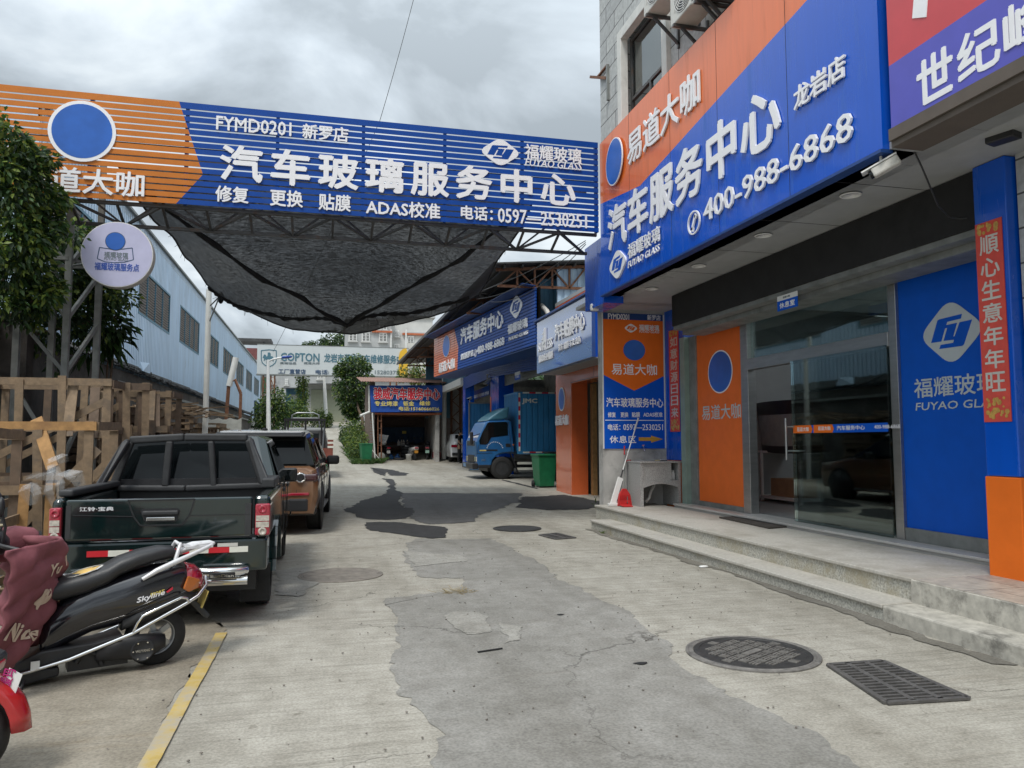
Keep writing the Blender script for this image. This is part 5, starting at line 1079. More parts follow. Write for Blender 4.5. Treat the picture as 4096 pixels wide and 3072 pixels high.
MB().bb((XB2-.1,a.y,d.z),(XB2-.09,d.y,a.z-.06)).build('board', 'vinyl_blue', hs); MB().bb((XB2-.1,a.y,a.z-.058),(XB2-.09,d.y,a.z+.05)).build('white_part', 'white_plastic', hs); w_ = a.y-d.y; lettering('安装区', V((XB2-.101,a.y-w_*.12,d.z+.06)), -YA, ZA, w_*.76, (a.z-d.z)*.42, hs, depth=.001, bold=.02)
ib = thing('bay_sign', 'dark blue film services board inside the bay behind the truck', 'sign', (7.2,31,3.2)); pi_ = lambda x,y: onX(x,y,7.0); q = [pi_(*Z6(*p)) for p in ((692,1422),(845,1372),(845,1282),(692,1345))]
MB().prism(q,(.03,0,0)).build('board', 'slat_blue', ib); box_text('修复 贴膜 隐形车衣 改色膜', lambda x,y: onX(x,y,6.995), -YA, ZA, Z6(698,1400), Z6(842,1350), Z6(838,1335), Z6(700,1408), ib, off=.002, depth=.004, bold=.02)
# far bay: lintel beam, lattice column, white pole
m_ = MB(); a, b = Pl(*Z6(415,1325)), Pl(*Z6(600,1245)); m_.bar(a,b,.25,.32); m_.build('door_beam', 'pvc_white', sv)
m_ = MB()
for i in range(20): y = 34+i*.37; m_.bb((XB2-.02,y,a.z+.1),(XB2+.03,y+.2,5.6)); m_.bb((XB2+.01,y+.2,a.z+.1),(XB2+.03,y+.37,5.6))
m_.build('bay_sheet', 'corr_teal', sv)
lc = onG(985,990); m_ = MB(); L4 = [lc+V(p) for p in ((-.25,-.1,0),(.25,-.1,0),(.25,.3,0),(-.25,.3,0))]; zl_ = gh(41)
for p in L4: m_.bar((p.x,p.y,zl_),(p.x,p.y,4.6),.06)
for k in range(9):
    z0_, z1_ = zl_+k*.46, zl_+(k+1)*.46
    for a,b in ((0,1),(1,2),(3,0)): A_1, B_1 = L4[a], L4[b]; m_.bar((A_1.x,A_1.y,z0_ if k%2 else z1_),(B_1.x,B_1.y,z1_ if k%2 else z0_),.04)
m_.build('lattice_column', 'rusty_steel', sv)
wp = onG(957.5,992); o = MB().cyl((wp.x,wp.y-.2,gh(wp.y)),(wp.x,wp.y-.2,5.2),.13,14).build('corner_pole', 'pvc_white', sv)
MB().bb((8.2,41.3,gh(41)),(12.3,41.5,4.5)).build('bay_wall', 'plaster_dirty', sv)
# blue canopy end left of the sign
m_ = MB()
for i in range(20): x = onY(*Z6(245,1100),43).x+i*.2; m_.bb((x,43,2.8),(x+.1,43.06,6.6)); m_.bb((x+.1,43.02,2.8),(x+.2,43.06,6.6))
m_.build('end_sheet', 'corr_teal', sv)
# swing gate of blue corrugated sheet behind the truck cab
gt_ = thing('sheet_gate', 'blue corrugated steel gate leaf standing open behind the truck cab', 'gate', (6,30,.3)); Yg = 29.6; q = [onY(*Z6(*p),Yg) for p in ((655,1450),(918,1430))]; zg1 = q[0].z; m_ = MB(); n_ = 9; wg = (q[1].x-q[0].x)/n_
for i in range(n_): x = q[0].x+i*wg; m_.bb((x,Yg,.32),(x+wg*.5,Yg+.04,zg1)); m_.bb((x+wg*.5,Yg+.03,.32),(x+wg,Yg+.05,zg1))
m_.build('sheet', 'box_blue', gt_); m_ = MB()
for a,b in (((q[0].x,zg1),(q[1].x,zg1)),((q[0].x,.35),(q[0].x,zg1)),((q[1].x,.35),(q[1].x,zg1)),((q[0].x,.35),(q[1].x,.35))): m_.bar((a[0],Yg-.02,a[1]),(b[0],Yg-.02,b[1]),.05)
m_.build('frame', 'grey_steel', gt_)
p = onX(*Z6(832,1255),6.2); bullet_cam(p, (-.5,-.6,-.5), 'white bullet camera on the blue pillar above the truck', 1.4, .3)
p = onX(*Z6(662,1410),6.2); bullet_cam(p, (-.5,-.6,-.2), 'small white camera on the gate behind the truck', 1.1, -.2)

# ------------------------------------------------------------------ delivery truck, backed into the bay
YT = 24.45; Zt = lambda zx,zy: ((1800+zx*.3014)/S,(1500+zy*.3014)/S); T = lambda zx,zy,Y=YT: onY(*Zt(zx,zy),Y); WT = 1.9; gz = .25
tk = thing('box_truck', 'blue box truck backed into the open bay', 'truck', (6,YT+.95,gz))
prof = [T(*p) for p in ((362,1214),(355,1050),(350,890),(400,780),(478,625),(520,607),(800,602),(818,640),(860,1028),(700,1045),(620,1072),(570,1128),(545,1214))]
cab = MB().prism(prof,(0,WT,0)).build('cab', 'truck_blue', tk, bevel=.05, seg=3)
xf = prof[1].x
m_ = MB(); A, B = prof[3], prof[4]; nrm = V(((B-A).z,0,-(B-A).x)).normalized(); nrm = nrm if nrm.x < 0 else -nrm
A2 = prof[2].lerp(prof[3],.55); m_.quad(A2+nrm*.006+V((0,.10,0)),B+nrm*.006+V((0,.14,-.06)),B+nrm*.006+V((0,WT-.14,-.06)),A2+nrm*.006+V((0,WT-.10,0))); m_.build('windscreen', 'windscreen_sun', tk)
m_ = MB(); m_.prism([T(*p)+V((0,-.004,0)) for p in ((395,920),(388,870),(425,770),(498,640),(520,628),(745,620),(765,640),(768,800),(545,828),(505,905),(475,922))],(0,-.006,0)); m_.build('side_window', 'dark_glass', tk)
m_ = MB(); m_.bar(T(385,925)+V((0,-.005,0)),T(355,1040)+V((0,-.005,0)),.01,.004,up=(0,1,0)); 
for a,b in (((770,615),(822,1015)),((822,1015),(640,1040)),((355,1040),(560,1035))): m_.bar(T(*a)+V((0,-.004,0)),T(*b)+V((0,-.004,0)),.012,.006,up=(0,1,0))
m_.build('door_seam', 'cable', tk)
MB().bb(T(738,955)+V((0,-.012,0)),T(803,910)+V((0,0.0,0))).build('door_handle', 'black_plastic', tk, bevel=.01)
MB().bb(T(828,935)+V((0,-.01,0)),T(848,918)).build('side_lamp', 'lamp_amber', tk)
bz0, bz1 = T(362,1250).z, T(362,1172).z
MB().bb((xf-.14,YT-.01,bz0),(xf+.05,YT+WT+.01,bz1)).bb((xf+.05,YT-.005,bz0+.03),(prof[-1].x,YT+.1,bz1-.04)).build('bumper', 'black_plastic', tk, bevel=.03, seg=3)
MB().bb((xf-.146,YT+WT*.62,bz0+.05),(xf-.14,YT+WT*.86,bz1-.02)).build('number_plate', mat('plate_blue',(.1,.2,.35),.4), tk)
hz0, hz1 = T(350,1155).z, T(350,1085).z
for y in (YT+.03,YT+WT-.38): MB().bb((xf-.012,y,hz0),(xf+.08,y+.35,hz1)).build('headlight', 'lamp_clear', tk, bevel=.02)
gz0, gz1 = hz0-.02, T(350,1065).z; m_ = MB()
for i in range(4): z = gz0+.03+i*(gz1-gz0-.04)/4; m_.bb((xf-.018,YT+.42,z),(xf+.05,YT+WT-.42,z+.035))
m_.build('grille', 'grey_plastic', tk); MB().bb((xf-.008,YT+.4,gz0),(xf+.03,YT+WT-.4,gz1)).build('grille_backing', 'black_plastic', tk)
MB().bb((prof[2].x-.015,YT+.3,T(300,940).z),(xf+.1,YT+WT-.3,T(300,870).z)).build('front_panel', 'grey_plastic', tk, bevel=.02); lettering('JMC', V((prof[2].x-.018,YT+WT*.62,T(300,925).z)), -YA, ZA, .42, .1, tk, m='chrome', depth=.01, bold=.03)
for (y,sx) in ((YT-.16,0),(YT+WT+.04,1)):
    c = T(290,840,y); m_ = MB().box((c.x,y+.06,c.z),(.10,.14,.42)); mr_ = m_.build('mirror', 'black_plastic', tk, bevel=.04, seg=3); MB().tube([(c.x,y+.1,c.z+.05),(prof[3].x,YT+.05 if not sx else YT+WT-.05,prof[3].z)],.014,6).build('mirror_arm', 'black_plastic', mr_)
df = MB(); d0, d1, d2, d3 = T(498,600), T(560,505), T(795,415), T(780,575)
pts = [T(375,603),T(430,520),T(560,455),T(690,430),T(796,417),T(782,572),T(520,598)]; pts = [T(495,607),T(560,545),T(640,490),T(720,446),T(797,415),T(783,572),T(700,598)]
df.prism([p+V((0,.08,0)) for p in pts],(0,WT-.16,0)); df.build('wind_deflector', mat('deflector_teal',(.05,.16,.22),.4,var=.15,coat=.3), tk, bevel=.06, seg=3)
bx0_, bzt, bzb = T(905,215).x, T(905,222).z, T(905,1050).z; bl = 4.6
m_ = MB(); m_.bb((bx0_,YT+.02,bzb),(bx0_+bl,YT+WT+.05,bzt)); bo = m_.build('cargo_box', 'box_blue', tk)
m_ = MB()
for i in range(24): x = bx0_+.12+i*.19; m_.bb((x,YT-.012,bzb+.1),(x+.165,YT+.02,bzt-.06))
for i in range(13): y = YT+.08+i*.145; m_.bb((bx0_-.025,y,bzb+.1),(bx0_,y+.08,bzt-.06))
m_.build('corrugation', 'box_blue', bo, bevel=.01)
m_ = MB(); m_.bb((bx0_-.03,YT-.03,bzt-.06),(bx0_+bl,YT+.03,bzt)).bb((bx0_-.03,YT-.03,bzb),(bx0_+bl,YT+.03,bzb+.1)).bb((bx0_-.03,YT-.03,bzb+.1),(bx0_+.1,YT+.03,bzt-.06)).bb((bx0_-.03,YT,bzt-.06),(bx0_,YT+WT+.05,bzt)).build('box_frame', 'box_blue', bo)
m_ = MB()
for i in range(13): z = bzb+.10+i*.148; m_.mi(i%2).bb((bx0_-.0,YT-.034,z),(bx0_+.06,YT-.029,z+.148))
m_.build('reflective_strip', ['reflect_white','reflect_red'], bo)
for z in (bzt-.055,bzb+.03):
    m_ = MB()
    for i in range(14): m_.mi(i%2).bb((bx0_+.15+i*.22,YT-.034,z),(bx0_+.37+i*.22,YT-.029,z+.05))
    m_.build('reflective_strip', ['reflect_white','reflect_red'], bo)
letter_px('JMC', lambda x,y: onY(x,y,YT-.018), Zt(955,388), Zt(1160,312), XA, ZA, bo, m='reflect_white', depth=.004, bold=.06)
def wheel(c, r, wd, parent, axis='Y', rim='grey_plastic', holes=5):
    m_ = MB(); m_.lathe([(r*.60,-wd/2),(r*.93,-wd/2),(r,-wd*.38),(r,wd*.38),(r*.93,wd/2),(r*.60,wd/2)], c, 32, axis=axis, cap=False); w = m_.build('wheel', 'rubber', parent)
    m_ = MB(); m_.lathe([(r*.61,-wd*.42),(r*.55,-wd*.40),(r*.50,-wd*.25),(r*.2,-wd*.18),(r*.18,-wd*.45),(.005,-wd*.46)], c, 28, axis=axis, smooth=False); m_.lathe([(r*.61,wd*.42),(r*.55,wd*.40),(r*.50,wd*.25),(r*.2,wd*.18),(r*.18,wd*.45),(.005,wd*.46)], c, 28, axis=axis, smooth=False); m_.build('rim', rim, w)
    m_ = MB(); c = V(c)
    for k in range(holes):
        a = 2*math.pi*k/holes; u, v = math.cos(a)*r*.36, math.sin(a)*r*.36
        for s_ in (-1,1): o = V((u,s_*wd*.26,v)) if axis=='Y' else V((s_*wd*.26,u,v)); m_.box(c+o,(r*.14,.02,r*.14) if axis=='Y' else (.02,r*.14,r*.14))
    m_.build('rim_hole', 'hole_black', w); return w
wx = T(692,1240).x; wr = .37
for (x,y) in ((wx,YT+.12),(wx,YT+WT-.12),(wx+3.1,YT+.2),(wx+3.1,YT+WT-.2)): wheel((x,y,gz+wr-.005), wr, .22, tk)
m_ = MB(); m_.bb((xf+.3,YT+.5,.6),(bx0_+bl,YT+.65,.8)).bb((xf+.3,YT+WT-.65,.6),(bx0_+bl,YT+WT-.5,.8)).bb((xf+.4,YT+.2,.5),(bx0_-.1,YT+WT-.2,.95)).build('chassis', 'black_plastic', tk)
m_ = MB()
for zy in (1170,1245): z = T(1000,zy).z; m_.bb((T(900,zy).x,YT+.05,z-.04),(T(900,zy).x+2.4,YT+.09,z+.04))
m_.bb((T(1100,1200).x,YT+.06,T(1000,1245).z),(T(1100,1200).x+.05,YT+.1,bzb)); m_.build('side_guard', 'reflect_white', tk)
m_ = MB(); m_.bar(T(800,1040),T(905,1300),.10,.03).bar(T(860,1270),T(930,1300),.05,.02); m_.build('mudguard', 'black_plastic', tk)
m_ = MB(); c = T(595,985); 
for i in range(12): a = math.pi*(.08+.84*i/11); p = T(595,990)+V((-math.cos(a)*.27,-.006,math.sin(a)*.25)); m_.box(p,(.022,.004,.03),0,0,-(a-math.pi/2))
m_.build('door_lettering', 'letter_white', tk); MB().bb(T(392,1010)+V((0,-.008,0)),T(480,992)+V((0,-.004,0))).build('door_label', 'plate_yellow', tk); MB().bb(T(484,1008)+V((0,-.008,0)),T(630,988)+V((0,-.004,0))).build('door_label', 'black_plastic', tk)
letter_px('JMC', lambda x,y: onY(x,y,YT-.005), Zt(415,1145), Zt(470,1120), XA, ZA, tk, m='grey_ink', depth=.003)

# ------------------------------------------------------------------ wheeled bins
def bin_(p, label, w, d, h, rz=0, lid=True):
    t = thing('wheelie_bin', label, 'bin', p, rz, 'green wheeled bins')
    b = MB(); k = .78
    b.add([(-w/2*k,-d/2*k,.04),(w/2*k,-d/2*k,.04),(w/2*k,d/2*k,.04),(-w/2*k,d/2*k,.04),(-w/2,-d/2,h*.9),(w/2,-d/2,h*.9),(w/2,d/2,h*.9),(-w/2,d/2,h*.9)], [(0,3,2,1),(4,5,6,7),(0,1,5,4),(1,2,6,5),(2,3,7,6),(3,0,4,7)]); b.build('body', 'bin_green', t, world=False, bevel=.015)
    MB().box((0,0,h*.91),(w*1.08,d*1.08,.05)).build('rim', 'bin_green', t, world=False, bevel=.01)
    if lid: MB().box((0,.02,h*.965),(w*1.1,d*1.12,.06)).build('lid', 'bin_green' if lid is True else lid, t, world=False, bevel=.02)
    for s_ in (-1,1): m = MB(); m.lathe([(.1,-.025),(.1,.025)],(s_*w*.42,d*.42,.1),16,axis='X'); m.build('wheel', 'rubber', t, world=False)
    return t
p = onG(1172,1054); bin_((p.x+.12,p.y+.25,gh(p.y)), 'large green wheeled bin beside the orange annex wall', .56, .6, 1.02, .1, False)
p = onG(792,996); p = V((2.15,38.6,gh(38.6))); bin_(p, 'green wheeled bin among weeds at the brick garage corner', .56, .6, 1.08, .15, False)
p = onY(*Zt(1300,1090),23.6); m_ = MB(); m_.box((p.x+.3,23.6,.85),(.7,.6,.5)); m_.box((p.x+.3,23.6,1.13),(.78,.66,.05)); o = m_.build('grey_bin', 'grey_plastic', bevel=.02); MB().bb((p.x,23.35,gh(23.5)),(p.x+.6,23.85,.6)).build('base', 'grey_plastic', o); tag(o, 'dark grey bin behind the green bin at the truck side', 'bin')

# ------------------------------------------------------------------ brick garage with the blue banner
YGa = 40.0; fz = .42; gb = thing('brick_garage', 'open fronted brick repair shed with a rusty roof at the end of the yard', 'garage', (4.5,YGa,fz)); pg = lambda zx,zy,Y=YGa: onY((1400+zx*.2712)/S,(1500+zy*.2712)/S,Y)
xg0, xg1 = pg(300,700).x, pg(1350,700).x
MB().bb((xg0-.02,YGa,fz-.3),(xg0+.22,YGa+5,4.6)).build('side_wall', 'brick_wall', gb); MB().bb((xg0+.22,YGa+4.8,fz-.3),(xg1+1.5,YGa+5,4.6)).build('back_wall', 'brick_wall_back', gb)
MB().bb((xg1-.3,YGa+.1,fz-.3),(xg1-.1,YGa+5,4.6)).build('partition_wall', 'plaster_dirty', gb)
m_ = MB(); zr = pg(300,110).z
for i in range(36): x = xg0-.5+i*.13; m_.prism([(x,YGa-.5,zr),(x+.065,YGa-.5,zr+.04),(x+.13,YGa-.5,zr),(x+.13,YGa-.5,zr-.02),(x+.065,YGa-.5,zr+.02),(x,YGa-.5,zr-.02)],(0,6,.7))
m_.build('roof', 'roof_rust', gb)
m_ = MB(); zrf = pg(700,565).z
for i in range(18): x = xg0+.5+i*.16; m_.bb((x,YGa+.02,zrf-.05),(x+.13,YGa+4.5,zrf+.03))
m_.build('rafter', 'brown_rafter', gb); MB().bb((xg0+.2,YGa+.01,zrf-.06),(xg1,YGa+.05,zrf+.02)).build('front_beam', 'trim_orange', gb)
bn = thing('cloth_banner', 'blue cloth banner with red characters on the brick garage front', 'banner', pg(830,350,39.85)); YBn = 39.85; pb = lambda a,b: ((1400+a*.2712)/S,(1500+b*.2712)/S)
q = [onY(*pb(*p),YBn) for p in ((312,548),(1362,545),(1362,150),(290,155))]
m_ = MB(); nb = 40; rnd = random.Random(2)
def bpt(u, v): a = q[0].lerp(q[1],u); b = q[3].lerp(q[2],u); p = a.lerp(b,v); return p+V((0,.05*MN.noise(V((u*7,v*2,0)))+.03*math.sin(u*37+v*6)*(.3+abs(u-.5)),0))
m_.add([bpt(i/nb,j/10) for j in range(11) for i in range(nb+1)],[(j*(nb+1)+i,j*(nb+1)+i+1,(j+1)*(nb+1)+i+1,(j+1)*(nb+1)+i) for j in range(10) for i in range(nb)],True); m_.build('cloth', 'banner_blue', bn)
def bnt(body, ll, ur, m, off=.06, **k): return letter_px(body, lambda x,y: onY(x,y,YBn), pb(*ll), pb(*ur), XA, ZA, bn, m=m, off=off, depth=.004, **k)
bnt('骏威汽车服务中心', (340,370), (1332,185), 'banner_edge', .075, bold=.07); bnt('骏威汽车服务中心', (347,362), (1325,193), 'banner_red', .085, bold=.03)
bnt('专业烤漆', (360,458), (706,388), 'yellow_ink', .075, bold=.03); bnt('钣金', (780,456), (945,388), 'yellow_ink', .075, bold=.03); bnt('维修', (1022,452), (1187,385), 'yellow_ink', .075, bold=.03); bnt('电话:15160666026', (718,526), (1316,470), 'yellow_ink', .075, bold=.03)
m_ = MB(); m_.tube([pg(280,150,39.9),pg(285,560,39.9)],.04,8); m_.tube([pg(150,600,39.7),pg(290,545,39.9)],.06,8); m_.tube([pg(330,560,39.9),V((pg(370,1180).x,39.8,fz))],.04,8); m_.build('banner_frame', 'pvc_white', bn)
# things inside the garage
t = MB(); nb = 20
t.add([pg(470+(1100-470)*i/nb,770+230*j/4+20*math.sin(i*.9)*(j>0),44.5)+V((0,.15*math.sin(i*1.3)*j/4,0)) for j in range(5) for i in range(nb+1)],[(j*(nb+1)+i,j*(nb+1)+i+1,(j+1)*(nb+1)+i+1,(j+1)*(nb+1)+i) for j in range(4) for i in range(nb)],True); tag(t.build('tarpaulin', 'tarp_blue'), 'dark blue tarpaulin hung on the back wall of the garage', 'tarpaulin')
m_ = MB(); a, b = pg(770,865,44.2), pg(830,825,44.2); m_.bb((a.x,44.2,a.z),(b.x,44.22,b.z)); tag(m_.build('notice', 'yellow_note'), 'small yellow notice on the garage tarpaulin', 'notice')
wb = thing('workbench', 'cluttered dark workbench along the back of the garage', 'workbench', pg(800,1050,43.5)); a, b = pg(550,1040,43.5), pg(1250,1040,43.5); MB().bb((a.x,43.2,a.z-.06),(b.x,43.9,a.z)).build('top', 'dark_wood', wb); 
for x in (a.x+.05,b.x-.05): MB().bb((x-.04,43.3,fz),(x+.04,43.8,a.z-.061)).build('leg', 'dark_wood', wb)
for i,(zx,mm) in enumerate(((715,'white_plastic'),(760,'ac_white'),(790,'white_plastic'),(845,'ac_white'))):
    p = pg(zx,1035,43.4); m_ = MB(); m_.lathe([(.07,0),(.07,.2),(.03,.26),(.03,.32)],(p.x,43.4,a.z+.001),12); tag(m_.build('bottle', mm), 'pale plastic bottle on the garage workbench', 'bottle', 'bottles on the garage workbench')
tg = 'tyres stacked in the garage'
for i in range(4):
    p = pg(835,1100,41.8); m_ = MB(); c = (p.x+.03*math.sin(i*3),41.8,fz+.1+i*.2); m_.lathe([(.19,-.09),(.28,-.1),(.32,-.05),(.32,.05),(.28,.1),(.19,.09)],c,22); tag(m_.build('tyre','rubber'), ['lowest','second','third','topmost'][i]+' tyre of the stack beside the white scooter in the garage', 'tyre', tg)
m_ = MB(); p = pg(720,1200,41.2); m_.lathe([(.19,-.09),(.28,-.1),(.32,-.05),(.32,.05),(.28,.1),(.19,.09)],(p.x,41.2,fz+.1),22); tag(m_.build('tyre','rubber'), 'single tyre lying flat left of the tyre stack', 'tyre', tg)
p = pg(865,1225,40.8); bk = thing('white_bucket', 'white plastic bucket in front of the tyre stack', 'bucket', (p.x,40.8,fz)); m_ = MB(); m_.lathe([(.13,0),(.15,.34),(.16,.35),(.16,.37)],(p.x,40.8,fz),18); m_.build('body','white_plastic',bk); MB().lathe([(.165,.365),(.16,.39),(.001,.39)],(p.x,40.8,fz),18).build('lid','white_plastic',bk)
for i,zx in enumerate((608,700)): p = pg(zx,1215,41.6); m_ = MB(); m_.lathe([(.13,0),(.14,.28),(.06,.34),(.05,.4)],(p.x,41.6,fz),14); tag(m_.build('blue_drum','bucket_blue'), ['blue plastic drum nearest the parked scooter with the white helmet','blue plastic drum nearest the tyre stack'][i], 'drum', 'blue drums in the garage')
p = pg(1275,1180,41.0); m_ = MB(); m_.box((p.x,41.0,fz+.35),(.4,.35,.3)); m_.lathe([(.1,-.03),(.1,.03)],(p.x,40.8,fz+.11),16,axis='Y'); tag(m_.build('compressor', mat('dull_red',(.2,.02,.03),.5)), 'dark red machine on a wheel beside the white pole', 'machine')
ld = thing('red_ladder', 'rusty red steel ladder at the garage entrance', 'ladder', pg(438,1220,39.95)); 
for zx in (412,462): MB().tube([pg(zx,570,40.1),V((pg(zx,1200).x,39.9,fz))],.035,6).build('rail','rusty_steel',ld)
m_ = MB()
for zy in (680,790,900,1040): m_.tube([pg(412,zy,40.0),pg(462,zy,40.0)],.02,6)
m_.build('rung','rusty_steel',ld)
m_ = MB(); m_.tube([pg(320,1095,39.5),pg(470,1290,39.2)],.018,6); bm2 = m_.build('push_broom','pvc_white'); MB().bar(pg(455,1285,39.2),pg(495,1300,39.2),.09,.06).build('bristles','red_paint',bm2); tag(bm2,'push broom with a red head leaning by the green bin','broom')
m_ = MB(); a, b = pg(425,870,41.5), pg(560,985,41.5); m_.prism([pg(425,870,41.5),pg(572,890,41.5),pg(530,1000,41.5),pg(430,985,41.5)],(0,.04,0)); tag(m_.build('metal_sheet', 'steel'), 'dented grey metal panel leaning in the garage behind the ladder', 'panel')
def small_scooter(p, rz, label, body, platem, helmet=None):
    t = thing('parked_scooter', label, 'scooter', p, rz, 'scooters parked in the garage')
    for y in (0,1.15):
        m = MB(); m.lathe([(.12,-.05),(.19,-.055),(.215,-.03),(.215,.03),(.19,.055),(.12,.05)],(0,y,.215),20,axis='X',cap=False); w_=m.build('wheel','rubber',t,world=False); MB().cyl((-.04,y,.215),(.04,y,.215),.13,14).build('rim','grey_plastic',w_,world=False)
    m = MB(); m.prism([(-.14,-.25,.62),(-.14,.45,.55),(-.14,.5,.3),(-.14,.95,.28),(-.14,1.1,.85),(-.14,1.02,.9),(-.14,.85,.4),(-.14,.55,.42),(-.14,.52,.72),(-.14,-.3,.78)],(.28,0,0)); m.build('body',body,t,world=False,bevel=.05,seg=3)
    MB().box((0,.1,.80),(.26,.75,.1)).build('seat','seat_vinyl',t,world=False,bevel=.04,seg=3)
    MB().box((0,-.27,.52),(.2,.02,.15)).build('number_plate',platem,t,world=False); MB().box((0,-.3,.72),(.2,.06,.08)).build('tail_lamp','lamp_red',t,world=False,bevel=.02)
    MB().tube([(-.35,.95,1.02),(0,1.05,1.0),(.35,.95,1.02)],.018,8).build('handlebar','black_plastic',t,world=False)
    for s_ in (-1,1): MB().tube([(s_*.28,.98,1.02),(s_*.34,.98,1.2)],.008,6).ball((s_*.36,.97,1.25),.07,10,6,(1,.3,.7)).build('mirror','black_plastic',t,world=False)
    MB().ball((0,.98,.95),.16,12,8,(1,.7,.8)).build('headset','black_plastic',t,world=False)
    return t
p = pg(950,1225,40.9); small_scooter((p.x,p.y,fz), .25, 'white and black scooter with an orange plate in the garage', 'white_plastic', mat('plate_orange',(.6,.28,.04),.5))
p = pg(1140,1218,41.2); small_scooter((p.x,p.y,fz), -.15, 'black scooter with a pale green plate in the garage', 'scooter_black', mat('plate_mint',(.35,.55,.45),.5))
p = pg(525,1235,41.0); small_scooter((p.x,p.y,fz), .5, 'dark scooter carrying a white helmet behind the red ladder', 'scooter_black', 'white_plastic')
hm = MB(); hm.ball((p.x-.1,41.1,fz+1.0),.15,16,10,(1,1.15,.95)); tag(hm.build('helmet','white_plastic'), 'white helmet on the dark scooter behind the red ladder', 'helmet')
bg_ = MB(); p = pg(455,1180,40.4); bg_.ball((p.x,40.4,fz+.25),.25,10,8,(1,.8,1)); tag(bg_.build('white_sack','weathered_tarp'), 'white sack at the foot of the red ladder', 'sack')

# ------------------------------------------------------------------ person and white car in the far bay
def person(p, rz, label, h=1.62):
    t = thing('person', label, 'person', p, rz); s = h/1.7
    J = dict(pelvis=(0,0,.93),waist=(0,0,1.06),chest=(0,-.02,1.28),neck=(0,-.02,1.44),nk2=(0,-.04,1.50),hipL=(.09,0,.90),kneeL=(.10,-.03,.50),ankL=(.10,.02,.09),toeL=(.11,-.14,.03),hipR=(-.09,0,.90),kneeR=(-.09,.0,.50),ankR=(-.10,.03,.09),toeR=(-.12,-.12,.03),shL=(.17,0,1.39),elL=(.22,.03,1.12),wrL=(.20,-.05,.88),shR=(-.17,0,1.39),elR=(-.21,.02,1.13),wrR=(-.17,-.16,.98))
    rad = dict(pelvis=.145,waist=.125,chest=.14,neck=.06,nk2=.05,hipL=.115,kneeL=.085,ankL=.075,toeL=.035,hipR=.115,kneeR=.085,ankR=.075,toeR=.035,shL=.075,elL=.05,wrL=.03,shR=.075,elR=.05,wrR=.03)
    E = [('pelvis','waist'),('waist','chest'),('chest','neck'),('neck','nk2'),('pelvis','hipL'),('hipL','kneeL'),('kneeL','ankL'),('ankL','toeL'),('pelvis','hipR'),('hipR','kneeR'),('kneeR','ankR'),('ankR','toeR'),('neck','shL'),('shL','elL'),('elL','wrL'),('neck','shR'),('shR','elR'),('elR','wrR')]
    names = list(J)
    for side in 'LR':
        w = V(J['wr'+side])
        for i in range(5):
            n1, n2 = 'f%s%da'%(side,i), 'f%s%db'%(side,i); o = V(((i-2)*.018, -.015 if i else -.05, -.07 if i else -.04)); J[n1] = w+o; J[n2] = w+o*1.0+V((0,-.02,-.07 if i else -.03)); rad[n1] = .012; rad[n2] = .008; E += [('wr'+side,n1),(n1,n2)]
    names = list(J)
    me = bpy.data.meshes.new('body'); me.from_pydata([tuple(V(J[n])*s) for n in names],[(names.index(a),names.index(b)) for a,b in E],[])
    o = bpy.data.objects.new('body', me); COL.objects.link(o); sk_ = o.modifiers.new('skin','SKIN'); 
    for i,n in enumerate(names): v = me.skin_vertices[0].data[i]; v.radius = (rad[n]*s,rad[n]*s*(.8 if n in ('chest','waist','pelvis') else 1)); v.use_root = n=='pelvis'
    sb = o.modifiers.new('sub','SUBSURF'); sb.levels = sb.render_levels = 1
    m, N, L = nodes_mat('person_skin_clothes'); b = N['Principled BSDF']; tc = N.new('ShaderNodeTexCoord'); sp = N.new('ShaderNodeSeparateXYZ'); L.new(tc.outputs['Object'],sp.inputs[0]); ab = N.new('ShaderNodeMath'); ab.operation='ABSOLUTE'; L.new(sp.outputs[0],ab.inputs[0])
    c1 = N.new('ShaderNodeMath'); c1.operation='GREATER_THAN'; c1.inputs[1].default_value=.145*s; L.new(ab.outputs[0],c1.inputs[0]); c2 = N.new('ShaderNodeMath'); c2.operation='LESS_THAN'; c2.inputs[1].default_value=1.2*s; L.new(sp.outputs[2],c2.inputs[0]); c3 = N.new('ShaderNodeMath'); c3.operation='MULTIPLY'; L.new(c1.outputs[0],c3.inputs[0]); L.new(c2.outputs[0],c3.inputs[1])
    c0 = N.new('ShaderNodeMath'); c0.operation='GREATER_THAN'; c0.inputs[1].default_value=.75*s; L.new(sp.outputs[2],c0.inputs[0]); c5 = N.new('ShaderNodeMath'); c5.operation='MULTIPLY'; L.new(c3.outputs[0],c5.inputs[0]); L.new(c0.outputs[0],c5.inputs[1])
    c4 = N.new('ShaderNodeMath'); c4.operation='GREATER_THAN'; c4.inputs[1].default_value=1.455*s; L.new(sp.outputs[2],c4.inputs[0]); mxm = N.new('ShaderNodeMath'); mxm.operation='MAXIMUM'; L.new(c5.outputs[0],mxm.inputs[0]); L.new(c4.outputs[0],mxm.inputs[1])
    mx = N.new('ShaderNodeMix'); mx.data_type='RGBA'; mx.inputs['A'].default_value=(.012,.012,.013,1); mx.inputs['B'].default_value=(.36,.21,.14,1); L.new(mxm.outputs[0],mx.inputs['Factor']); L.new(mx.outputs['Result'],b.inputs['Base Color']); b.inputs['Roughness'].default_value=.75
    me.materials.append(m); o.parent = t
    hd = MB(); hd.ball((0,-.06*s,1.60*s),.105*s,16,12,(.82,.95,1.12)); hd.ball((0,-.16*s,1.585*s),.018*s,8,6,(.8,1,1.3)); 
    for s_ in (-1,1): hd.ball((s_*.085*s,-.05*s,1.59*s),.025*s,8,6,(.4,.8,1.2))
    hd.build('head','skin',t,world=False)
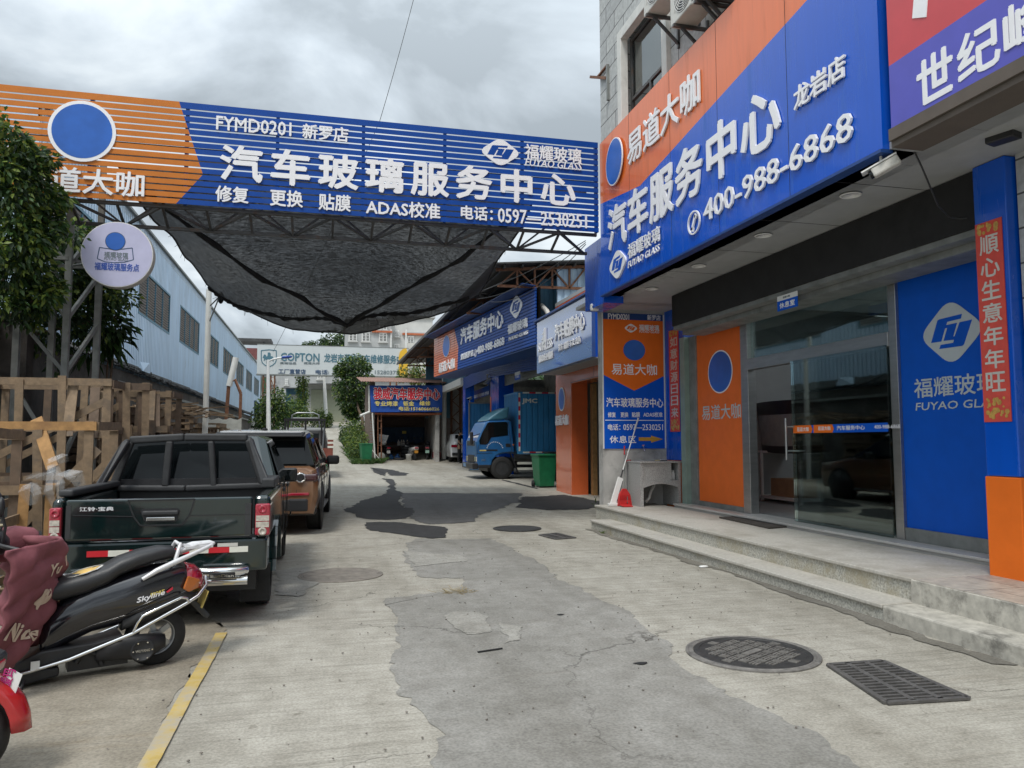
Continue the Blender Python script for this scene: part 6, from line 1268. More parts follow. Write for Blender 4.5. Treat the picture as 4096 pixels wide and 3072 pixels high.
    MB().ball((0,-.03*s,1.635*s),.113*s,16,12,(.85,.95,1.0)).build('hair','hair_black',t,world=False)
    fe = MB()
    for s_ in (-1,1): fe.ball((s_*.035*s,-.155*s,1.61*s),.011*s,8,6)
    fe.box((0,-.155*s,1.545*s),(.045*s,.006,.008)); fe.build('face_features','hair_black',t,world=False); return t
pp = pg(1610,1250,38.6); person((pp.x,pp.y,gh(pp.y)), 1.3, 'person in black clothes looking down beside the white car')
wc = thing('white_car', 'white car standing in the far bay behind the person', 'car', (7.6,40.2,.42)); cx = pg(1560,1200,39.3).x+.6
m_ = MB(); zz = fz; pr = [(-.85,0,zz+.25),(-.87,0,zz+.75),(-.82,0,zz+.95),(-.66,0,zz+1.45),(.66,0,zz+1.45),(.82,0,zz+.95),(.87,0,zz+.75),(.85,0,zz+.25)]
def sec(y, k, top): return [V((cx+x*k, 39.3+y, zz+.25+(z-zz-.25)*(top if z>zz+.9 else 1))) for x,_,z in pr]
secs = [sec(0,.93,.62),sec(.08,1,.70),sec(.55,1,1.),sec(2.6,1,1.),sec(3.3,1,.62),sec(4.3,.9,.58)]; n = len(pr)
m_.add([p for s_ in secs for p in s_],[(i*n+k,i*n+(k+1)%n,(i+1)*n+(k+1)%n,(i+1)*n+k) for i in range(5) for k in range(n)]+[tuple(range(n)),tuple(5*n+k for k in range(n))],True); m_.build('body', mat('white_paint',(.65,.65,.65),.15,coat=1), wc, bevel=.03)
MB().prism([(cx-.62,39.42,zz+1.0),(cx+.62,39.42,zz+1.0),(cx+.56,39.72,zz+1.38),(cx-.56,39.72,zz+1.38)],(0,-.04,.02)).build('rear_window','dark_glass',wc)
for s_ in (-1,1): MB().box((cx+s_*.68,39.3,zz+.82),(.32,.06,.14)).build('tail_lamp','lamp_red',wc,bevel=.02); wheel((cx+s_*.74,40.1,fz+.32),.32,.2,wc,axis='X'); wheel((cx+s_*.74,42.6,fz+.32),.32,.2,wc,axis='X')
MB().box((cx,39.27,zz+.4),(1.6,.1,.16)).build('bumper','grey_plastic',wc,bevel=.03); MB().box((cx,39.255,zz+.66),(.45,.02,.14)).build('number_plate','plate_blue',wc)
# ------------------------------------------------------------------ warehouse on the left
XL = -5.5; wh = thing('warehouse', 'long pale blue corrugated warehouse with louvred windows', 'warehouse', (XL,40,0))
zR = onX(*Z3b(330,190),XL).z; zR = 8.12; yW0, yW1 = 16.5, onX(*Z3b(1222,1500),XL).y
wins = [(400,610),(683,812),(858,945),(980,1045),(1070,1117),(1136,1174),(1190,1221)]
wz0 = onX(*Z3b(610,1045),XL).z; wz1 = onX(*Z3b(616,803),XL).z
wy = [(onX(*Z3b(a,1100),XL).y, onX(*Z3b(b,1100),XL).y) for a,b in wins]; dyw = wy[1][0]-wy[0][0]; wy = [(wy[0][0]-dyw, wy[0][1]-dyw)]+wy
m_ = MB(); y = yW0
while y < yW1:
    iw = any(a-.02 < y+.1 < b+.02 for a,b in wy)
    segs = [(2.3,wz0),(wz1,zR)] if iw else [(2.3,zR)]
    for a,b in segs: m_.bb((XL,y,a),(XL+.012,y+.05,b)); m_.bb((XL,y+.05,a),(XL+.06,y+.22,b))
    y += .22
m_.build('corrugated_wall', 'corr_blue', wh)
for a,b in wy:
    f = MB(); t_ = .07
    for p,q in (((a-.05,wz0-t_),(b+.05,wz0)),((a-.05,wz1),(b+.05,wz1+t_)),((a-.05,wz0),(a,wz1)),((b,wz0),(b+.05,wz1))): f.bb((XL-.02,p[0],p[1]),(XL+.07,q[0],q[1]))
    k = 4
    for i in range(1,k): yy = a+(b-a)*i/k; f.bb((XL+.01,yy-.02,wz0),(XL+.06,yy+.02,wz1))
    wn = f.build('window', 'corr_teal', wh); g = MB(); nb = 15
    for i in range(nb): z = wz0+(wz1-wz0)*(i+.5)/nb; g.box((XL+.02,(a+b)/2,z),(.014,b-a-.01,(wz1-wz0)/nb*.62),0,0,.6)
    g.build('louvre', 'louvre', wn); MB().bb((XL-.25,a,wz0),(XL-.24,b,wz1)).build('void', 'hole_black', wn)
MB().bb((XL-.1,yW0,zR),(XL+.14,yW1,zR+.07)).bb((XL-.05,yW0,zR-.22),(XL+.06,yW1,zR-.002)).build('roof_edge', 'grey_steel', wh)
m_ = MB(); m_.prism([(XL-.1,yW0,zR+.07),(XL-12,yW0,zR+.12),(XL-12,yW0,zR+.05),(XL-.1,yW0,zR+.0)],(0,yW1-yW0,0)); m_.build('roof', 'roof_dark', wh); MB().bb((XL-12,yW1-.1,0),(XL,yW1,zR)).bb((XL-12,yW0,0),(XL-.01,yW0+.1,zR)).build('end_wall', 'corr_blue', wh)
m_ = MB(); m_.bb((XL,yW1-6,3.2),(XL+.06,yW1+.02,4.9)); m_.build('lower_sheet', 'corr_teal', wh)
# lean-to shed along its foot
XE = -4.75; zE0 = onX(*Z3b(400,1285),XE).z; le = thing('lean_to', 'dark lean-to wall with a ragged corrugated roof along the warehouse foot', 'shed', (XE,30,0))
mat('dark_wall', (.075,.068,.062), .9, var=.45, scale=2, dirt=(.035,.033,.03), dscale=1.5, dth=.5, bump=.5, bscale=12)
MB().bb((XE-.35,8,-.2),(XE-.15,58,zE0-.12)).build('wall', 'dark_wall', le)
m_ = MB(); rnd = random.Random(9); y = 9.
while y < 58:
    w_ = .11; e = rnd.uniform(-.12,.10); zz = zE0+rnd.uniform(-.03,.03)
    m_.prism([(XE+.05+e,y,zz-.05),(XE+.05+e,y+w_*.5,zz),(XE+.05+e,y+w_,zz-.05),(XE+.05+e,y+w_,zz-.07),(XE+.05+e,y+w_*.5,zz-.02),(XE+.05+e,y,zz-.07)], (-.85-e,0,.34)); y += w_
m_.build('roof', 'roof_dark', le)
MB().bb((XE-.1,20,zE0-.5),(XE-.02,56,zE0-.42)).build('conduit', 'grey_steel', le)
m_ = MB(); p = onX(*Z3b(445,1300),XE+.1); m_.prism([p,p+V((0,.9,.0)),p+V((0,.7,.28)),p+V((-.1,.1,.25))],(.03,0,0)); m_.build('patch_sheet', 'corr_blue', le)
# dark yard wall and stuff behind the crates at the frame edge
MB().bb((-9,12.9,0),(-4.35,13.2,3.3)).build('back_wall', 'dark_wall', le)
# pole that carries the net
q0, q1 = onY(836/S,1158/S,22.3), onY(823/S,1640/S,22.3); np_ = thing('white_pole', 'tall white pipe pole carrying the far corner of the shade net', 'pole', (q1.x,22.3,.2))
MB().tube([(q1.x-.02,22.3,.15),q1,q0],.075,12).build('pipe','pvc_white',np_); m_ = MB(); c = net(0,1); m_.tube([q0+V((0,0,-.5)),c+V((.05,0,.05))],.02,6); m_.tube([q0+V((0,0,-1.0)),c],.02,6); m_.build('stay','grey_steel',np_); MB().ball(c+V((.05,-.1,-.05)),.17,14,8,(.5,.5,1.)).build('insulator','dark_glass',np_)
sl2 = thing('leaning_pipe', 'white pipe leaning on a rusty stand by the warehouse', 'pipe', (-4,30,2)); a, b = onY(944/S,1430/S,30), onY(916/S,1545/S,30); MB().tube([b,a],.11,10).build('pipe','pvc_white',sl2)
m_ = MB(); e1, e2 = onY(*Z3b(1020,1390),30), onY(*Z3b(990,1530),30); m_.bar(e1,V((e2.x,30,.3)),.12); e3, e4 = onY(*Z3b(1100,1450),30), onY(*Z3b(1095,1560),30); m_.bar(e3,V((e4.x,30,.3)),.1); m_.tube([e1,(e1+e3)/2+V((0,0,.35)),e3],.06,8); m_.build('stand','rusty_steel',sl2)

# ------------------------------------------------------------------ wooden crates and pallets
rnd = random.Random(21)
def crate(loc, w_, d, h, rz, label, m='pine', diag=True, mid=2, slatr=(.0,1.)):
    t = thing('wooden_crate', label, 'crate', loc, rz, 'wooden crate frames beside the pickup'); pw, th = .085, .022
    j = lambda s=.012: rnd.uniform(-s,s)
    alt = {'pine':['pine','pine','pine_grey'],'pine_grey':['pine_grey','pine_grey','pine_dark'],'pine_dark':['pine_dark','pine_dark','pine_grey']}
    def face(y):
        mb = MB(); mb.box0 = mb.box; mb.box = lambda *a: (mb.mi(rnd.choice((0,0,1,2))), mb.box0(*a))
        for x in (pw/2,w_-pw/2): mb.box((x+j(),y,h/2),(pw,th,h),0,0,j(.015))
        for z in (pw*.55,h-pw*.55): mb.box((w_/2,y-th*1.02,z+j()),(w_+j(.04),th,pw),0,0,j(.02))
        for i in range(mid): x = w_*(i+1)/(mid+1)+j(.05); mb.box((x,y-th*2.05,h/2+j(.03)),(pw,th,h*rnd.uniform(.9,1.08)),0,0,j(.05))
        if diag: a = math.atan2(h*.62,w_*.92); mb.box((w_/2,y+th*1.05,h*.48),(math.hypot(w_,h)*.82,th,pw),0,0,-a*rnd.choice((1,.7)))
        return mb
    face(0).build('front_slats', alt[m], t, world=False); face(d).build('back_slats', alt[{'pine':'pine_grey','pine_grey':'pine_dark','pine_dark':'pine_dark'}[m]], t, world=False)  # back and side slats get darker wood, depth shade put into the colour
    mb = MB()
    for x in (0,w_):
        for z in (pw*.6,h-pw*.6,h*.5): mb.box((x+(th if x else -th),d/2,z+j()),(th,d+j(.05),pw),0,j(.03))
    for i in range(4): mb.box((w_/2,d*(i+.5)/4,.012),(w_,pw,th))
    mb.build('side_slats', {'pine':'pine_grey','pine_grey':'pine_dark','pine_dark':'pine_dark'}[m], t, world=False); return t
g_ = lambda y: gh(y)
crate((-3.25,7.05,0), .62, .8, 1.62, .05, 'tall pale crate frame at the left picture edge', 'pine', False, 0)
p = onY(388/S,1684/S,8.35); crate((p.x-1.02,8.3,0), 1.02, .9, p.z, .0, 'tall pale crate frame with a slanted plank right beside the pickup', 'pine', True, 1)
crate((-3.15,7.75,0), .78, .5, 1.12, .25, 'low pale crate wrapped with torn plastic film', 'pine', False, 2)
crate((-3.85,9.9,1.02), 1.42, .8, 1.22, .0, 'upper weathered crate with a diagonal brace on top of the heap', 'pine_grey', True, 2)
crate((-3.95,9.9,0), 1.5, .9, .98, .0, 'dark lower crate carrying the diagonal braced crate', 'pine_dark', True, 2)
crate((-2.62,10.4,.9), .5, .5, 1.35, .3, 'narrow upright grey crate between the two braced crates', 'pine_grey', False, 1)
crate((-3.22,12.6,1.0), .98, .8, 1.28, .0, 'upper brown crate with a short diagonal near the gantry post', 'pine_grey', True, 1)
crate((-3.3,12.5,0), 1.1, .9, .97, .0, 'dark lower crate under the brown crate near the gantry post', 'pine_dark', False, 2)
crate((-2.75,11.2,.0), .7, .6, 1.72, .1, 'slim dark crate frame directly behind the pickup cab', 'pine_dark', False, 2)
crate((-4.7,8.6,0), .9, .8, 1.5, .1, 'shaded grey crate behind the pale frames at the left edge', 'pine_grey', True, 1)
# loose planks leaning on the heap
for i,(zx,zy,zx2,zy2,Y,mm) in enumerate(((345,535,500,1000,8.2,'pine'),(700,180,640,700,9.8,'pine_grey'),(905,240,880,720,10.3,'pine_dark'),(1000,270,960,720,10.35,'pine_grey'),(1440,270,1420,640,12.4,'pine_grey'),(1480,270,1480,640,12.45,'pine_dark'))):
    f = lambda a,b: ((a*.42195)/S,(1450+b*.42195)/S); a, b = onY(*f(zx,zy),Y+.15), onY(*f(zx2,zy2),Y-.1); m_ = MB(); m_.bar(a,b,.11,.022,up=(0,1,0)); tag(m_.build('loose_plank',mm), ['pale slanted plank inside the tall pale crate','long grey plank leaning at the end of the upper crate','dark upright plank right of the upper crate','grey upright plank beside the dark upright plank','grey plank at the end of the brown crate','dark plank at the far end of the brown crate'][i], 'plank', 'loose planks among the crates')
# plastic film
m_ = MB(); f = lambda a,b: ((a*.42195)/S,(1450+b*.42195)/S); rnd2 = random.Random(4)
for (x0_,y0_,x1_,y1_) in ((480,970,560,1420),(590,1040,760,1180),(520,890,610,950),(290,1080,450,1110),(280,1150,330,1350)):
    for k in range(4):
        a = onY(*f(x0_+rnd2.uniform(-20,40),y0_),7.6); b = onY(*f(x1_+rnd2.uniform(-40,20),y1_),7.62); c = a.lerp(b,.5)+V((rnd2.uniform(-.06,.06),-.08,rnd2.uniform(-.03,.05))); w_ = V((.05,-.02,.02))*rnd2.uniform(.5,1.4)
        m_.add([a-w_,a+w_,c+w_*1.6,c-w_*.6,b-w_*.5,b+w_*.7],[(0,1,2,3),(3,2,5,4)])
tag(m_.build('plastic_film','wrap',fix=False), 'torn clear plastic film hanging on the low pale crate', 'plastic film')
def pallet(loc, rz, label, m, grp):
    t = thing('pallet', label, 'pallet', loc, rz, grp); mb = MB()
    for i in range(6): mb.box((0,-.5+i*.2+rnd.uniform(-.01,.01),.125),(1.2,.1,.02))
    for i in range(3): mb.box((0,-.5+i*.5,.012),(1.2,.1,.02))
    mb.build('deck', m, t, world=False); mb = MB()
    for x in (-.55,0,.55): mb.box((x,0,.068),(.09,1.1,.09))
    mb.build('runner', m, t, world=False); return t
stacks = [(-3.75,15.2,15,'weathered pallet in the stack right behind the brown crate','pine_dark'),(-3.35,17.6,14,'brown pallet in the stack behind the pickup mirror','pine_grey'),(-3.9,20.3,15,'dark pallet in the stack by the white net pole','pine_dark'),(-3.3,23.2,13,'grey pallet in the stack beyond the white net pole','pine_grey'),(-3.9,26.,12,'brown pallet in the stack near the leaning pipe','pine_dark'),(-3.0,28.5,10,'pale brown pallet in the last stack before the bushes','pine_grey')]
proto = {}
for (x,y,n,lab,mm) in stacks:
    z = gh(y)
    for i in range(n):
        a = rnd.uniform(-.09,.09)+(1.57 if rnd.random()<.3 else 0); P_ = (x+rnd.uniform(-.1,.1),y+rnd.uniform(-.1,.1),z)
        if mm not in proto: proto[mm] = pallet(P_, a, lab, mm, 'wooden pallets stacked along the warehouse')
        else: dup(proto[mm], P_, a, lab)
        z += .138
m_ = MB(); 
for i in range(34):
    p = V((-3.4+rnd.uniform(-.6,.6),18.5+rnd.uniform(-3,4),2.1+rnd.uniform(0,.25))); a = rnd.uniform(0,3.14); m_.box(p,(rnd.uniform(.6,1.4),.07,.03),a,0,rnd.uniform(-.2,.2))
o = m_.build('wood_scrap','pine_grey'); tag(o,'loose wood scraps heaped on top of the pallet stacks','wood scraps'); o['kind'] = 'stuff'
m_ = MB(); c = V((-3.2,27.2,2.0)); m_.add([c+V((-.6+.12*i,-.3,.25*(j==0)-.2*j+.04*math.sin(i*2))) for j in range(4) for i in range(11)],[(j*11+i,j*11+i+1,(j+1)*11+i+1,(j+1)*11+i) for j in range(3) for i in range(10)],True); tag(m_.build('white_cloth','weathered_tarp'),'pale cloth hanging over the far pallets','cloth')

# ------------------------------------------------------------------ tree and big-leaved plant by the gantry
rnd = random.Random(11); tr_ = thing('tree', 'dense dark green tree growing over the left end of the gantry', 'tree', (-5.6,13.4,0))
cl = [(onY(x,y,Y),r) for x,y,Y,r in ((12,325,11.1,.40),(45,375,11.2,.42),(72,350,11.35,.24),(20,430,11.1,.45),(88,425,11.4,.30),(45,500,11.2,.45),(92,490,11.5,.30),(10,560,11.3,.5),(62,575,11.6,.42),(20,640,11.6,.5),(70,650,11.8,.32),(-40,400,11.2,.7),(-60,560,11.4,.8))]
cl2 = [(onY(x,y,Y),r) for x,y,Y,r in ((60,560,13.4,.9),(120,600,13.5,.75),(40,650,13.4,.9),(160,560,13.6,.5),(200,640,13.8,.5),(215,690,13.8,.45),(150,680,13.6,.6),(90,690,13.4,.6),(190,590,13.8,.5),(-60,480,13.4,1.2),(-80,650,13.5,1.2),(225,600,14,.3),(170,520,13.7,.35))]
def satellites(cls, n, f):
    out = []
    for c,r in cls:
        for _ in range(n): q = V((rnd.gauss(0,1),rnd.gauss(0,1),rnd.gauss(.2,1))).normalized()*r*rnd.uniform(.8,1.35); out.append((c+q, r*rnd.uniform(*f)))
    return out
mb = MB(); crown(mb, [(c,r*.85) for c,r in cl], 380, .10, rnd, (.45,.37,.18)); crown(mb, satellites(cl,4,(.2,.45)), 62, .10, rnd, (.22,.40,.38)); crown(mb, cl2, 520, .10, rnd, (.62,.30,.08)); crown(mb, satellites(cl2,3,(.2,.4)), 50, .10, rnd, (.35,.40,.25)); mb.build('crown', ['leaf_dark','leaf_mid','leaf_light'], tr_, fix=False)
m_ = MB(); trunk(m_, [(-5.7,13.3,0),(-5.6,13.2,1.5),(-5.3,12.9,3.0),(-5.0,12.5,4.4)], .13,.04); 
for c,r in (cl+cl2)[::2]: trunk(m_, [(-5.45,13.05,2.4), V((-5.45,13.05,2.4)).lerp(c,.5)+V((0,0,.2)), c], .045,.012,6)
m_.build('trunk','bark',tr_)
pl = thing('broad_leaf_plant', 'glossy plant with long broad leaves under the round sign', 'plant', onY(240,745,14.2)); mb = MB()
for (x,y,n,L_) in ((215,700,34,.36),(250,712,34,.36),(236,738,40,.38),(205,730,26,.36),(262,695,18,.32),(200,525,22,.32),(222,520,14,.3),(190,760,16,.35)):
    c = onY(x,y,14.1)
    for i in range(n):
        a = rnd.uniform(0,6.28); d = V((math.cos(a),math.sin(a)*.8,rnd.uniform(-1.1,.9))).normalized(); mb.mi(0 if rnd.random()<.7 else 1)
        s = d.cross(ZA).normalized() if abs(d.z)<.98 else XA; l = L_*rnd.uniform(.7,1.2); w_ = l*.22; p = c+d*.05
        mb.add([p, p+d*l*.35+s*w_*.5-V((0,0,.01)), p+d*l*.75+s*w_*.42-V((0,0,.05)), p+d*l-V((0,0,.14)), p+d*l*.75-s*w_*.42-V((0,0,.05)), p+d*l*.35-s*w_*.5-V((0,0,.01)), p+d*l*.5+V((0,0,-.035))],[(0,1,6),(1,2,6),(2,3,6),(3,4,6),(4,5,6),(5,0,6)])
mb.build('leaves',['leaf_gloss','leaf_mid'],pl,fix=False); m_ = MB(); base = V((-3.9,14.3,gh(14)))
for (x,y) in ((215,700),(250,712),(236,738),(200,525)): trunk(m_,[base,base.lerp(onY(x,y,14.1),.6)+V((.1,0,.2)),onY(x,y,14.1)],.035,.012,6)
m_.build('stem','bark',pl)

# ------------------------------------------------------------------ dark green pickup
PX0, PY0 = -1.215, 6.55; pk = thing('pickup_truck', 'dark green double cab pickup parked with its tailgate towards the lane entrance', 'pickup', (PX0,PY0,0))
Zp = lambda zx,zy: ((200+zx*.4521)/S,(1700+zy*.4521)/S)
def K(zx,zy,y=0.0): p = onY(*Zp(zx,zy),PY0+y); return V((p.x-PX0, y, p.z))
W_ = dict(world=False)
xl_, xr2 = K(145,668).x, K(1790,632).x; zt_, zb_ = K(900,650).z, K(900,1010).z; zb2p = K(1600,1280).z
hw = max(-xl_,xr2)
ox = (K(130,668).x+K(1800,632).x)/2; xl_, xr2 = K(140,668).x, K(1792,632).x; XO = K(1925,800).x; XOl = K(5,800).x
tgm = MB(); tgm.bb((xl_,0,zb_),(xr2,.07,zt_)); tg = tgm.build('tailgate','pickup_paint',pk,bevel=.018,seg=3,**W_)
m_ = MB(); q = [K(690,668,-.004),K(1280,655,-.004),K(1235,790,-.004),K(1170,880,-.004),K(800,890,-.004),K(745,820,-.004)]
for a,b in zip(q,q[1:]+q[:1]): m_.bar(a,b,.010,.008,up=(0,1,0))
m_.bar(K(200,800,-.002),K(735,810,-.002),.006,.006,up=(0,1,0)); m_.bar(K(1240,800,-.002),K(1780,790,-.002),.006,.006,up=(0,1,0)); m_.build('press_line','black_plastic',tg,**W_)
m_ = MB(); q = [K(800,760,-.006),K(830,742,-.006),K(1130,735,-.006),K(1152,755,-.006),K(1125,840,-.006),K(1105,855,-.006),K(850,862,-.006),K(830,845,-.006)]; m_.prism(q,(0,.004,0)); m_.build('handle_recess','black_plastic',tg,**W_)
MB().bb(K(812,805,-.03),K(1140,752,-.008)).build('handle','grey_plastic',tg,bevel=.012,**W_); MB().bb(K(850,852,-.016),K(1105,812,-.008)).build('handle_plate','chrome',tg,bevel=.006,**W_)
def kt(body,ll,ur,**k):
    a, b = K(*ll,-.001), K(*ur,-.001); P_ = V((PX0,PY0,0)); return lettering(body,P_+a,XA,ZA,b.x-a.x,b.z-a.z,tg,**k)
kt('江铃·宝典',(262,765),(565,722),m='letter_white',depth=.006,bold=.01)
MB().bb(K(130,1010,-.004),K(188,712,-.001)).build('clear_tape','grey_plastic',tg,**W_)
MB().bb(K(1722,975,-.004),K(1782,690,-.001)).build('clear_tape','grey_plastic',tg,**W_)
MB().bb((XOl,0.02,zb2p-.02),(XO,.30,zb_-.012)).build('rear_valance','pickup_paint',pk,bevel=.03,seg=3,**W_)
for s_,x0_,x1_ in ((-1,XOl-.005,xl_-.012),(1,xr2+.012,XO+.02)):
    m_ = MB(); m_.bb((x0_,.015,zb_-.02),(x1_,1.75,zt_+.01)); m_.build('bed_side','pickup_paint',pk,bevel=.045,seg=4,**W_)
    cz0, cz1 = K(1860,975).z, K(1860,695).z; xa, xb = (x0_-.002,x1_-.012) if s_<0 else (x0_+.012,x1_+.002); hh = (cz1-cz0)
    lm = MB().bb((xa,-.02,cz0),(xb,.25,cz1)).build('tail_lamp','lamp_red',pk,bevel=.015,seg=3,**W_)
    for f0,f1,mm in ((.46,.63,'lamp_clear'),(.26,.43,'lamp_clear')): MB().bb((xa+.008,-.024,cz0+hh*f0),(xb-.008,-.018,cz0+hh*f1)).build('lamp_lens',mm,lm,**W_)
    for f in (.82,.13): MB().lathe([(.034,0),(.030,-.005),(.016,-.005),(.014,-.001),(.001,-.002)],((xa+xb)/2,-.019,cz0+hh*f),20,axis='Y').build('lamp_reflector','lamp_clear' if f<.5 else 'lamp_red',lm,**W_)
for s_ in (-1,1):
    xw = (XO-.14) if s_>0 else XOl+.14
    for y in (1.05,4.0): w2 = wheel((xw,y,.345),.345,.22,pk,axis='X',rim='alloy'); w2.matrix_parent_inverse.identity(); 
# wheels were built in place coordinates: shift into the pickup frame
for o in [c for c in bpy.data.objects if c.parent == pk and c.name.startswith('wheel')]:
    for x in [o]+kids(o): x.data.transform(Matrix.Translation((PX0,PY0,0)))
m_ = MB()
for (y,ex) in ((1.05,0),):
    for k in range(13):
        a, b = math.pi*k/13, math.pi*(k+1)/13; m_.bar((XO+.012,y-math.cos(a)*.44,.36+math.sin(a)*.42),(XO+.012,y-math.cos(b)*.44,.36+math.sin(b)*.42),.06,.06,up=(1,0,0))
m_.build('wheel_arch','pickup_paint',pk,**W_)
MB().bb((XO-.24,.42,.14),(XO+.005,.45,.46)).build('mud_flap','rubber',pk,**W_); MB().bb((XOl+.01,.42,.14),(XOl+.24,.45,.46)).build('mud_flap','rubber',pk,**W_)
MB().bb((XOl+.1,.2,.28),(XO-.1,1.8,.5)).bb((xl_,.1,.55),(xr2,1.72,.62)).build('underbody','black_plastic',pk,**W_)
# chrome rear bumper halves with a name plate
for x0_,x1_ in ((K(1330,1300).x,K(1755,1300).x),(K(140,1300).x,K(560,1300).x)):
    za, zc = K(1500,1283).z, K(1500,1372).z; m_ = MB(); m_.tube([(x0_,-.06,za),(x0_+.05,-.09,za),(x1_-.06,-.09,za),(x1_-.02,-.03,za)],.035,12); m_.tube([(x0_,-.05,zc),(x1_,-.05,zc)],.037,12); bp_ = m_.build('bumper_bar','chrome',pk,**W_)
a, b = K(1410,1360,-.125), K(1640,1305,-.125); MB().bb((a.x,-.140,a.z),(b.x,-.128,b.z)).build('name_plate','black_plastic',bp_,**W_)
lettering('BaoDian',V((PX0,PY0,0))+V((a.x+.01,-.141,a.z+.008)),XA,ZA,b.x-a.x-.02,b.z-a.z-.016,bp_,m='chrome',depth=.002,bold=.02)
# red and white reflective tape
mr1 = MB(); xs_ = [K(x,1130).x for x in (320,510,695,880,1050,1230,1400,1585,1750)]; za, zc = K(1000,1150).z, K(1000,1098).z
for i,(a,b) in enumerate(zip(xs_,xs_[1:])): mr1.mi(i%2).bb((a,.012,za),(b,.018,zc))
mr1.build('reflective_tape',['reflect_red','reflect_white'],pk,**W_)
a, b = K(1482,1078,.014), K(1662,1042,.014); MB().bb((a.x,.010,a.z),(b.x,.018,b.z)).build('worn_sticker','ac_white',pk,**W_)
# cab behind the bed
yc0, yc1 = 1.72, 3.75; xb0, xb1 = XOl+.02, XO-.0; ztop = K(1200,95,yc0+.3).z
cab = MB(); zbelt = zt_+.03
cs = lambda y, z0, ins0, z1, ins1: [V((xb0+ins0,y,z0)),V((xb0+ins1,y,z1)),V((xb1-ins1,y,z1)),V((xb1-ins0,y,z0))]
def loftq(mb, secs, cap=True, smooth=False):
    n = len(secs[0]); b = [p for s_ in secs for p in s_]
    mb.add(b,[(i*n+k,i*n+(k+1)%n,(i+1)*n+(k+1)%n,(i+1)*n+k) for i in range(len(secs)-1) for k in range(n)]+([tuple(range(n)),tuple((len(secs)-1)*n+k for k in range(n))] if cap else []),smooth); return mb
full = lambda y,zt,it: [V((xb0+.02,y,.36)),V((xb0,y,.7)),V((xb0+.02,y,zbelt)),V((xb0+it,y,zt)),V((xb0+it+.09,y,zt+.035)),V((xb1-it-.09,y,zt+.035)),V((xb1-it,y,zt)),V((xb1-.02,y,zbelt)),V((xb1,y,.7)),V((xb1-.02,y,.36))]
loftq(cab,[full(yc0+.02,zbelt-.05,.03),full(yc0+.42,ztop-.04,.17),full(yc0+1.5,ztop-.03,.17),full(yc1,zbelt+.05,.05),full(yc1+1.25,zbelt-.05,.05)]); cab.build('cab','pickup_paint',pk,bevel=.04,seg=3,**W_)
for s_ in (-1,1):
    X0_ = (xb1+.004) if s_>0 else (xb0-.004); ii = -s_
    m_ = MB(); m_.prism([(X0_+ii*.02,yc0+.30,zbelt+.03),(X0_+ii*.02,yc1-.25,zbelt+.03),(X0_+ii*.15,yc1-.75,ztop-.07),(X0_+ii*.15,yc0+.45,ztop-.07)],(-ii*.012,0,0)); m_.build('side_window','dark_glass',pk,**W_)
m_ = MB()
for y in (yc0+.02,yc0+1.0,yc1-.1): m_.bar((xb1+.003,y,.42),(xb1+.003,y,zbelt),.012,.01,up=(1,0,0))
m_.build('door_seam','cable',pk,**W_)
for y in (yc0+.75,yc0+1.7): MB().box((xb1+.015,y,zbelt-.12),(.03,.2,.04)).build('door_handle','grey_plastic',pk,bevel=.01,**W_)
# sports bar with three rear openings
yb = yc0-.12; KB = lambda a,b: K(a,b,yb); sb_ = MB()
def pbar(pts, w_, t_=.07):
    for a,b in zip(pts,pts[1:]): sb_.bar(KB(*a),KB(*b),w_,t_,up=(0,1,0))
pbar([(705,135),(1190,108),(1750,112)],.075); pbar([(590,560),(1200,560),(1900,535)],.06); pbar([(1062,140),(1020,545)],.07); pbar([(1425,140),(1450,545)],.06); pbar([(715,140),(560,545)],.075); pbar([(1760,125),(1890,530)],.085)
sb_.build('sports_bar','grey_plastic',pk,bevel=.02,seg=3,**W_)
m_ = MB(); m_.prism([K(700,118,yb),K(655,150,yb),K(405,550,yb-.35),K(480,560,yb-.3),K(720,160,yb)],(0,-.10,0)); m_.bb((XOl+.0,.15,zt_+.012),(XOl+.11,yb+.1,zt_+.07)); m_.build('sports_bar_leg','grey_plastic',pk,bevel=.02,seg=3,**W_)
m_ = MB(); m_.prism([K(1755,96,yb),K(1790,110,yb),K(1950,500,yb-.35),K(1870,520,yb-.3),K(1770,150,yb)],(0,-.10,0)); m_.bb((XO-.12,.95,zt_+.012),(XO-.0,yb+.1,zt_+.10)); m_.build('sports_bar_leg','grey_plastic',pk,bevel=.02,seg=3,**W_)
MB().prism([K(590,550,yb+.06),K(1890,535,yb+.06),K(1745,125,yb+.19),K(725,138,yb+.19)],(0,.02,0)).build('rear_window','dark_glass',pk,**W_)
MB().bb((xl_,yb+.02,.6),(xr2,yb+.06,zbelt+.05)).build('bed_front','black_plastic',pk,**W_)
p = onY(*Zp(2108,440),PY0+2.95); MB().box((p.x-PX0,2.95,p.z),(.21,.10,.165)).build('mirror','black_plastic',pk,bevel=.035,seg=4,**W_); MB().box((p.x-PX0,2.896,p.z),(.17,.004,.125)).build('mirror_glass','dark_glass',pk,**W_); MB().bar((xb1-.02,3.0,p.z-.05),(p.x-PX0,2.97,p.z-.04),.05,.04).build('mirror_arm','black_plastic',pk,**W_)

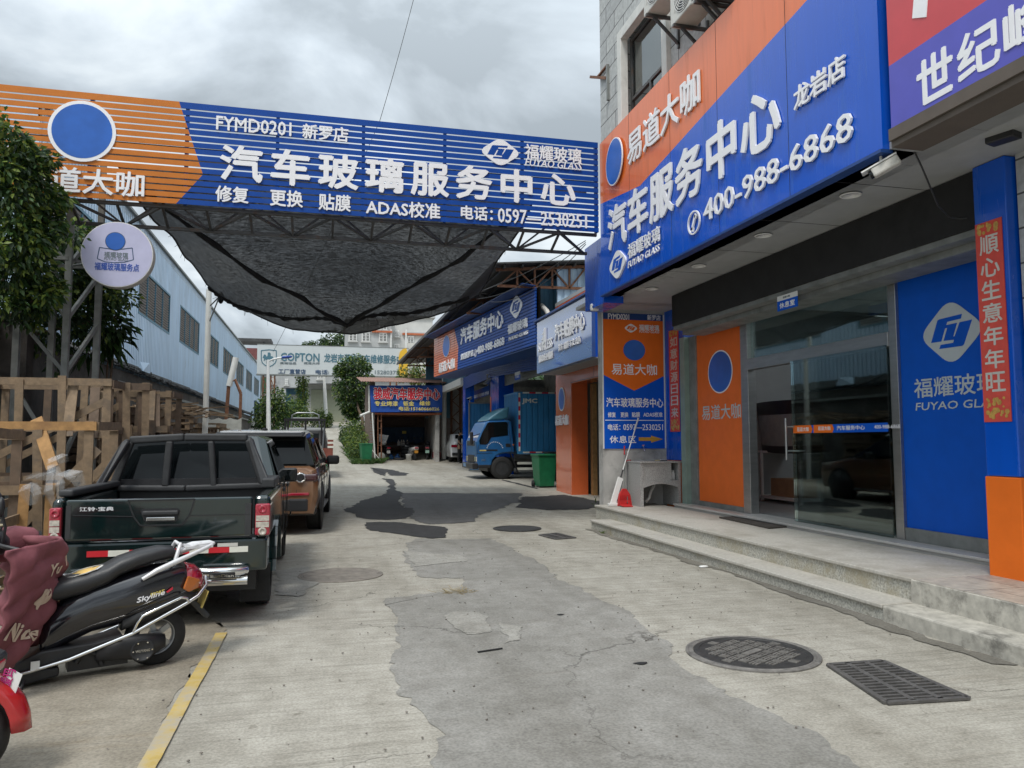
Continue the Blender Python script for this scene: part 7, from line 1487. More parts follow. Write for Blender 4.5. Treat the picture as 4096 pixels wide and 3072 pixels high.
# ------------------------------------------------------------------ bronze SUV
SVX, SVY = -.975, 12.82; su = thing('suv', 'bronze brown SUV parked ahead of the pickup', 'car', (SVX,SVY,gh(13.5)), -.055)
def ring(hwd, z0, zb, zt, hr, rr=.0, n=5):      # half section: sill to belt to roof, both sides
    L_ = [(hwd*.93,z0),(hwd,z0+.28),(hwd*1.0,zb-.22),(hwd*.965,zb)]; R2 = L_+[(hr,zt-.05),(hr-.10,zt)]
    return [(-x,z) for x,z in R2]+[(x,z) for x,z in R2[::-1]]
def car_body(secs, mb): loftq(mb,[[V((x,y,z)) for x,z in ring(*a)] for y,a in secs],True,True)
b = MB(); car_body([(0,(.86,.36,1.02,1.06,.82)),(.06,(.93,.33,1.05,1.10,.88)),(.35,(.95,.30,1.08,1.12,.89)),(3.2,(.95,.28,1.05,1.10,.89)),(3.5,(.95,.28,1.02,1.06,.86)),(4.4,(.88,.32,.92,.95,.78)),(4.55,(.78,.36,.80,.82,.7))],b)
b.build('body','suv_paint',su,bevel=.03,**W_)
g = MB(); loftq(g,[[V((s_*x,y,z)) for s_,x,z in ((-1,.87,1.09),(-1,x1,zz),(1,x1,zz),(1,.87,1.09))] for y,x1,zz in ((.10,.86,1.12),(.34,.70,1.60),(1.2,.70,1.66),(2.3,.69,1.62),(3.3,.86,1.10))]); g.build('glasshouse','dark_glass',su,bevel=.03,**W_)
r = MB(); loftq(r,[[V((s_*x,y,z)) for s_,x,z in ((-1,.70*k,zz-.05),(-1,.62*k,zz),(1,.62*k,zz),(1,.70*k,zz-.05))] for y,zz,k in ((.16,1.62,1.0),(.4,1.67,1.04),(1.2,1.70,1.04),(2.1,1.68,1.03),(2.45,1.63,1.0))]); r.build('roof','suv_roof',su,bevel=.025,**W_)
MB().prism([(-.68,.02,1.60),(.68,.02,1.60),(.70,.34,1.655),(-.70,.34,1.655)],(0,0,-.035)).build('spoiler','black_plastic',su,bevel=.012,**W_)
MB().ball((.0,.75,1.70),.05,12,6,(1,1.6,.6)).build('antenna_fin','black_plastic',su,**W_)
MB().prism([(-.74,.085,1.13),(.74,.085,1.13),(.66,.27,1.55),(-.66,.27,1.55)],(0,-.012,.005)).build('rear_window','dark_glass',su,**W_)
MB().bb((-.80,-.012,.36),(.80,.2,.60)).bb((-.9,.1,.30),(.9,.6,.56)).build('bumper_lower','black_plastic',su,bevel=.05,seg=3,**W_)
for s_ in (-1,1):
    MB().bb((s_*.42,-.022,.63),(s_*.80,.05,.675)).build('reflector','lamp_red',su,bevel=.01,**W_)
    MB().bb((s_*.52,-.015,.84),(s_*.93,.34,.985)).build('tail_lamp',mat('lamp_smoke',(.06,.015,.018),.08,coat=1),su,bevel=.05,seg=4,**W_)
    m_ = MB(); m_.lathe([(.078,.0),(.085,-.02),(.065,-.028),(.055,-.02),(.001,-.016)],(s_*.66,-.018,.915),26,axis='Y'); m_.build('lamp_ring','chrome',su,**W_)
    m_ = MB(); m_.lathe([(.055,0),(.06,-.01),(.05,-.012),(.001,-.004)],(s_*.66,-.036,.915),22,axis='Y'); m_.build('lamp_lens','black_plastic',su,**W_)
    m_ = MB(); m_.tube([(s_*.48,.14,.36),(s_*.48,-.02,.36)],.05,14); m_.build('exhaust','chrome',su,**W_); MB().cyl((s_*.48,-.024,.36),(s_*.48,-.02,.36),.042,14).build('exhaust_bore','hole_black',su,**W_)
    for y in (.95,3.65):
        w2 = wheel((s_*.83,y,.355),.355,.24,su,axis='X',rim='alloy',holes=7)
        for o in [w2]+kids(w2):      # built in place coordinates: put back into the car frame
            for v in o.data.vertices: v.co = rotz(v.co,-.055)+V((SVX,SVY,gh(13.5)))
        m_ = MB()
        for k in range(12): a, c = math.pi*k/12, math.pi*(k+1)/12; m_.bar((s_*.945,y-math.cos(a)*.42,.37+math.sin(a)*.42),(s_*.945,y-math.cos(c)*.42,.37+math.sin(c)*.42),.05,.03,up=(1,0,0))
        m_.lathe([(.40,-.01),(.40,.012),(.001,.012)],(s_*.945,y,.37),26,axis='X'); m_.build('wheel_arch','black_plastic',su,**W_)
    m_ = MB(); m_.prism([(s_*.935,.45,1.13),(s_*.935,1.25,1.12),(s_*.76,1.2,1.56),(s_*.76,.60,1.54)],(s_*.012,0,0)); m_.prism([(s_*.935,1.32,1.12),(s_*.935,2.9,1.12),(s_*.78,2.25,1.55),(s_*.76,1.3,1.57)],(s_*.012,0,0)); m_.build('side_window','dark_glass',su,**W_)
    MB().box((s_*1.06,2.55,1.14),(.24,.12,.17)).build('mirror','black_plastic',su,bevel=.05,seg=4,**W_)
    MB().bar((s_*.9,1.1,.33),(s_*.9,3.2,.33),.10,.05).build('side_step','alloy',su,**W_)
    for y in (1.35,2.3): MB().box((s_*.96,y,.93),(.03,.2,.035)).build('door_handle','suv_paint',su,bevel=.01,**W_)
m_ = MB()
for y in (.62,1.55,2.6): m_.bar((.953,y,.42),(.953,y,1.05),.010,.008,up=(1,0,0))
m_.bar((-.62,-.004,.66),(-.62,.05,1.09),.008,.008,up=(0,1,0)); m_.bar((.60,-.004,.66),(.60,.05,1.09),.008,.008,up=(0,1,0)); m_.build('panel_seam','cable',su,**W_)
MB().bb((-.30,-.012,.80),(.30,.02,.92)).build('plate_recess','black_plastic',su,**W_); MB().bb((-.5,-.006,1.005),(.58,.02,1.03)).build('trim_bar','black_plastic',su,**W_)
lettering('DISCOVERY',V((0,0,0)),XA,ZA,.01,.01,su,depth=.0001).hide_render = False
for o in [c for c in kids(su) if c.name.startswith('lettering')]: bpy.data.objects.remove(o)
def ltext(body, x0, z0, w_, h, y, parent, **k):   # writing in a thing's own frame, facing its rear
    mb = MB(); text_into(mb, body, V((x0,y,z0)), XA, ZA, w_, h, k.get('depth',.004), k.get('bold',.02)); return mb.build('lettering', k.get('m','chrome'), parent, fix=False, world=False)
ltext('DISCOVERY', -.45, 1.045, .85, .045, .0, su, m='grey_plastic')

# ------------------------------------------------------------------ small red flatbed truck ahead
ft_ = thing('flatbed_truck', 'small red flatbed truck with a dark steel rack behind its cab', 'truck', (-.6,26.5,gh(27.5)))
MB().bb((-.95,.0,.62),(.95,2.9,.70)).build('bed','rusty_steel',ft_,**W_); MB().bb((-.95,-.03,.62),(.95,.0,1.0)).build('tailboard',mat('rust_red',(.22,.06,.04),.6,var=.3,dirt=(.1,.06,.05),dscale=5),ft_,**W_)
for s_ in (-1,1): MB().bb((s_*.95,-.02,.62),(s_*.98,2.9,1.0)).build('side_board','rust_red',ft_,**W_)
mr1, mr2 = MB(), MB()
for i in range(4): mr1.mi(i%2).bb((.80,-.04,1.0+i*.07),(.99,-.035,1.07+i*.07))
mr1.build('reflective_board',['reflect_white','rust_red'],ft_,**W_)
m_ = MB(); yk = 2.75
for x in (-.70,-.60,.02,.60,.70): m_.bar((x,yk,.7),(x,yk,2.02),.07)
for z in (2.02,1.15): m_.bar((-.75,yk,z),(.75,yk,z),.09)
m_.bar((.70,yk,1.8),(.62,.8,.7),.05); m_.build('rack','black_steel',ft_,**W_)
c_ = MB(); loftq(c_,[[V((s_*x,y,z)) for s_,x,z in ((-1,.84,.45),(-1,.86,1.0),(-1,.70,zz),(1,.70,zz),(1,.86,1.0),(1,.84,.45))] for y,zz in ((3.0,1.66),(3.15,1.74),(4.1,1.72),(4.7,1.1),(4.9,1.0))]); c_.build('cab',mat('truck_grey',(.15,.15,.145),.4,var=.1,coat=.3),ft_,bevel=.05,seg=3,**W_)
MB().bb((-.87,2.99,.42),(.87,4.9,.98)).build('cab_lower','red_paint',ft_,bevel=.03,**W_)
MB().bb((-.5,2.985,1.15),(.5,2.995,1.52)).build('rear_window','dark_glass',ft_,**W_); m_ = MB(); m_.prism([(.868,3.2,1.03),(.868,4.3,1.03),(.74,4.05,1.6),(.74,3.25,1.62)],(.012,0,0)); m_.build('side_window','dark_glass',ft_,**W_)
for s_ in (-1,1):
    MB().box((s_*.98,4.1,1.15),(.12,.08,.2)).build('mirror','black_plastic',ft_,bevel=.03,**W_)
    for y in (.85,4.2):
        w2 = wheel((s_*.78,y,.3),.3,.2,ft_,axis='X')
        for o in [w2]+kids(w2): o.data.transform(Matrix.Translation(ft_.location))
    MB().bb((s_*.6,-.05,.55),(s_*.9,-.02,.62)).build('tail_lamp','lamp_red',ft_,**W_)
MB().bb((-.5,.1,.35),(.5,4.4,.6)).build('chassis','black_plastic',ft_,**W_)
m_ = MB(); m_.tube([(-.52,3.3,1.76),(-.48,3.3,2.22),(-.3,3.3,2.3),(.3,3.3,2.3),(.48,3.3,2.22),(.52,3.3,1.76)],.025,8); m_.tube([(-.45,3.3,2.1),(.45,3.3,2.1)],.02,6); m_.build('roof_rail','alloy',ft_,**W_)

# ------------------------------------------------------------------ black scooter with a quilted pink apron
ang = math.atan2(-.36,-.93); p = onG(352,1434); SCX = V((p.x-.055,p.y,0)); sco = thing('scooter', 'black step-through scooter with a torn seat and a quilted pink windshield cover', 'scooter', SCX, ang); sco.scale = (.86,.86,.86)
G = lambda zx,zy,y=0: V(((925-zx)/740, y, (1075-zy)/740))
def loft(mb, st, n=16, e=2.4):         # st: (x, z, half width y, half height z[, centre y])
    secs = []
    for s_ in st:
        x,z,hy,hz = s_[:4]; cy = s_[4] if len(s_)>4 else 0; ring_ = []
        for k in range(n):
            t = 2*math.pi*k/n; c, s2 = math.cos(t), math.sin(t); ring_.append(V((x, cy+hy*math.copysign(abs(c)**(2/e),c), z+hz*math.copysign(abs(s2)**(2/e),s2))))
        secs.append(ring_)
    return loftq(mb, secs, True, True)
def wheel_l(c, r, wd, parent):
    m = MB(); m.lathe([(r*.62,-wd/2),(r*.9,-wd/2),(r,-wd*.2),(r,wd*.2),(r*.9,wd/2),(r*.62,wd/2)],c,36,axis='Y',cap=False); w2 = m.build('wheel','rubber',parent,**W_); m = MB()
    m.lathe([(r*.63,-wd*.3),(r*.56,-wd*.3),(r*.56,wd*.3),(r*.63,wd*.3)],c,32,axis='Y',cap=False); c = V(c)
    for k in range(5): a = 2*math.pi*k/5; m.bar(c+V((math.cos(a)*r*.12,0,math.sin(a)*r*.12)),c+V((math.cos(a)*r*.58,0,math.sin(a)*r*.58)),.04,.03,up=(0,1,0))
    m.cyl(c+V((0,-.06,0)),c+V((0,.06,0)),.045,16); m.build('rim','alloy',w2,**W_); return w2
wheel_l((0,0,.222),.222,.10,sco); wheel_l((1.27,0,.215),.215,.09,sco)
# rear bodywork, seat
m_ = MB(); loft(m_,[(-.32,.60,.05,.06),(-.27,.62,.10,.12),(-.15,.625,.135,.17),(.05,.595,.15,.19),(.25,.54,.155,.19),(.45,.50,.15,.18),(.62,.43,.13,.18),(.72,.36,.12,.16),(.78,.30,.11,.12)]); m_.build('rear_cowl','scooter_black',sco,**W_)
m_ = MB(); loft(m_,[(.82,.60,.10,.03),(.79,.63,.13,.06),(.66,.665,.145,.085),(.50,.695,.15,.085),(.36,.74,.145,.08),(.28,.79,.135,.075),(.15,.835,.13,.07),(0,.865,.12,.06),(-.10,.865,.10,.05),(-.13,.86,.06,.02)]); se = m_.build('seat','seat_vinyl',sco,**W_)
m_ = MB(); cpt = V((.52,.035,.776)); rr = random.Random(3); ring_ = [cpt+V((math.cos(t)*.125*rr.uniform(.8,1.1),math.sin(t)*.075*rr.uniform(.75,1.15),-.0-.10*math.cos(t)*.3-(math.sin(t)>0)*.012*math.sin(t))) for t in [2*math.pi*i/22 for i in range(22)]]; m_.add(ring_+[cpt+V((0,0,.004))],[(i,(i+1)%22,22) for i in range(22)],True); m_.build('exposed_foam','foam',se,**W_)
m_ = MB()
for i in range(22): a, b = ring_[i], ring_[(i+1)%22]; m_.bar(a+V((0,0,.004)),b+V((0,0,.004)),rr.uniform(.006,.02),.004)
m_.build('torn_edge','ac_white',se,**W_)
# white grab rail and carrier
for s_ in (-1,1): MB().tube([G(828,562,s_*.155),G(900,520,s_*.165),G(1000,482,s_*.15),G(1090,450,s_*.13),G(1190,415,s_*.10),G(1232,398,s_*.05)],[.015,.021,.022,.018,.016,.012],10).build('grab_rail','rack_white',sco,**W_)
m_ = MB()
for y in (-.09,-.045,0,.045,.09): m_.tube([G(1040,425,y),G(1130,400,y),G(1228,395,y*.6)],.011,8)
for s_ in (-1,1): m_.tube([G(1000,480,s_*.14),G(1020,420,s_*.12),G(1035,385,s_*.09),G(1050,400,s_*.06)],.016,8)
m_.bb(G(1060,420,-.1),G(1220,402,.1)); m_.build('carrier','rack_white',sco,bevel=.006,**W_)
# tail lamp, plate, flap
m_ = MB(); loft(m_,[(-.20,.655,.135,.12),(-.27,.65,.115,.11),(-.32,.63,.085,.08),(-.345,.61,.04,.04)]); m_.build('tail_lamp','lamp_red',sco,**W_)
for s_ in (-1,1): m_ = MB(); m_.prism([G(1045,640,s_*.135),G(1072,568,s_*.125),G(1148,600,s_*.085),G(1140,650,s_*.075),G(1080,662,s_*.125)],(0,s_*.035,0)); m_.build('indicator','lamp_amber',sco,bevel=.01,**W_)
m_ = MB(); loft(m_,[(-.30,.50,.07,.05),(-.22,.52,.12,.06),(-.05,.47,.13,.07),(.15,.40,.13,.07),(.25,.36,.12,.06)]); m_.build('under_tail','grey_plastic',sco,**W_)
npl = MB(); npl.box((-.345,0,.475),(.008,.22,.14),0,0,-.35); npo = npl.build('number_plate','plate_yellow',sco,bevel=.004,**W_)
mb = MB(); text_into(mb,'B7JL',V((0,0,0)),V((0,-1,0)),ZA,.18,.07,.002,.02); M_ = Matrix.Translation((-.351,.09,.44)) @ Matrix.Rotation(-.35,4,'Y'); mb.v = [M_@v for v in mb.v]; mb.build('plate_lettering','plate_ink',npo,fix=False,**W_)
m_ = MB(); m_.prism([G(1095,725,-.06),G(1130,720,-.06),G(1222,825,-.06),G(1200,845,-.06)],(0,.12,0)); m_.build('mud_flap','grey_plastic',sco,bevel=.01,**W_)
# floor board, leg shield, engine
m_ = MB(); m_.prism([G(740,855,-.14),G(610,880,-.14),G(350,890,-.14),G(180,960,-.14),G(160,1000,-.14),G(330,985,-.14),G(560,930,-.14),G(740,880,-.14)],(0,.28,0)); m_.build('floorboard','black_plastic',sco,bevel=.015,**W_)
m_ = MB(); m_.prism([G(160,1010,-.12),G(330,985,-.12),G(440,990,-.12),G(440,1035,-.12),G(140,1080,-.12)],(0,.24,0)); m_.build('belly_pan','black_plastic',sco,bevel=.015,**W_)
m_ = MB(); loft(m_,[(.97,.02+.1,.13,.02),(1.02,.30,.17,.05)],12); m_ = MB(); m_.prism([(.98,-.17,.1),(1.06,-.17,.1),(1.22,-.20,.85),(1.12,-.20,.9)],(0,.36,0)); m_.build('leg_shield','scooter_black',sco,bevel=.03,**W_)
m_ = MB(); m_.lathe([(.085,.10),(.085,.155),(.075,.17),(.072,.165),(.001,.168)],(.115,0,.16),26,axis='Y'); eng = m_.build('engine_cover','grey_plastic',sco,**W_)
m_ = MB(); loft(m_,[(-.05,.2,.05,.05,.1),(.08,.17,.06,.10,.1),(.25,.19,.06,.09,.1),(.42,.16,.05,.05,.08)]); m_.tube([(.35,.12,.24),(.28,.13,.26),(.18,.13,.2)],.02,8); m_.tube([(.55,.08,.12),(.5,.08,.2),(.4,.08,.16),(.38,.08,.08)],.022,8); m_.bb((.2,-.1,.06),(.6,.07,.2)); m_.build('engine','black_plastic',sco,**W_)
m_ = MB()
for k in range(6): a = k*math.pi/3; m_.cyl((.115+.066*math.cos(a),.167,.16+.066*math.sin(a)),(.115+.066*math.cos(a),.174,.16+.066*math.sin(a)),.006,8)
m_.build('cover_bolt','chrome',eng,**W_)
mb = MB(); text_into(mb,'WUYANG',V((.165,.171,.15)),V((-1,0,0)),ZA,.10,.02,.002,.02); mb.build('lettering','chrome',eng,fix=False,**W_)
for s_ in (-1,1):
    mb_ = MB(); mb_.tube([G(165,1000,s_*.15),G(300,980,s_*.17),G(480,945,s_*.18),G(780,852,s_*.19),G(1060,722,s_*.18),G(1130,690,s_*.15),G(1185,640,s_*.09),G(1195,600,s_*.0)],.014,10); mb_.build('guard_rail','chrome',sco,**W_)
    mb_ = MB(); mb_.tube([G(782,850,s_*.19),G(805,795,s_*.20),G(830,760,s_*.20),G(930,720,s_*.20),G(1030,684,s_*.19),G(1062,690,s_*.185),G(1078,715,s_*.18)],.011,10); mb_.build('side_rail','chrome',sco,**W_)
MB().bb(G(305,975,.17),G(345,930,.185)).build('side_plate','white_plastic',sco,**W_)
# model writing on the cowl
for body,x0_,z0_,w_,h,mm in (('Skyline',800,700,.20,.05,'letter_white'),('SPORT',870,665,.10,.025,'yellow_ink')):
    q = G(x0_,z0_,.152); mb = MB(); U_ = V((-1,0,.22)); text_into(mb,body,q+V((0,.004,0)),U_,ZA,w_,h,.004,.03,1,.2); mb.build('lettering',mm,sco,fix=False,**W_)
MB().prism([G(955,645,.155),G(990,622,.15),G(990,636,.152),G(962,652,.156)],(0,.006,0)).build('badge',mat('badge_red',(.5,.02,.04),.4),sco,**W_)
# side stand
MB().tube([G(285,1020,.10),G(240,1140,.22),G(215,1205,.28)],.015,8).tube([G(200,1210,.28),G(240,1208,.28)],.014,6).build('side_stand','black_plastic',sco,**W_)
# handlebar, dash, mirrors
m_ = MB(); loft(m_,[(1.30,1.0,.06,.05),(1.24,1.03,.15,.09),(1.14,1.05,.17,.11),(1.04,1.03,.15,.09),(.99,1.0,.07,.05)]); m_.build('headset','black_plastic',sco,**W_)
MB().lathe([(.10,.0),(.095,.012),(.001,.016)],(1.11,0,1.145),24).build('dial',mat('dial_cream',(.42,.36,.2),.15,coat=1),sco,**W_)
m_ = MB(); m_.tube([(1.12,0,1.06),(1.10,.25,1.05),(1.02,.36,1.03),(.95,.40,1.01)],.016,8); m_.tube([(1.12,0,1.06),(1.10,-.25,1.05),(1.02,-.36,1.03),(.95,-.40,1.01)],.016,8); m_.build('handlebar','black_plastic',sco,**W_)
for s_ in (-1,1): MB().tube([(1.04,s_*.30,1.06),(1.03,s_*.32,1.16),(1.05,s_*.32,1.24)],.010,8).ball((1.06,s_*.325,1.30),.07,14,8,(.35,.62,1.0)).build('mirror','black_plastic',sco,**W_)
# quilted apron
def quilt(u, v):
    y = .50*u; zt = 1.10-.08*abs(u)-.06*(1-abs(u)); zb = .22+.10*(1-u)/2-.06*u
    z = zt+(zb-zt)*v; x = .70+.34*abs(u)**1.6+.16*v*(1 if u>0 else .5)-.07*math.sin(math.pi*v)
    bulge = .030*abs(math.sin(v*math.pi*5+.9*math.sin(u*4)))+.07*MN.noise(V((u*2.4,v*3.2,3)))+.022*MN.noise(V((u*9,v*9,1)))
    return V((x-bulge, y, z))
m_ = MB(); NUq, NVq = 44, 50; m_.add([quilt(-1+2*i/NUq,j/NVq) for j in range(NVq+1) for i in range(NUq+1)],[(j*(NUq+1)+i,j*(NUq+1)+i+1,(j+1)*(NUq+1)+i+1,(j+1)*(NUq+1)+i) for j in range(NVq) for i in range(NUq)],True)
q_ = m_.build('quilt_apron','quilt_pink',sco,fix=False,**W_); sm = q_.modifiers.new('solid','SOLIDIFY'); sm.thickness = .02; sm.offset = 0
for s_ in (-1,1):
    m_ = MB(); dx_ = .16 if s_>0 else -.16; loft(m_,[(.93+dx_,.95,.07,.08,s_*.47),(.98+dx_,.96,.10,.115,s_*.46),(1.10+dx_,.97,.12,.13,s_*.43),(1.22+dx_,.96,.12,.13,s_*.38),(1.31+dx_,.94,.08,.09,s_*.33)],18); m_.build('quilt_mitten','quilt_pink',sco,**W_)
    m_ = MB(); m_.lathe([(.095,.0),(.10,.015),(.085,.02),(.08,.0)],(.925+dx_,s_*.47,.95),18,axis='X'); m_.build('mitten_cuff','fabric_black',sco,**W_)
def qn(u, v):
    e = .01; a = quilt(min(1,u+e),v)-quilt(max(-1,u-e),v); b = quilt(u,min(1,v+e))-quilt(u,max(0,v-e)); n = a.cross(b).normalized(); return n if n.x < 0 else -n
def quilt_text(body, uc, vc, w_, h, mm='quilt_print', bold=.02, rot=0.):
    vs, fs = glyphs(body,bold,1.); mb = MB(); out = []
    for v in vs:
        a, b = (v.x-.5)*w_, (v.y-.5)*h; a, b = a*math.cos(rot)-b*math.sin(rot), a*math.sin(rot)+b*math.cos(rot)
        uu, vv_ = max(-1,min(1,uc-a)), max(0,min(1,vc-b)); out.append(quilt(uu,vv_)+qn(uu,vv_)*(.018+v.z*.003))
    mb.add(out,fs); return mb.build('quilt_print',mm,sco,fix=False,**W_)
quilt_text('Nice',.66,.70,.50,.13,rot=-.3); quilt_text('Nice',-.18,.22,.42,.11); quilt_text('Yu:L',-.68,.26,.36,.11); quilt_text('N',-.02,.90,.14,.11); quilt_text('Yu',.30,.26,.24,.10); quilt_text('or',-.62,.72,.16,.09,'yellow_ink'); quilt_text('W',.42,.46,.14,.08)
for (u,v,r,mm) in ((.42,.48,.13,'quilt_print'),(-.62,.73,.12,'plate_yellow'),(-.02,.42,.10,'quilt_print')):
    m_ = MB(); pts = []
    for i in range(30): t = 2*math.pi*i/30; k = r*(1+.14*math.cos(5*t)); pts.append(quilt(u+math.cos(t)*k,v+math.sin(t)*k*.6)+qn(u,v)*.016)
    if mm == 'quilt_print' and u < 0:
        for a,b in zip(pts,pts[1:]+pts[:1]): m_.bar(a,b,.008,.004)
    else: m_.add(pts+[quilt(u,v)+qn(u,v)*.017],[(i,(i+1)%30,30) for i in range(30)])
    m_.build('quilt_print',mm,sco,fix=False,**W_)

# ------------------------------------------------------------------ red scooter at the frame edge
Yr = 3.95; O1 = lambda x,y,Y=Yr: onY(x,y,Y); c = O1(-95,1640); rd = thing('red_scooter', 'rear end of a red scooter with a white tag at the lower left corner', 'scooter', (c.x,Yr,0))
r = .2; m_ = MB(); m_.lathe([(r*.6,-.05),(r*.9,-.055),(r,-.025),(r,.025),(r*.9,.055),(r*.6,.05)],(c.x,Yr,r),32,axis='Y'); m_.build('wheel','rubber',rd)
m_ = MB(); k = 12; secs = []
for i in range(k+1):
    a = math.pi*(.95-.95*i/k); R3 = r*1.32; hwid = .075*(1-.25*abs(i/k-.5)); cx, cz = c.x+math.cos(a)*R3, r+.02+math.sin(a)*R3
    secs.append([V((cx+math.cos(a)*d_,Yr+y_,cz+math.sin(a)*d_)) for y_,d_ in ((-hwid,-.03),(-hwid*.7,.015),(0,.03),(hwid*.7,.015),(hwid,-.03),(hwid*.6,-.045),(-hwid*.6,-.045))])
loftq(m_,secs,True,True); m_.build('rear_fender','red_paint',rd)
a = O1(18,1425); m_ = MB(); m_.box((a.x-.17,Yr,a.z),(.28,.22,.12),0,0,.25); m_.build('tail_box','black_plastic',rd,bevel=.04,seg=3); MB().box((a.x-.055,Yr-.02,a.z-.02),(.06,.14,.05),0,0,.3).build('tail_lamp','lamp_red',rd,bevel=.012)
ta, tb, td, te = O1(20,1443,Yr-.03), O1(48,1458,Yr-.03), O1(30,1506,Yr-.03), O1(4,1488,Yr-.03); m_ = MB(); m_.prism([ta,tb,td,te],(0,.005,0)); tg_ = m_.build('white_tag','white_plastic',rd)
U_ = (te-ta).normalized(); 
mb = MB(); U_ = (ta-te).normalized(); W2_ = V((0,-1,0)).cross(U_); W2_ = W2_ if W2_.x<0 else -W2_
text_into(mb,'爱玛',te.lerp(td,.55)+V((0,-.002,0))+U_*.03,U_,(U_.cross(V((0,1,0)))),.075,.05,.001,.03); mb.build('tag_lettering','magenta_ink',tg_,fix=False)
MB().bar(V((a.x-.15,Yr,a.z-.05)),V((c.x,Yr,r+.25)),.05).bar(V((c.x-.5,Yr,.75)),V((a.x-.1,Yr,a.z+.02)),.2,.12).build('frame','black_plastic',rd)
# ------------------------------------------------------------------ far end of the lane
Zb = lambda zx,zy: ((1000+zx*.3165)/S,(1300+zy*.3165)/S)
YB = 55.0; pBb = lambda x,y: onY(x,y,YB)
bb_ = thing('billboard', 'wide white billboard on rusty lattice posts across the end of the lane', 'billboard', pBb(*Zb(1000,640)))
a, b = pBb(*Zb(85,628)), pBb(*Zb(2000,285)); z0, z1 = pBb(*Zb(1000,632)).z, pBb(*Zb(1000,272)).z
MB().bb((a.x,YB,z0),(b.x,YB+.3,z1)).build('board', mat('board_white',(.55,.58,.58),.5,var=.05,scale=.6,dirt=(.44,.46,.45),dscale=.8,dth=.56), bb_); MB().bb((a.x-.03,YB-.02,z0-.1),(b.x+.03,YB+.32,z0-.002)).bb((a.x-.03,YB-.01,z1+.002),(b.x+.03,YB+.32,z1+.05)).build('frame','grey_steel',bb_)
mb = MB(); q = [pBb(*Zb(*p))+V((0,-.02,0)) for p in ((1882,640),(1880,400),(1895,340),(1930,305),(1975,293),(1995,380),(1990,640))]; mb.prism(q,(0,-.05,0)); mb.build('yellow_panel','yellow_board',bb_)
def bbt(body,ll,ur,m,**k): return letter_px(body,pBb,Zb(*ll),Zb(*ur),XA,ZA,bb_,m=m,off=.012,depth=.01,**k)
bbt('COPTON',(385,455),(880,360),'teal_ink',bold=.03); bbt('龙岩市润达汽车维修服务中',(935,472),(1925,383),'teal_ink',bold=.025); bbt('高端油品',(380,494),(585,468),'grey_ink'); bbt('润滑大师',(680,496),(880,470),'grey_ink')
bbt('工厂直营店',(358,615),(705,560),'navy_ink',bold=.02); bbt('电话:',(828,622),(1000,568),'navy_ink',bold=.02); bbt('15280373',(1578,622),(1878,578),'grey_ink',bold=.02); bbt('15',(1045,617),(1112,572),'grey_ink',bold=.01); bbt('9',(1475,622),(1508,580),'grey_ink',bold=.01)
m_ = MB(); sh = [pBb(*Zb(*p))+V((0,-.012,0)) for p in ((143,322),(240,313),(333,322),(333,440),(318,480),(285,508),(240,530),(190,508),(158,480),(143,440))]
for p,q in zip(sh,sh[1:]+sh[:1]): m_.bar(p,q,.06,.01,up=(0,1,0))
hp = [(160,412),(180,372),(200,378),(205,400),(222,392),(225,350),(245,345),(262,360),(262,395),(285,395),(300,420),(300,445),(290,470),(282,440),(262,438),(250,470),(245,440),(225,440),(215,470),(205,490),(208,450),(195,430),(185,452),(172,448),(180,425)]
m_.prism([pBb(*Zb(*p))+V((0,-.01,0)) for p in hp],(0,-.008,0)); m_.build('emblem','teal_ink',bb_)
def lattice(x, y, zt, w_, m):
    z = gh(y)-.1
    for dx_ in (-w_/2,w_/2):
        for dy_ in (-w_/2,w_/2): m.bar((x+dx_,y+dy_,z),(x+dx_,y+dy_,zt),.09)
    k = 0
    while z < zt-.6:
        m.bar((x-w_/2,y-w_/2,z),(x+w_/2,y-w_/2,z+.75),.05) if k%2 else m.bar((x+w_/2,y-w_/2,z),(x-w_/2,y-w_/2,z+.75),.05); m.bar((x-w_/2,y-w_/2,z+.75),(x+w_/2,y-w_/2,z+.75),.05); z += .75; k += 1
for zx in (190,285): m_ = MB(); p = pBb(*Zb(zx,700)); lattice(p.x,YB+.2,z0,.26,m_); m_.build('post','rusty_steel',bb_)
for zx in (1775,1855): m_ = MB(); p = pBb(*Zb(zx,700)); m_.bar((p.x,YB+.2,1.5),(p.x,YB+.2,z0),.12); m_.build('post','rusty_steel',bb_)
# street lamps
YSL = 41.0; pl_ = lambda a,b: onY(*Zb(a,b),YSL); sl3 = thing('street_lamp', 'white street lamp with a blue head in front of the billboard', 'street lamp', (pl_(232,1345).x,YSL,gh(YSL)))
q = pl_(228,440); MB().tube([(pl_(234,1340).x+.02,YSL,gh(YSL)-.1),pl_(234,1340),q],[.13,.12,.07],12).build('pole','white_plastic',sl3); MB().tube([q,pl_(240,455)+V((0,0,0)),pl_(300,430),pl_(405,408)],.045,8).build('arm','white_plastic',sl3)
m_ = MB(); A_, B2 = pl_(400,412), pl_(535,400); loft(m_,[(0,0,.05,.05),(.2,0,.15,.07),(.5,0,.17,.08),(.85,0,.13,.06),(1.,0,.04,.03)],12); d = (B2-A_); m_.v = [A_+V((v.x*d.x,v.y,v.z+v.x*d.z)) for v in m_.v]; m_.build('head',mat('lamp_blue',(.02,.06,.3),.3),sl3)
YS2 = 57; p2_ = lambda a,b: onY(*Zb(a,b),YS2); sl4 = thing('street_lamp', 'slightly leaning white lamp pole in front of the green roller shutter', 'street lamp', (p2_(960,1105).x,YS2,gh(YS2)))
MB().tube([p2_(962,1160),p2_(937,650)],[.14,.10],10).build('pole','white_plastic',sl4); MB().tube([p2_(937,650),p2_(975,648)],.05,6).build('arm','white_plastic',sl4)
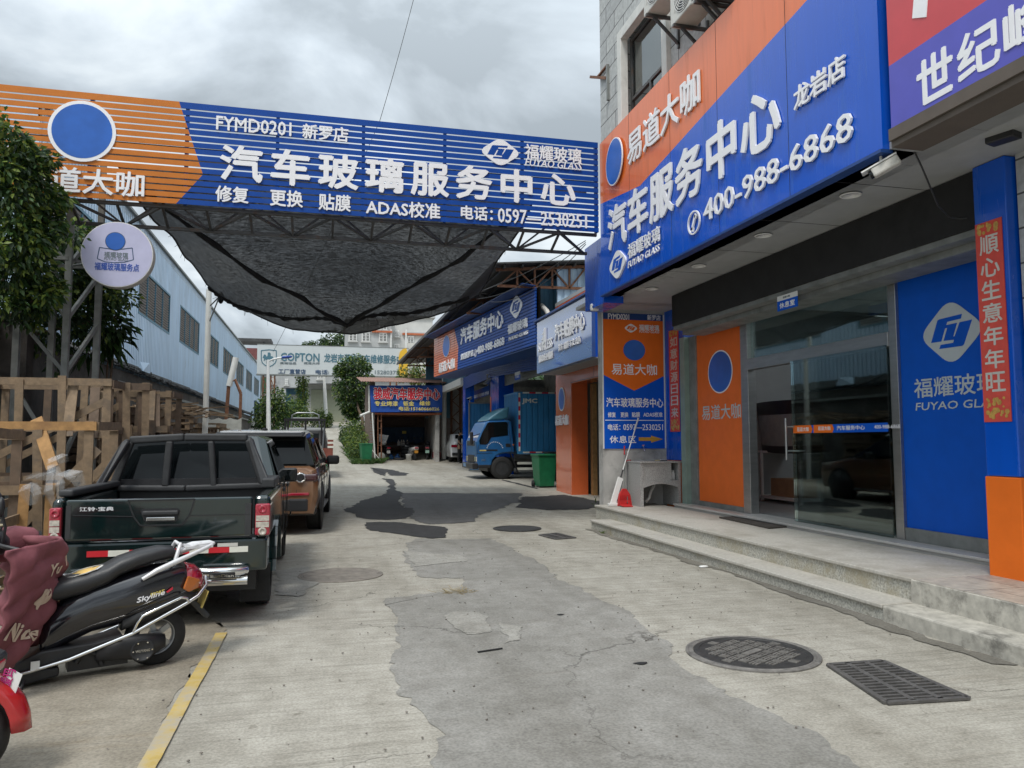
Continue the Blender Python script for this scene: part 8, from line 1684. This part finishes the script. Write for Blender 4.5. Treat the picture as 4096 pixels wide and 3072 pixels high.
# green shutter building
YH = 61.0; ps_ = lambda a,b,Y=YH: onY(*Zb(a,b),Y); gs = thing('shutter_building', 'low shed with a pale green roller shutter at the top of the lane', 'building', ps_(985,1230))
xa, xb = ps_(770,1000).x, ps_(1200,1000).x; zt, zg = ps_(980,815).z, gh(YH)
m_ = MB(); n = 26
for i in range(n): z = zg+(zt-zg)*i/n; m_.bb((xa,YH,z),(xb,YH+.05,z+(zt-zg)/n*.6)); m_.bb((xa,YH+.03,z+(zt-zg)/n*.6),(xb,YH+.06,z+(zt-zg)/n))
m_.build('roller_shutter','shutter_green',gs)
zr = ps_(980,745).z; MB().bb((xa-.4,YH+.1,zg),(xa-.002,YH+.3,zr)).bb((xb+.002,YH+.1,zg),(xb+6,YH+.3,zr-.3)).bb((xa,YH+.1,zt+.002),(xb,YH+.3,zr)).build('wall','house_white',gs)
x2 = ps_(455,800).x; MB().bb((x2,YH+.12,zg-1),(xa-.4,YH+.3,zr-.35)).build('blue_wall','corr_teal',gs)
MB().bb((ps_(510,975).x,YH+.05,ps_(560,970).z),(ps_(610,975).x,YH+.115,ps_(560,880).z)).build('window','house_grey',gs)
m_ = MB(); m_.prism([(xa-.6,YH-1.2,zr-.15),(xb+.3,YH-1.2,zr-.1),(xb+.3,YH-1.2,zr-.02),(xa-.6,YH-1.2,zr-.07)],(0,5,.35)); m_.prism([(x2-.3,YH-.6,zr-.45),(xa-.6,YH-.6,zr-.45),(xa-.6,YH-.6,zr-.38),(x2-.3,YH-.6,zr-.38)],(0,4,.3)); m_.build('roof','roof_dark',gs)
m_ = MB(); m_.bb((xb+.2,YH-.6,zr+.5),(xb+12,YH+6,zr+.9)); m_.build('side_roof','roof_rust',gs); MB().bb((xb+.3,YH-.3,zg-3),(xb+12,YH-.1,zr+.5)).build('side_wall','house_grey',gs)
# houses further up
def house(name, label, x0, x1, z0, z1, Y, D, wallm, wins, cat='building', trims=()):
    t = thing(name, label, cat, ((x0+x1)/2,Y,z0)); MB().bb((x0,Y,z0),(x1,Y+D,z1)).build('wall',wallm,t); MB().bb((x0-.3,Y-.3,z1+.002),(x1+.3,Y+D+.3,z1+.25)).build('roof','house_grey',t)
    for (a,b,c,d) in wins:
        m = MB(); f = .12
        for p,q in (((a,c),(b,c+f)),((a,d-f),(b,d)),((a,c+f),(a+f,d-f)),((b-f,c+f),(b,d-f)),(((a+b)/2-.06,c+f),((a+b)/2+.06,d-f))): m.bb((p[0],Y-.10,p[1]),(q[0],Y-.01,q[1]))
        k = 7
        for i in range(1,k): x = a+(b-a)*i/k; m.bb((x-.02,Y-.32,c),(x+.02,Y-.28,d))
        for i in range(4): z = c+(d-c)*i/3; m.bb((a,Y-.32,z-.02),(b,Y-.28,z+.02))
        w2 = m.build('window','white_plastic',t); MB().bb((a+.01,Y-.05,c+.01),(b-.01,Y-.03,d-.01)).build('pane','dark_glass',w2); MB().bb((a-.1,Y-.3,c-.12),(b+.1,Y-.002,c-.004)).build('sill','house_white',w2)
    for (a,b,c,d) in trims: MB().bb((a,Y-.35,c),(b,Y-.003,d)).build('cornice','trim_orange',t)
    return t
YA1 = 95.; f = lambda a,b: onY(*Zb(a,b),YA1); R4 = lambda x0,x1,y0,y1,F: (F(x0,y1).x,F(x1,y1).x,F(x0,y1).z,F(x0,y0).z)
house('apartment_building','grey apartment block with barred windows behind the billboard', f(1232,0).x, f(1790,0).x, 0, f(1500,-60).z, YA1, 12, 'house_grey', [R4(1245,1352,100,205,f),R4(1410,1515,92,210,f),R4(1628,1732,95,215,f),R4(1410,1515,-40,60,f),R4(1628,1732,-40,60,f)], trims=[R4(1540,1795,72,95,f)])
ap2 = house('apartment_building','taller white apartment block with an orange cornice and balcony wall', f(1792,0).x, f(2330,0).x, 0, f(2000,-120).z, YA1+1.5, 12, 'house_white', [R4(1838,1902,50,130,f),R4(2000,2088,125,225,f),R4(1835,1902,225,300,f),R4(2000,2088,300,400,f)], trims=[R4(1940,2330,82,106,f)])
c = f(2045,250); MB().bb((c.x-.5,YA1+1.0,c.z-.45),(c.x+.55,YA1+1.45,c.z+.35)).build('air_conditioner','ac_white',ap2); m_ = MB(); m_.bb((f(1990,0).x,YA1+1.2,f(0,40).z),(f(2330,0).x,YA1+1.49,f(0,5).z)); m_.build('balcony','house_grey',ap2)
for zx in (1783,1972): m_ = MB(); m_.cyl((f(zx,0).x,YA1-.12,1),(f(zx,0).x,YA1-.12,f(zx,60).z),.09,8); m_.build('drain_pipe','white_plastic',ap2)
YA2 = 78.; f2 = lambda a,b: onY(*Zb(a,b),YA2)
house('low_house','stained pale house wall with small windows under the billboard', f2(130,0).x, f2(1480,0).x, 0, f2(500,560).z, YA2, 8, 'house_grey', [R4(258,322,668,742,f2),R4(440,482,680,757,f2),R4(848,932,620,685,f2)])
house('green_house','narrow house with a green panel left of the billboard posts', f2(-60,0).x, f2(128,0).x, 0, f2(0,500).z, YA2-2, 8, 'house_white', [])
m_ = MB(); p,q = f2(155,660), f2(200,840); m_.bb((p.x,YA2-.2,q.z),(q.x,YA2-.05,p.z)); tag(m_.build('metal_sheet',mat('panel_green',(.05,.16,.07),.5)),'green sheet panel on the house wall behind the left billboard post','panel')
rh = thing('red_roof_house','small house with a dark red roof beyond the warehouse end','house',(-9,88,5)); f3 = lambda a,b: onY(*Z3b(a,b),88); p, q = f3(1105,1150), f3(1203,1260); MB().bb((p.x-4,88,0),(q.x,94,f3(0,1200).z)).build('wall','house_grey',rh); MB().bb((p.x-4.3,87.5,f3(0,1200).z+.002),(q.x+.3,94.5,p.z)).build('roof',mat('red_roof',(.16,.05,.05),.7,var=.2),rh)
f4 = lambda a,b: onY(*Z3b(a,b),80); p, q = f4(1062,1080), f4(1302,1108); m_ = MB(); aw = thing('rooftop_canopy','dark flat canopy on thin posts above the far houses','canopy',(p.x,80,p.z)); m_.bb((p.x-.5,80,q.z),(q.x,83,p.z)); m_.build('roof','roof_dark',aw); MB().tube([(f4(1278,0).x,80.2,2),(f4(1278,0).x,80.2,q.z)],.12,6).build('post','dark_steel',aw); MB().tube([(f4(1100,0).x,80.2,2),(f4(1100,0).x,80.2,q.z)],.12,6).build('post','dark_steel',aw)
# wooded hill
m_ = MB(); nx, ny = 40, 14
def hz(x,y): return 5+max(0,(1-((x-38)/42)**2))*24*math.exp(-((y-205)/45)**2)+2.2*MN.noise(V((x*.12,y*.12,0)))+1.2*MN.noise(V((x*.35,y*.35,4)))
m_.add([(-20+120*i/nx,150+110*j/ny,hz(-20+120*i/nx,150+110*j/ny)) for j in range(ny+1) for i in range(nx+1)],[(j*(nx+1)+i,j*(nx+1)+i+1,(j+1)*(nx+1)+i+1,(j+1)*(nx+1)+i) for j in range(ny) for i in range(nx)],True); struct(m_.build('hill',mat('hill_green',(.035,.06,.03),.9,var=.5,scale=.5)))
rnd = random.Random(31)
wb_ = MB()
for i in range(260):
    x, y = rnd.uniform(0,70), rnd.uniform(160,215); c = V((x,y,hz(x,y)+1)); crown(wb_,[(c,(1.8,1.8,1.6))],26,.9,rnd,(.6,.32,.08))
o = wb_.build('wood',['leaf_dark','leaf_mid','leaf_light'],fix=False); tag(o,'dense dark woods covering the hill behind the apartment blocks','woods'); o['kind'] = 'stuff'
# trees, bushes and weeds
def tree(name, label, cat, base, clumps, per, l, w3, trk, group=None, mats=('leaf_dark','leaf_mid','leaf_light')):
    t = thing(name, label, cat, base, 0, group); mb = MB(); crown(mb, clumps, per, l, rnd, w3); mb.build('crown', list(mats), t, fix=False); m = MB()
    for pts,r0,r1 in trk: trunk(m, pts, r0, r1, 8)
    m.build('trunk','bark',t); return t
fY = lambda a,b,Y: onY(*Zb(a,b),Y)
B0 = fY(1440,1260,47); B0.z = gh(47)-.1
cl = [(fY(x,y,48),r) for x,y,r in ((1270,500,.55),(1350,470,.5),(1200,540,.6),(1400,540,.65),(1300,580,.8),(1200,640,.7),(1400,650,.8),(1280,700,.9),(1180,750,.7),(1390,760,.8),(1300,820,.9),(1200,850,.7),(1400,880,.65),(1310,930,.7),(1220,960,.6),(1410,960,.5),(1300,1010,.45),(1240,1060,.4),(1390,1040,.35),(1270,1120,.35),(1330,1170,.25),(1460,520,.3),(1140,560,.35),(1460,800,.4))]
tree('tree','slim dense green tree with a leaning trunk right of the green shutter','tree',B0,cl,300,.17,(.45,.40,.15),[([B0,fY(1420,1180,47.3),fY(1370,1060,47.6),fY(1320,800,48)],.12,.05)])
# brighter top
B1 = V((fY(290,1200,46).x,46,gh(46)-.2))
tree('bush','wide mixed green bush behind the lamp pole','bush',B1,[(fY(x,y,46),r) for x,y,r in ((330,900,.5),(270,960,.6),(380,970,.6),(200,1040,.6),(310,1050,.8),(430,1040,.6),(150,1110,.5),(250,1150,.8),(360,1150,.8),(470,1120,.6),(200,1240,.7),(320,1250,.8),(430,1230,.8),(120,1220,.5))],230,.17,(.35,.45,.2),[([B1,B1+V((0,0,1.5))],.06,.02)],'bushes at the end of the lane')
B2 = V((fY(560,1200,48).x,48,gh(48)-.2)); tree('bush','lighter green bush between the wide bush and the vine pole','bush',B2,[(fY(x,y,48),r) for x,y,r in ((560,1010,.45),(520,1060,.5),(610,1060,.5),(560,1120,.6),(640,1130,.5),(500,1140,.5),(700,1150,.4),(580,1190,.6))],200,.15,(.2,.45,.35),[([B2,B2+V((0,0,1))],.05,.02)],'bushes at the end of the lane')
B3 = V((fY(900,1200,57).x,57,gh(57)-.2)); tree('bush','bushy weeds in front of the green roller shutter','bush',B3,[(fY(x,y,57),r) for x,y,r in ((850,1120,.4),(900,1140,.5),(960,1140,.4),(830,1180,.45),(890,1200,.6),(960,1210,.5),(1000,1160,.25),(930,1260,.4),(850,1250,.5),(990,1240,.3))],170,.14,(.25,.4,.35),[([B3,B3+V((0,0,.8))],.04,.02)],'bushes at the end of the lane')
B4 = V((fY(665,1150,56).x,56,gh(56)-.2)); tree('vine_pole','tall pole overgrown with pale green vines','climbing plant',B4,[(fY(660+8*math.sin(i*1.7),660+i*40,56),(.42,.42,.5)) for i in range(13)],120,.16,(.2,.4,.4),[([B4,V((B4.x,56,fY(665,650,56).z))],.09,.07)])
for (nm,lb,pts,l) in (('bush','leafy bush at the right edge of the rising lane',((1230,1290,47,.5),(1300,1300,46.5,.5),(1370,1290,46,.45),(1250,1360,45.5,.5),(1330,1360,45,.55),(1200,1400,45,.35),(1380,1340,45,.4),(1280,1420,44,.5)),.14),('bush','low pale weeds between the lane and the brick garage',((1290,1440,42,.45),(1350,1430,42,.5),(1400,1450,41.5,.45),(1310,1500,41,.5),(1380,1500,40.7,.5),(1430,1480,40.7,.45),(1300,1560,40,.45),(1360,1570,39.7,.5),(1420,1560,39.7,.4)),.11)):
    b5 = fY(pts[0][0],pts[0][1],pts[0][2]); b5.z = gh(b5.y); mb = MB()
    cls = []
    for x,y,Y,r in pts: p = fY(x,y,Y); p.z = max(p.z, gh(p.y)+r*.5); cls.append((p,r))
    tree(nm,lb,'bush',b5,cls,230,l,(.15,.45,.40) if l<.13 else (.3,.45,.25),[([b5,b5+V((0,0,.6))],.03,.015)],'bushes along the right edge of the lane')
def tuft(mb, c, n, h, spread):
    for i in range(n):
        a = rnd.uniform(0,6.28); d = V((math.cos(a)*spread,math.sin(a)*spread,1)).normalized(); l = h*rnd.uniform(.5,1.1); s = d.cross(V((math.sin(a),math.cos(a),0))).normalized()*.012*h*3; p = V(c)+V((rnd.uniform(-.2,.2)*h,rnd.uniform(-.2,.2)*h,0)); mb.mi(rnd.randrange(2)); mb.add([p-s,p+s,p+d*l*.6+s*.7,p+d*l*.6-s*.7,p+d*l+V((math.cos(a),math.sin(a),-.4))*l*.25],[(0,1,2,3),(3,2,4)])
mb = MB()
for i in range(40): y = rnd.uniform(38.,40.2); tuft(mb,(2.0+.35*(y-38)*.3+rnd.uniform(-.5,.9),y,gh(y)),26,.45,.9)
for i in range(26): y = rnd.uniform(40,50); tuft(mb,(1.75-.02*(y-40)+rnd.uniform(-.2,.4),y,gh(y)),24,.7,.8)
o = mb.build('grass',['grass_green','leaf_mid'],fix=False); tag(o,'long grass and weeds along the lane edge by the green bin','grass'); o['kind'] = 'stuff'
wd = thing('weed','small leafy weed growing at the far end of the granite steps','plant',(4.45,12.9,gh(12.8))); mb = MB(); c0 = onG(1290,1118)
for k in range(9):
    a = rnd.uniform(0,6.28); tip = V((c0.x+math.cos(a)*.16,c0.y+math.sin(a)*.16,c0.z+rnd.uniform(.15,.42)))
    for j in range(7): mb.mi(rnd.randrange(3)); leaf(mb,V((c0.x,c0.y,c0.z)).lerp(tip,.3+j*.1),V((math.cos(a+rnd.uniform(-1,1)),math.sin(a+rnd.uniform(-1,1)),.2)),.12,.06,rnd)
mb.build('leaves',['leaf_dark','leaf_mid','leaf_light'],wd,fix=False)
w2_ = thing('weed','tiny green weed in the crack under the lowest step','plant',onG(1305,1152)); mb = MB(); tuft(mb,onG(1303,1153),26,.12,1.2); mb.build('leaves',['leaf_mid','leaf_light'],w2_,fix=False)
# skyline trees and the tree behind the garage roof
for i,(zx,zy,s_,lb) in enumerate(((1150,215,1.,'rounded dark tree on the skyline left of the apartment block'),(915,245,.45,'small conifer like tree on the skyline above the billboard middle'),(990,260,.3,'tiny tree on the skyline right of the small conifer'),(748,255,.3,'tiny tree on the skyline left of the small conifer'))):
    b6 = fY(zx,zy+70,120); tree('tree',lb,'tree',V((b6.x,120,5)),clump_cloud(fY(zx,zy,120),(2.6*s_,2,2.2*s_),9,1.3*s_,rnd),120,.5*max(s_,.5),(.7,.25,.05),[([(b6.x,120,4),fY(zx,zy,120)],.25*s_+.1,.1)],'trees on the skyline')
B7 = V((onY(*Z6(150,1150),52).x,52,1)); tree('tree','sparse dry looking tree behind the garage roof','tree',B7,[(onY(*Z6(x,y),52),r) for x,y,r in ((40,1170,.5),(100,1130,.6),(170,1110,.5),(210,1150,.5),(120,1200,.5),(150,1240,.4),(200,1230,.4),(20,1210,.3))],110,.2,(.4,.4,.2),[([B7,onY(*Z6(130,1150),52)],.12,.05),([onY(*Z6(120,1300),52),onY(*Z6(220,1130),52)],.08,.05)],mats=('leaf_mid','leaf_yellow','leaf_light'))
# small litter on the road
lt = [((985,1278),.10,'dry straw clump on the road in the middle of the lane','straw'),((1522,1224),.06,'white paper scrap at the foot of the steps','paper'),((1385,1436),.05,'flat dark scrap on the grey strip','scrap')]
mb = MB(); c = onG(985,1280)
for i in range(46): a = rnd.uniform(0,6.28); p = c+V((rnd.gauss(0,.06),rnd.gauss(0,.05),.006)); mb.bar(p,p+V((math.cos(a)*.1,math.sin(a)*.1,rnd.uniform(0,.05))),.004,.003)
tag(mb.build('straw_clump',mat('straw',(.33,.27,.16),.9)),lt[0][2],'straw')
mb = MB(); c = onG(1520,1226); mb.ball(c+V((0,0,.012)),.05,8,5,(1.3,.8,.3)); mb.ball(c+V((.22,-.25,.008)),.025,7,4,(1,1,.4)); tag(mb.build('paper_scrap','white_plastic'),lt[1][2],'paper')
for k,(x,y,r,lb) in enumerate(((1385,1436,.045,'flat dark scrap on the grey strip near the big manhole'),(1210,1330,.03,'small dark stain chip on the grey strip middle'),(1040,1408,.03,'thin dark stick lying on the grey strip'))):
    c = onG(x,y); mb = MB(); mb.prism([c+V((math.cos(t)*r*(1+.4*math.sin(3*t+k)),math.sin(t)*r*.6,.010)) for t in [i*.7 for i in range(9)]],(0,0,.002)) if k<2 else mb.bar(onG(1032,1412)+V((0,0,.012)),onG(1085,1404)+V((0,0,.012)),.012,.008); tag(mb.build('scrap','rubber'),lb,'scrap','scraps on the road')
mb = MB()
for i in range(420):
    y = rnd.uniform(3.6,11); x = rnd.uniform(-1.2,4.4)*min(1,y/5.); s_ = rnd.uniform(.003,.010); p = V((x,y,gh(y)+.010)); mb.box(p,(s_,s_*1.3,s_*.7),rnd.uniform(0,3))
o = mb.build('grit','cast_iron_dusty'); tag(o,'scattered grit and tiny pebbles on the concrete','grit'); o['kind'] = 'stuff'
for o in bpy.data.objects:
    for k in ('_p','_a'):
        if k in o: del o[k]
bpy.context.view_layer.update()
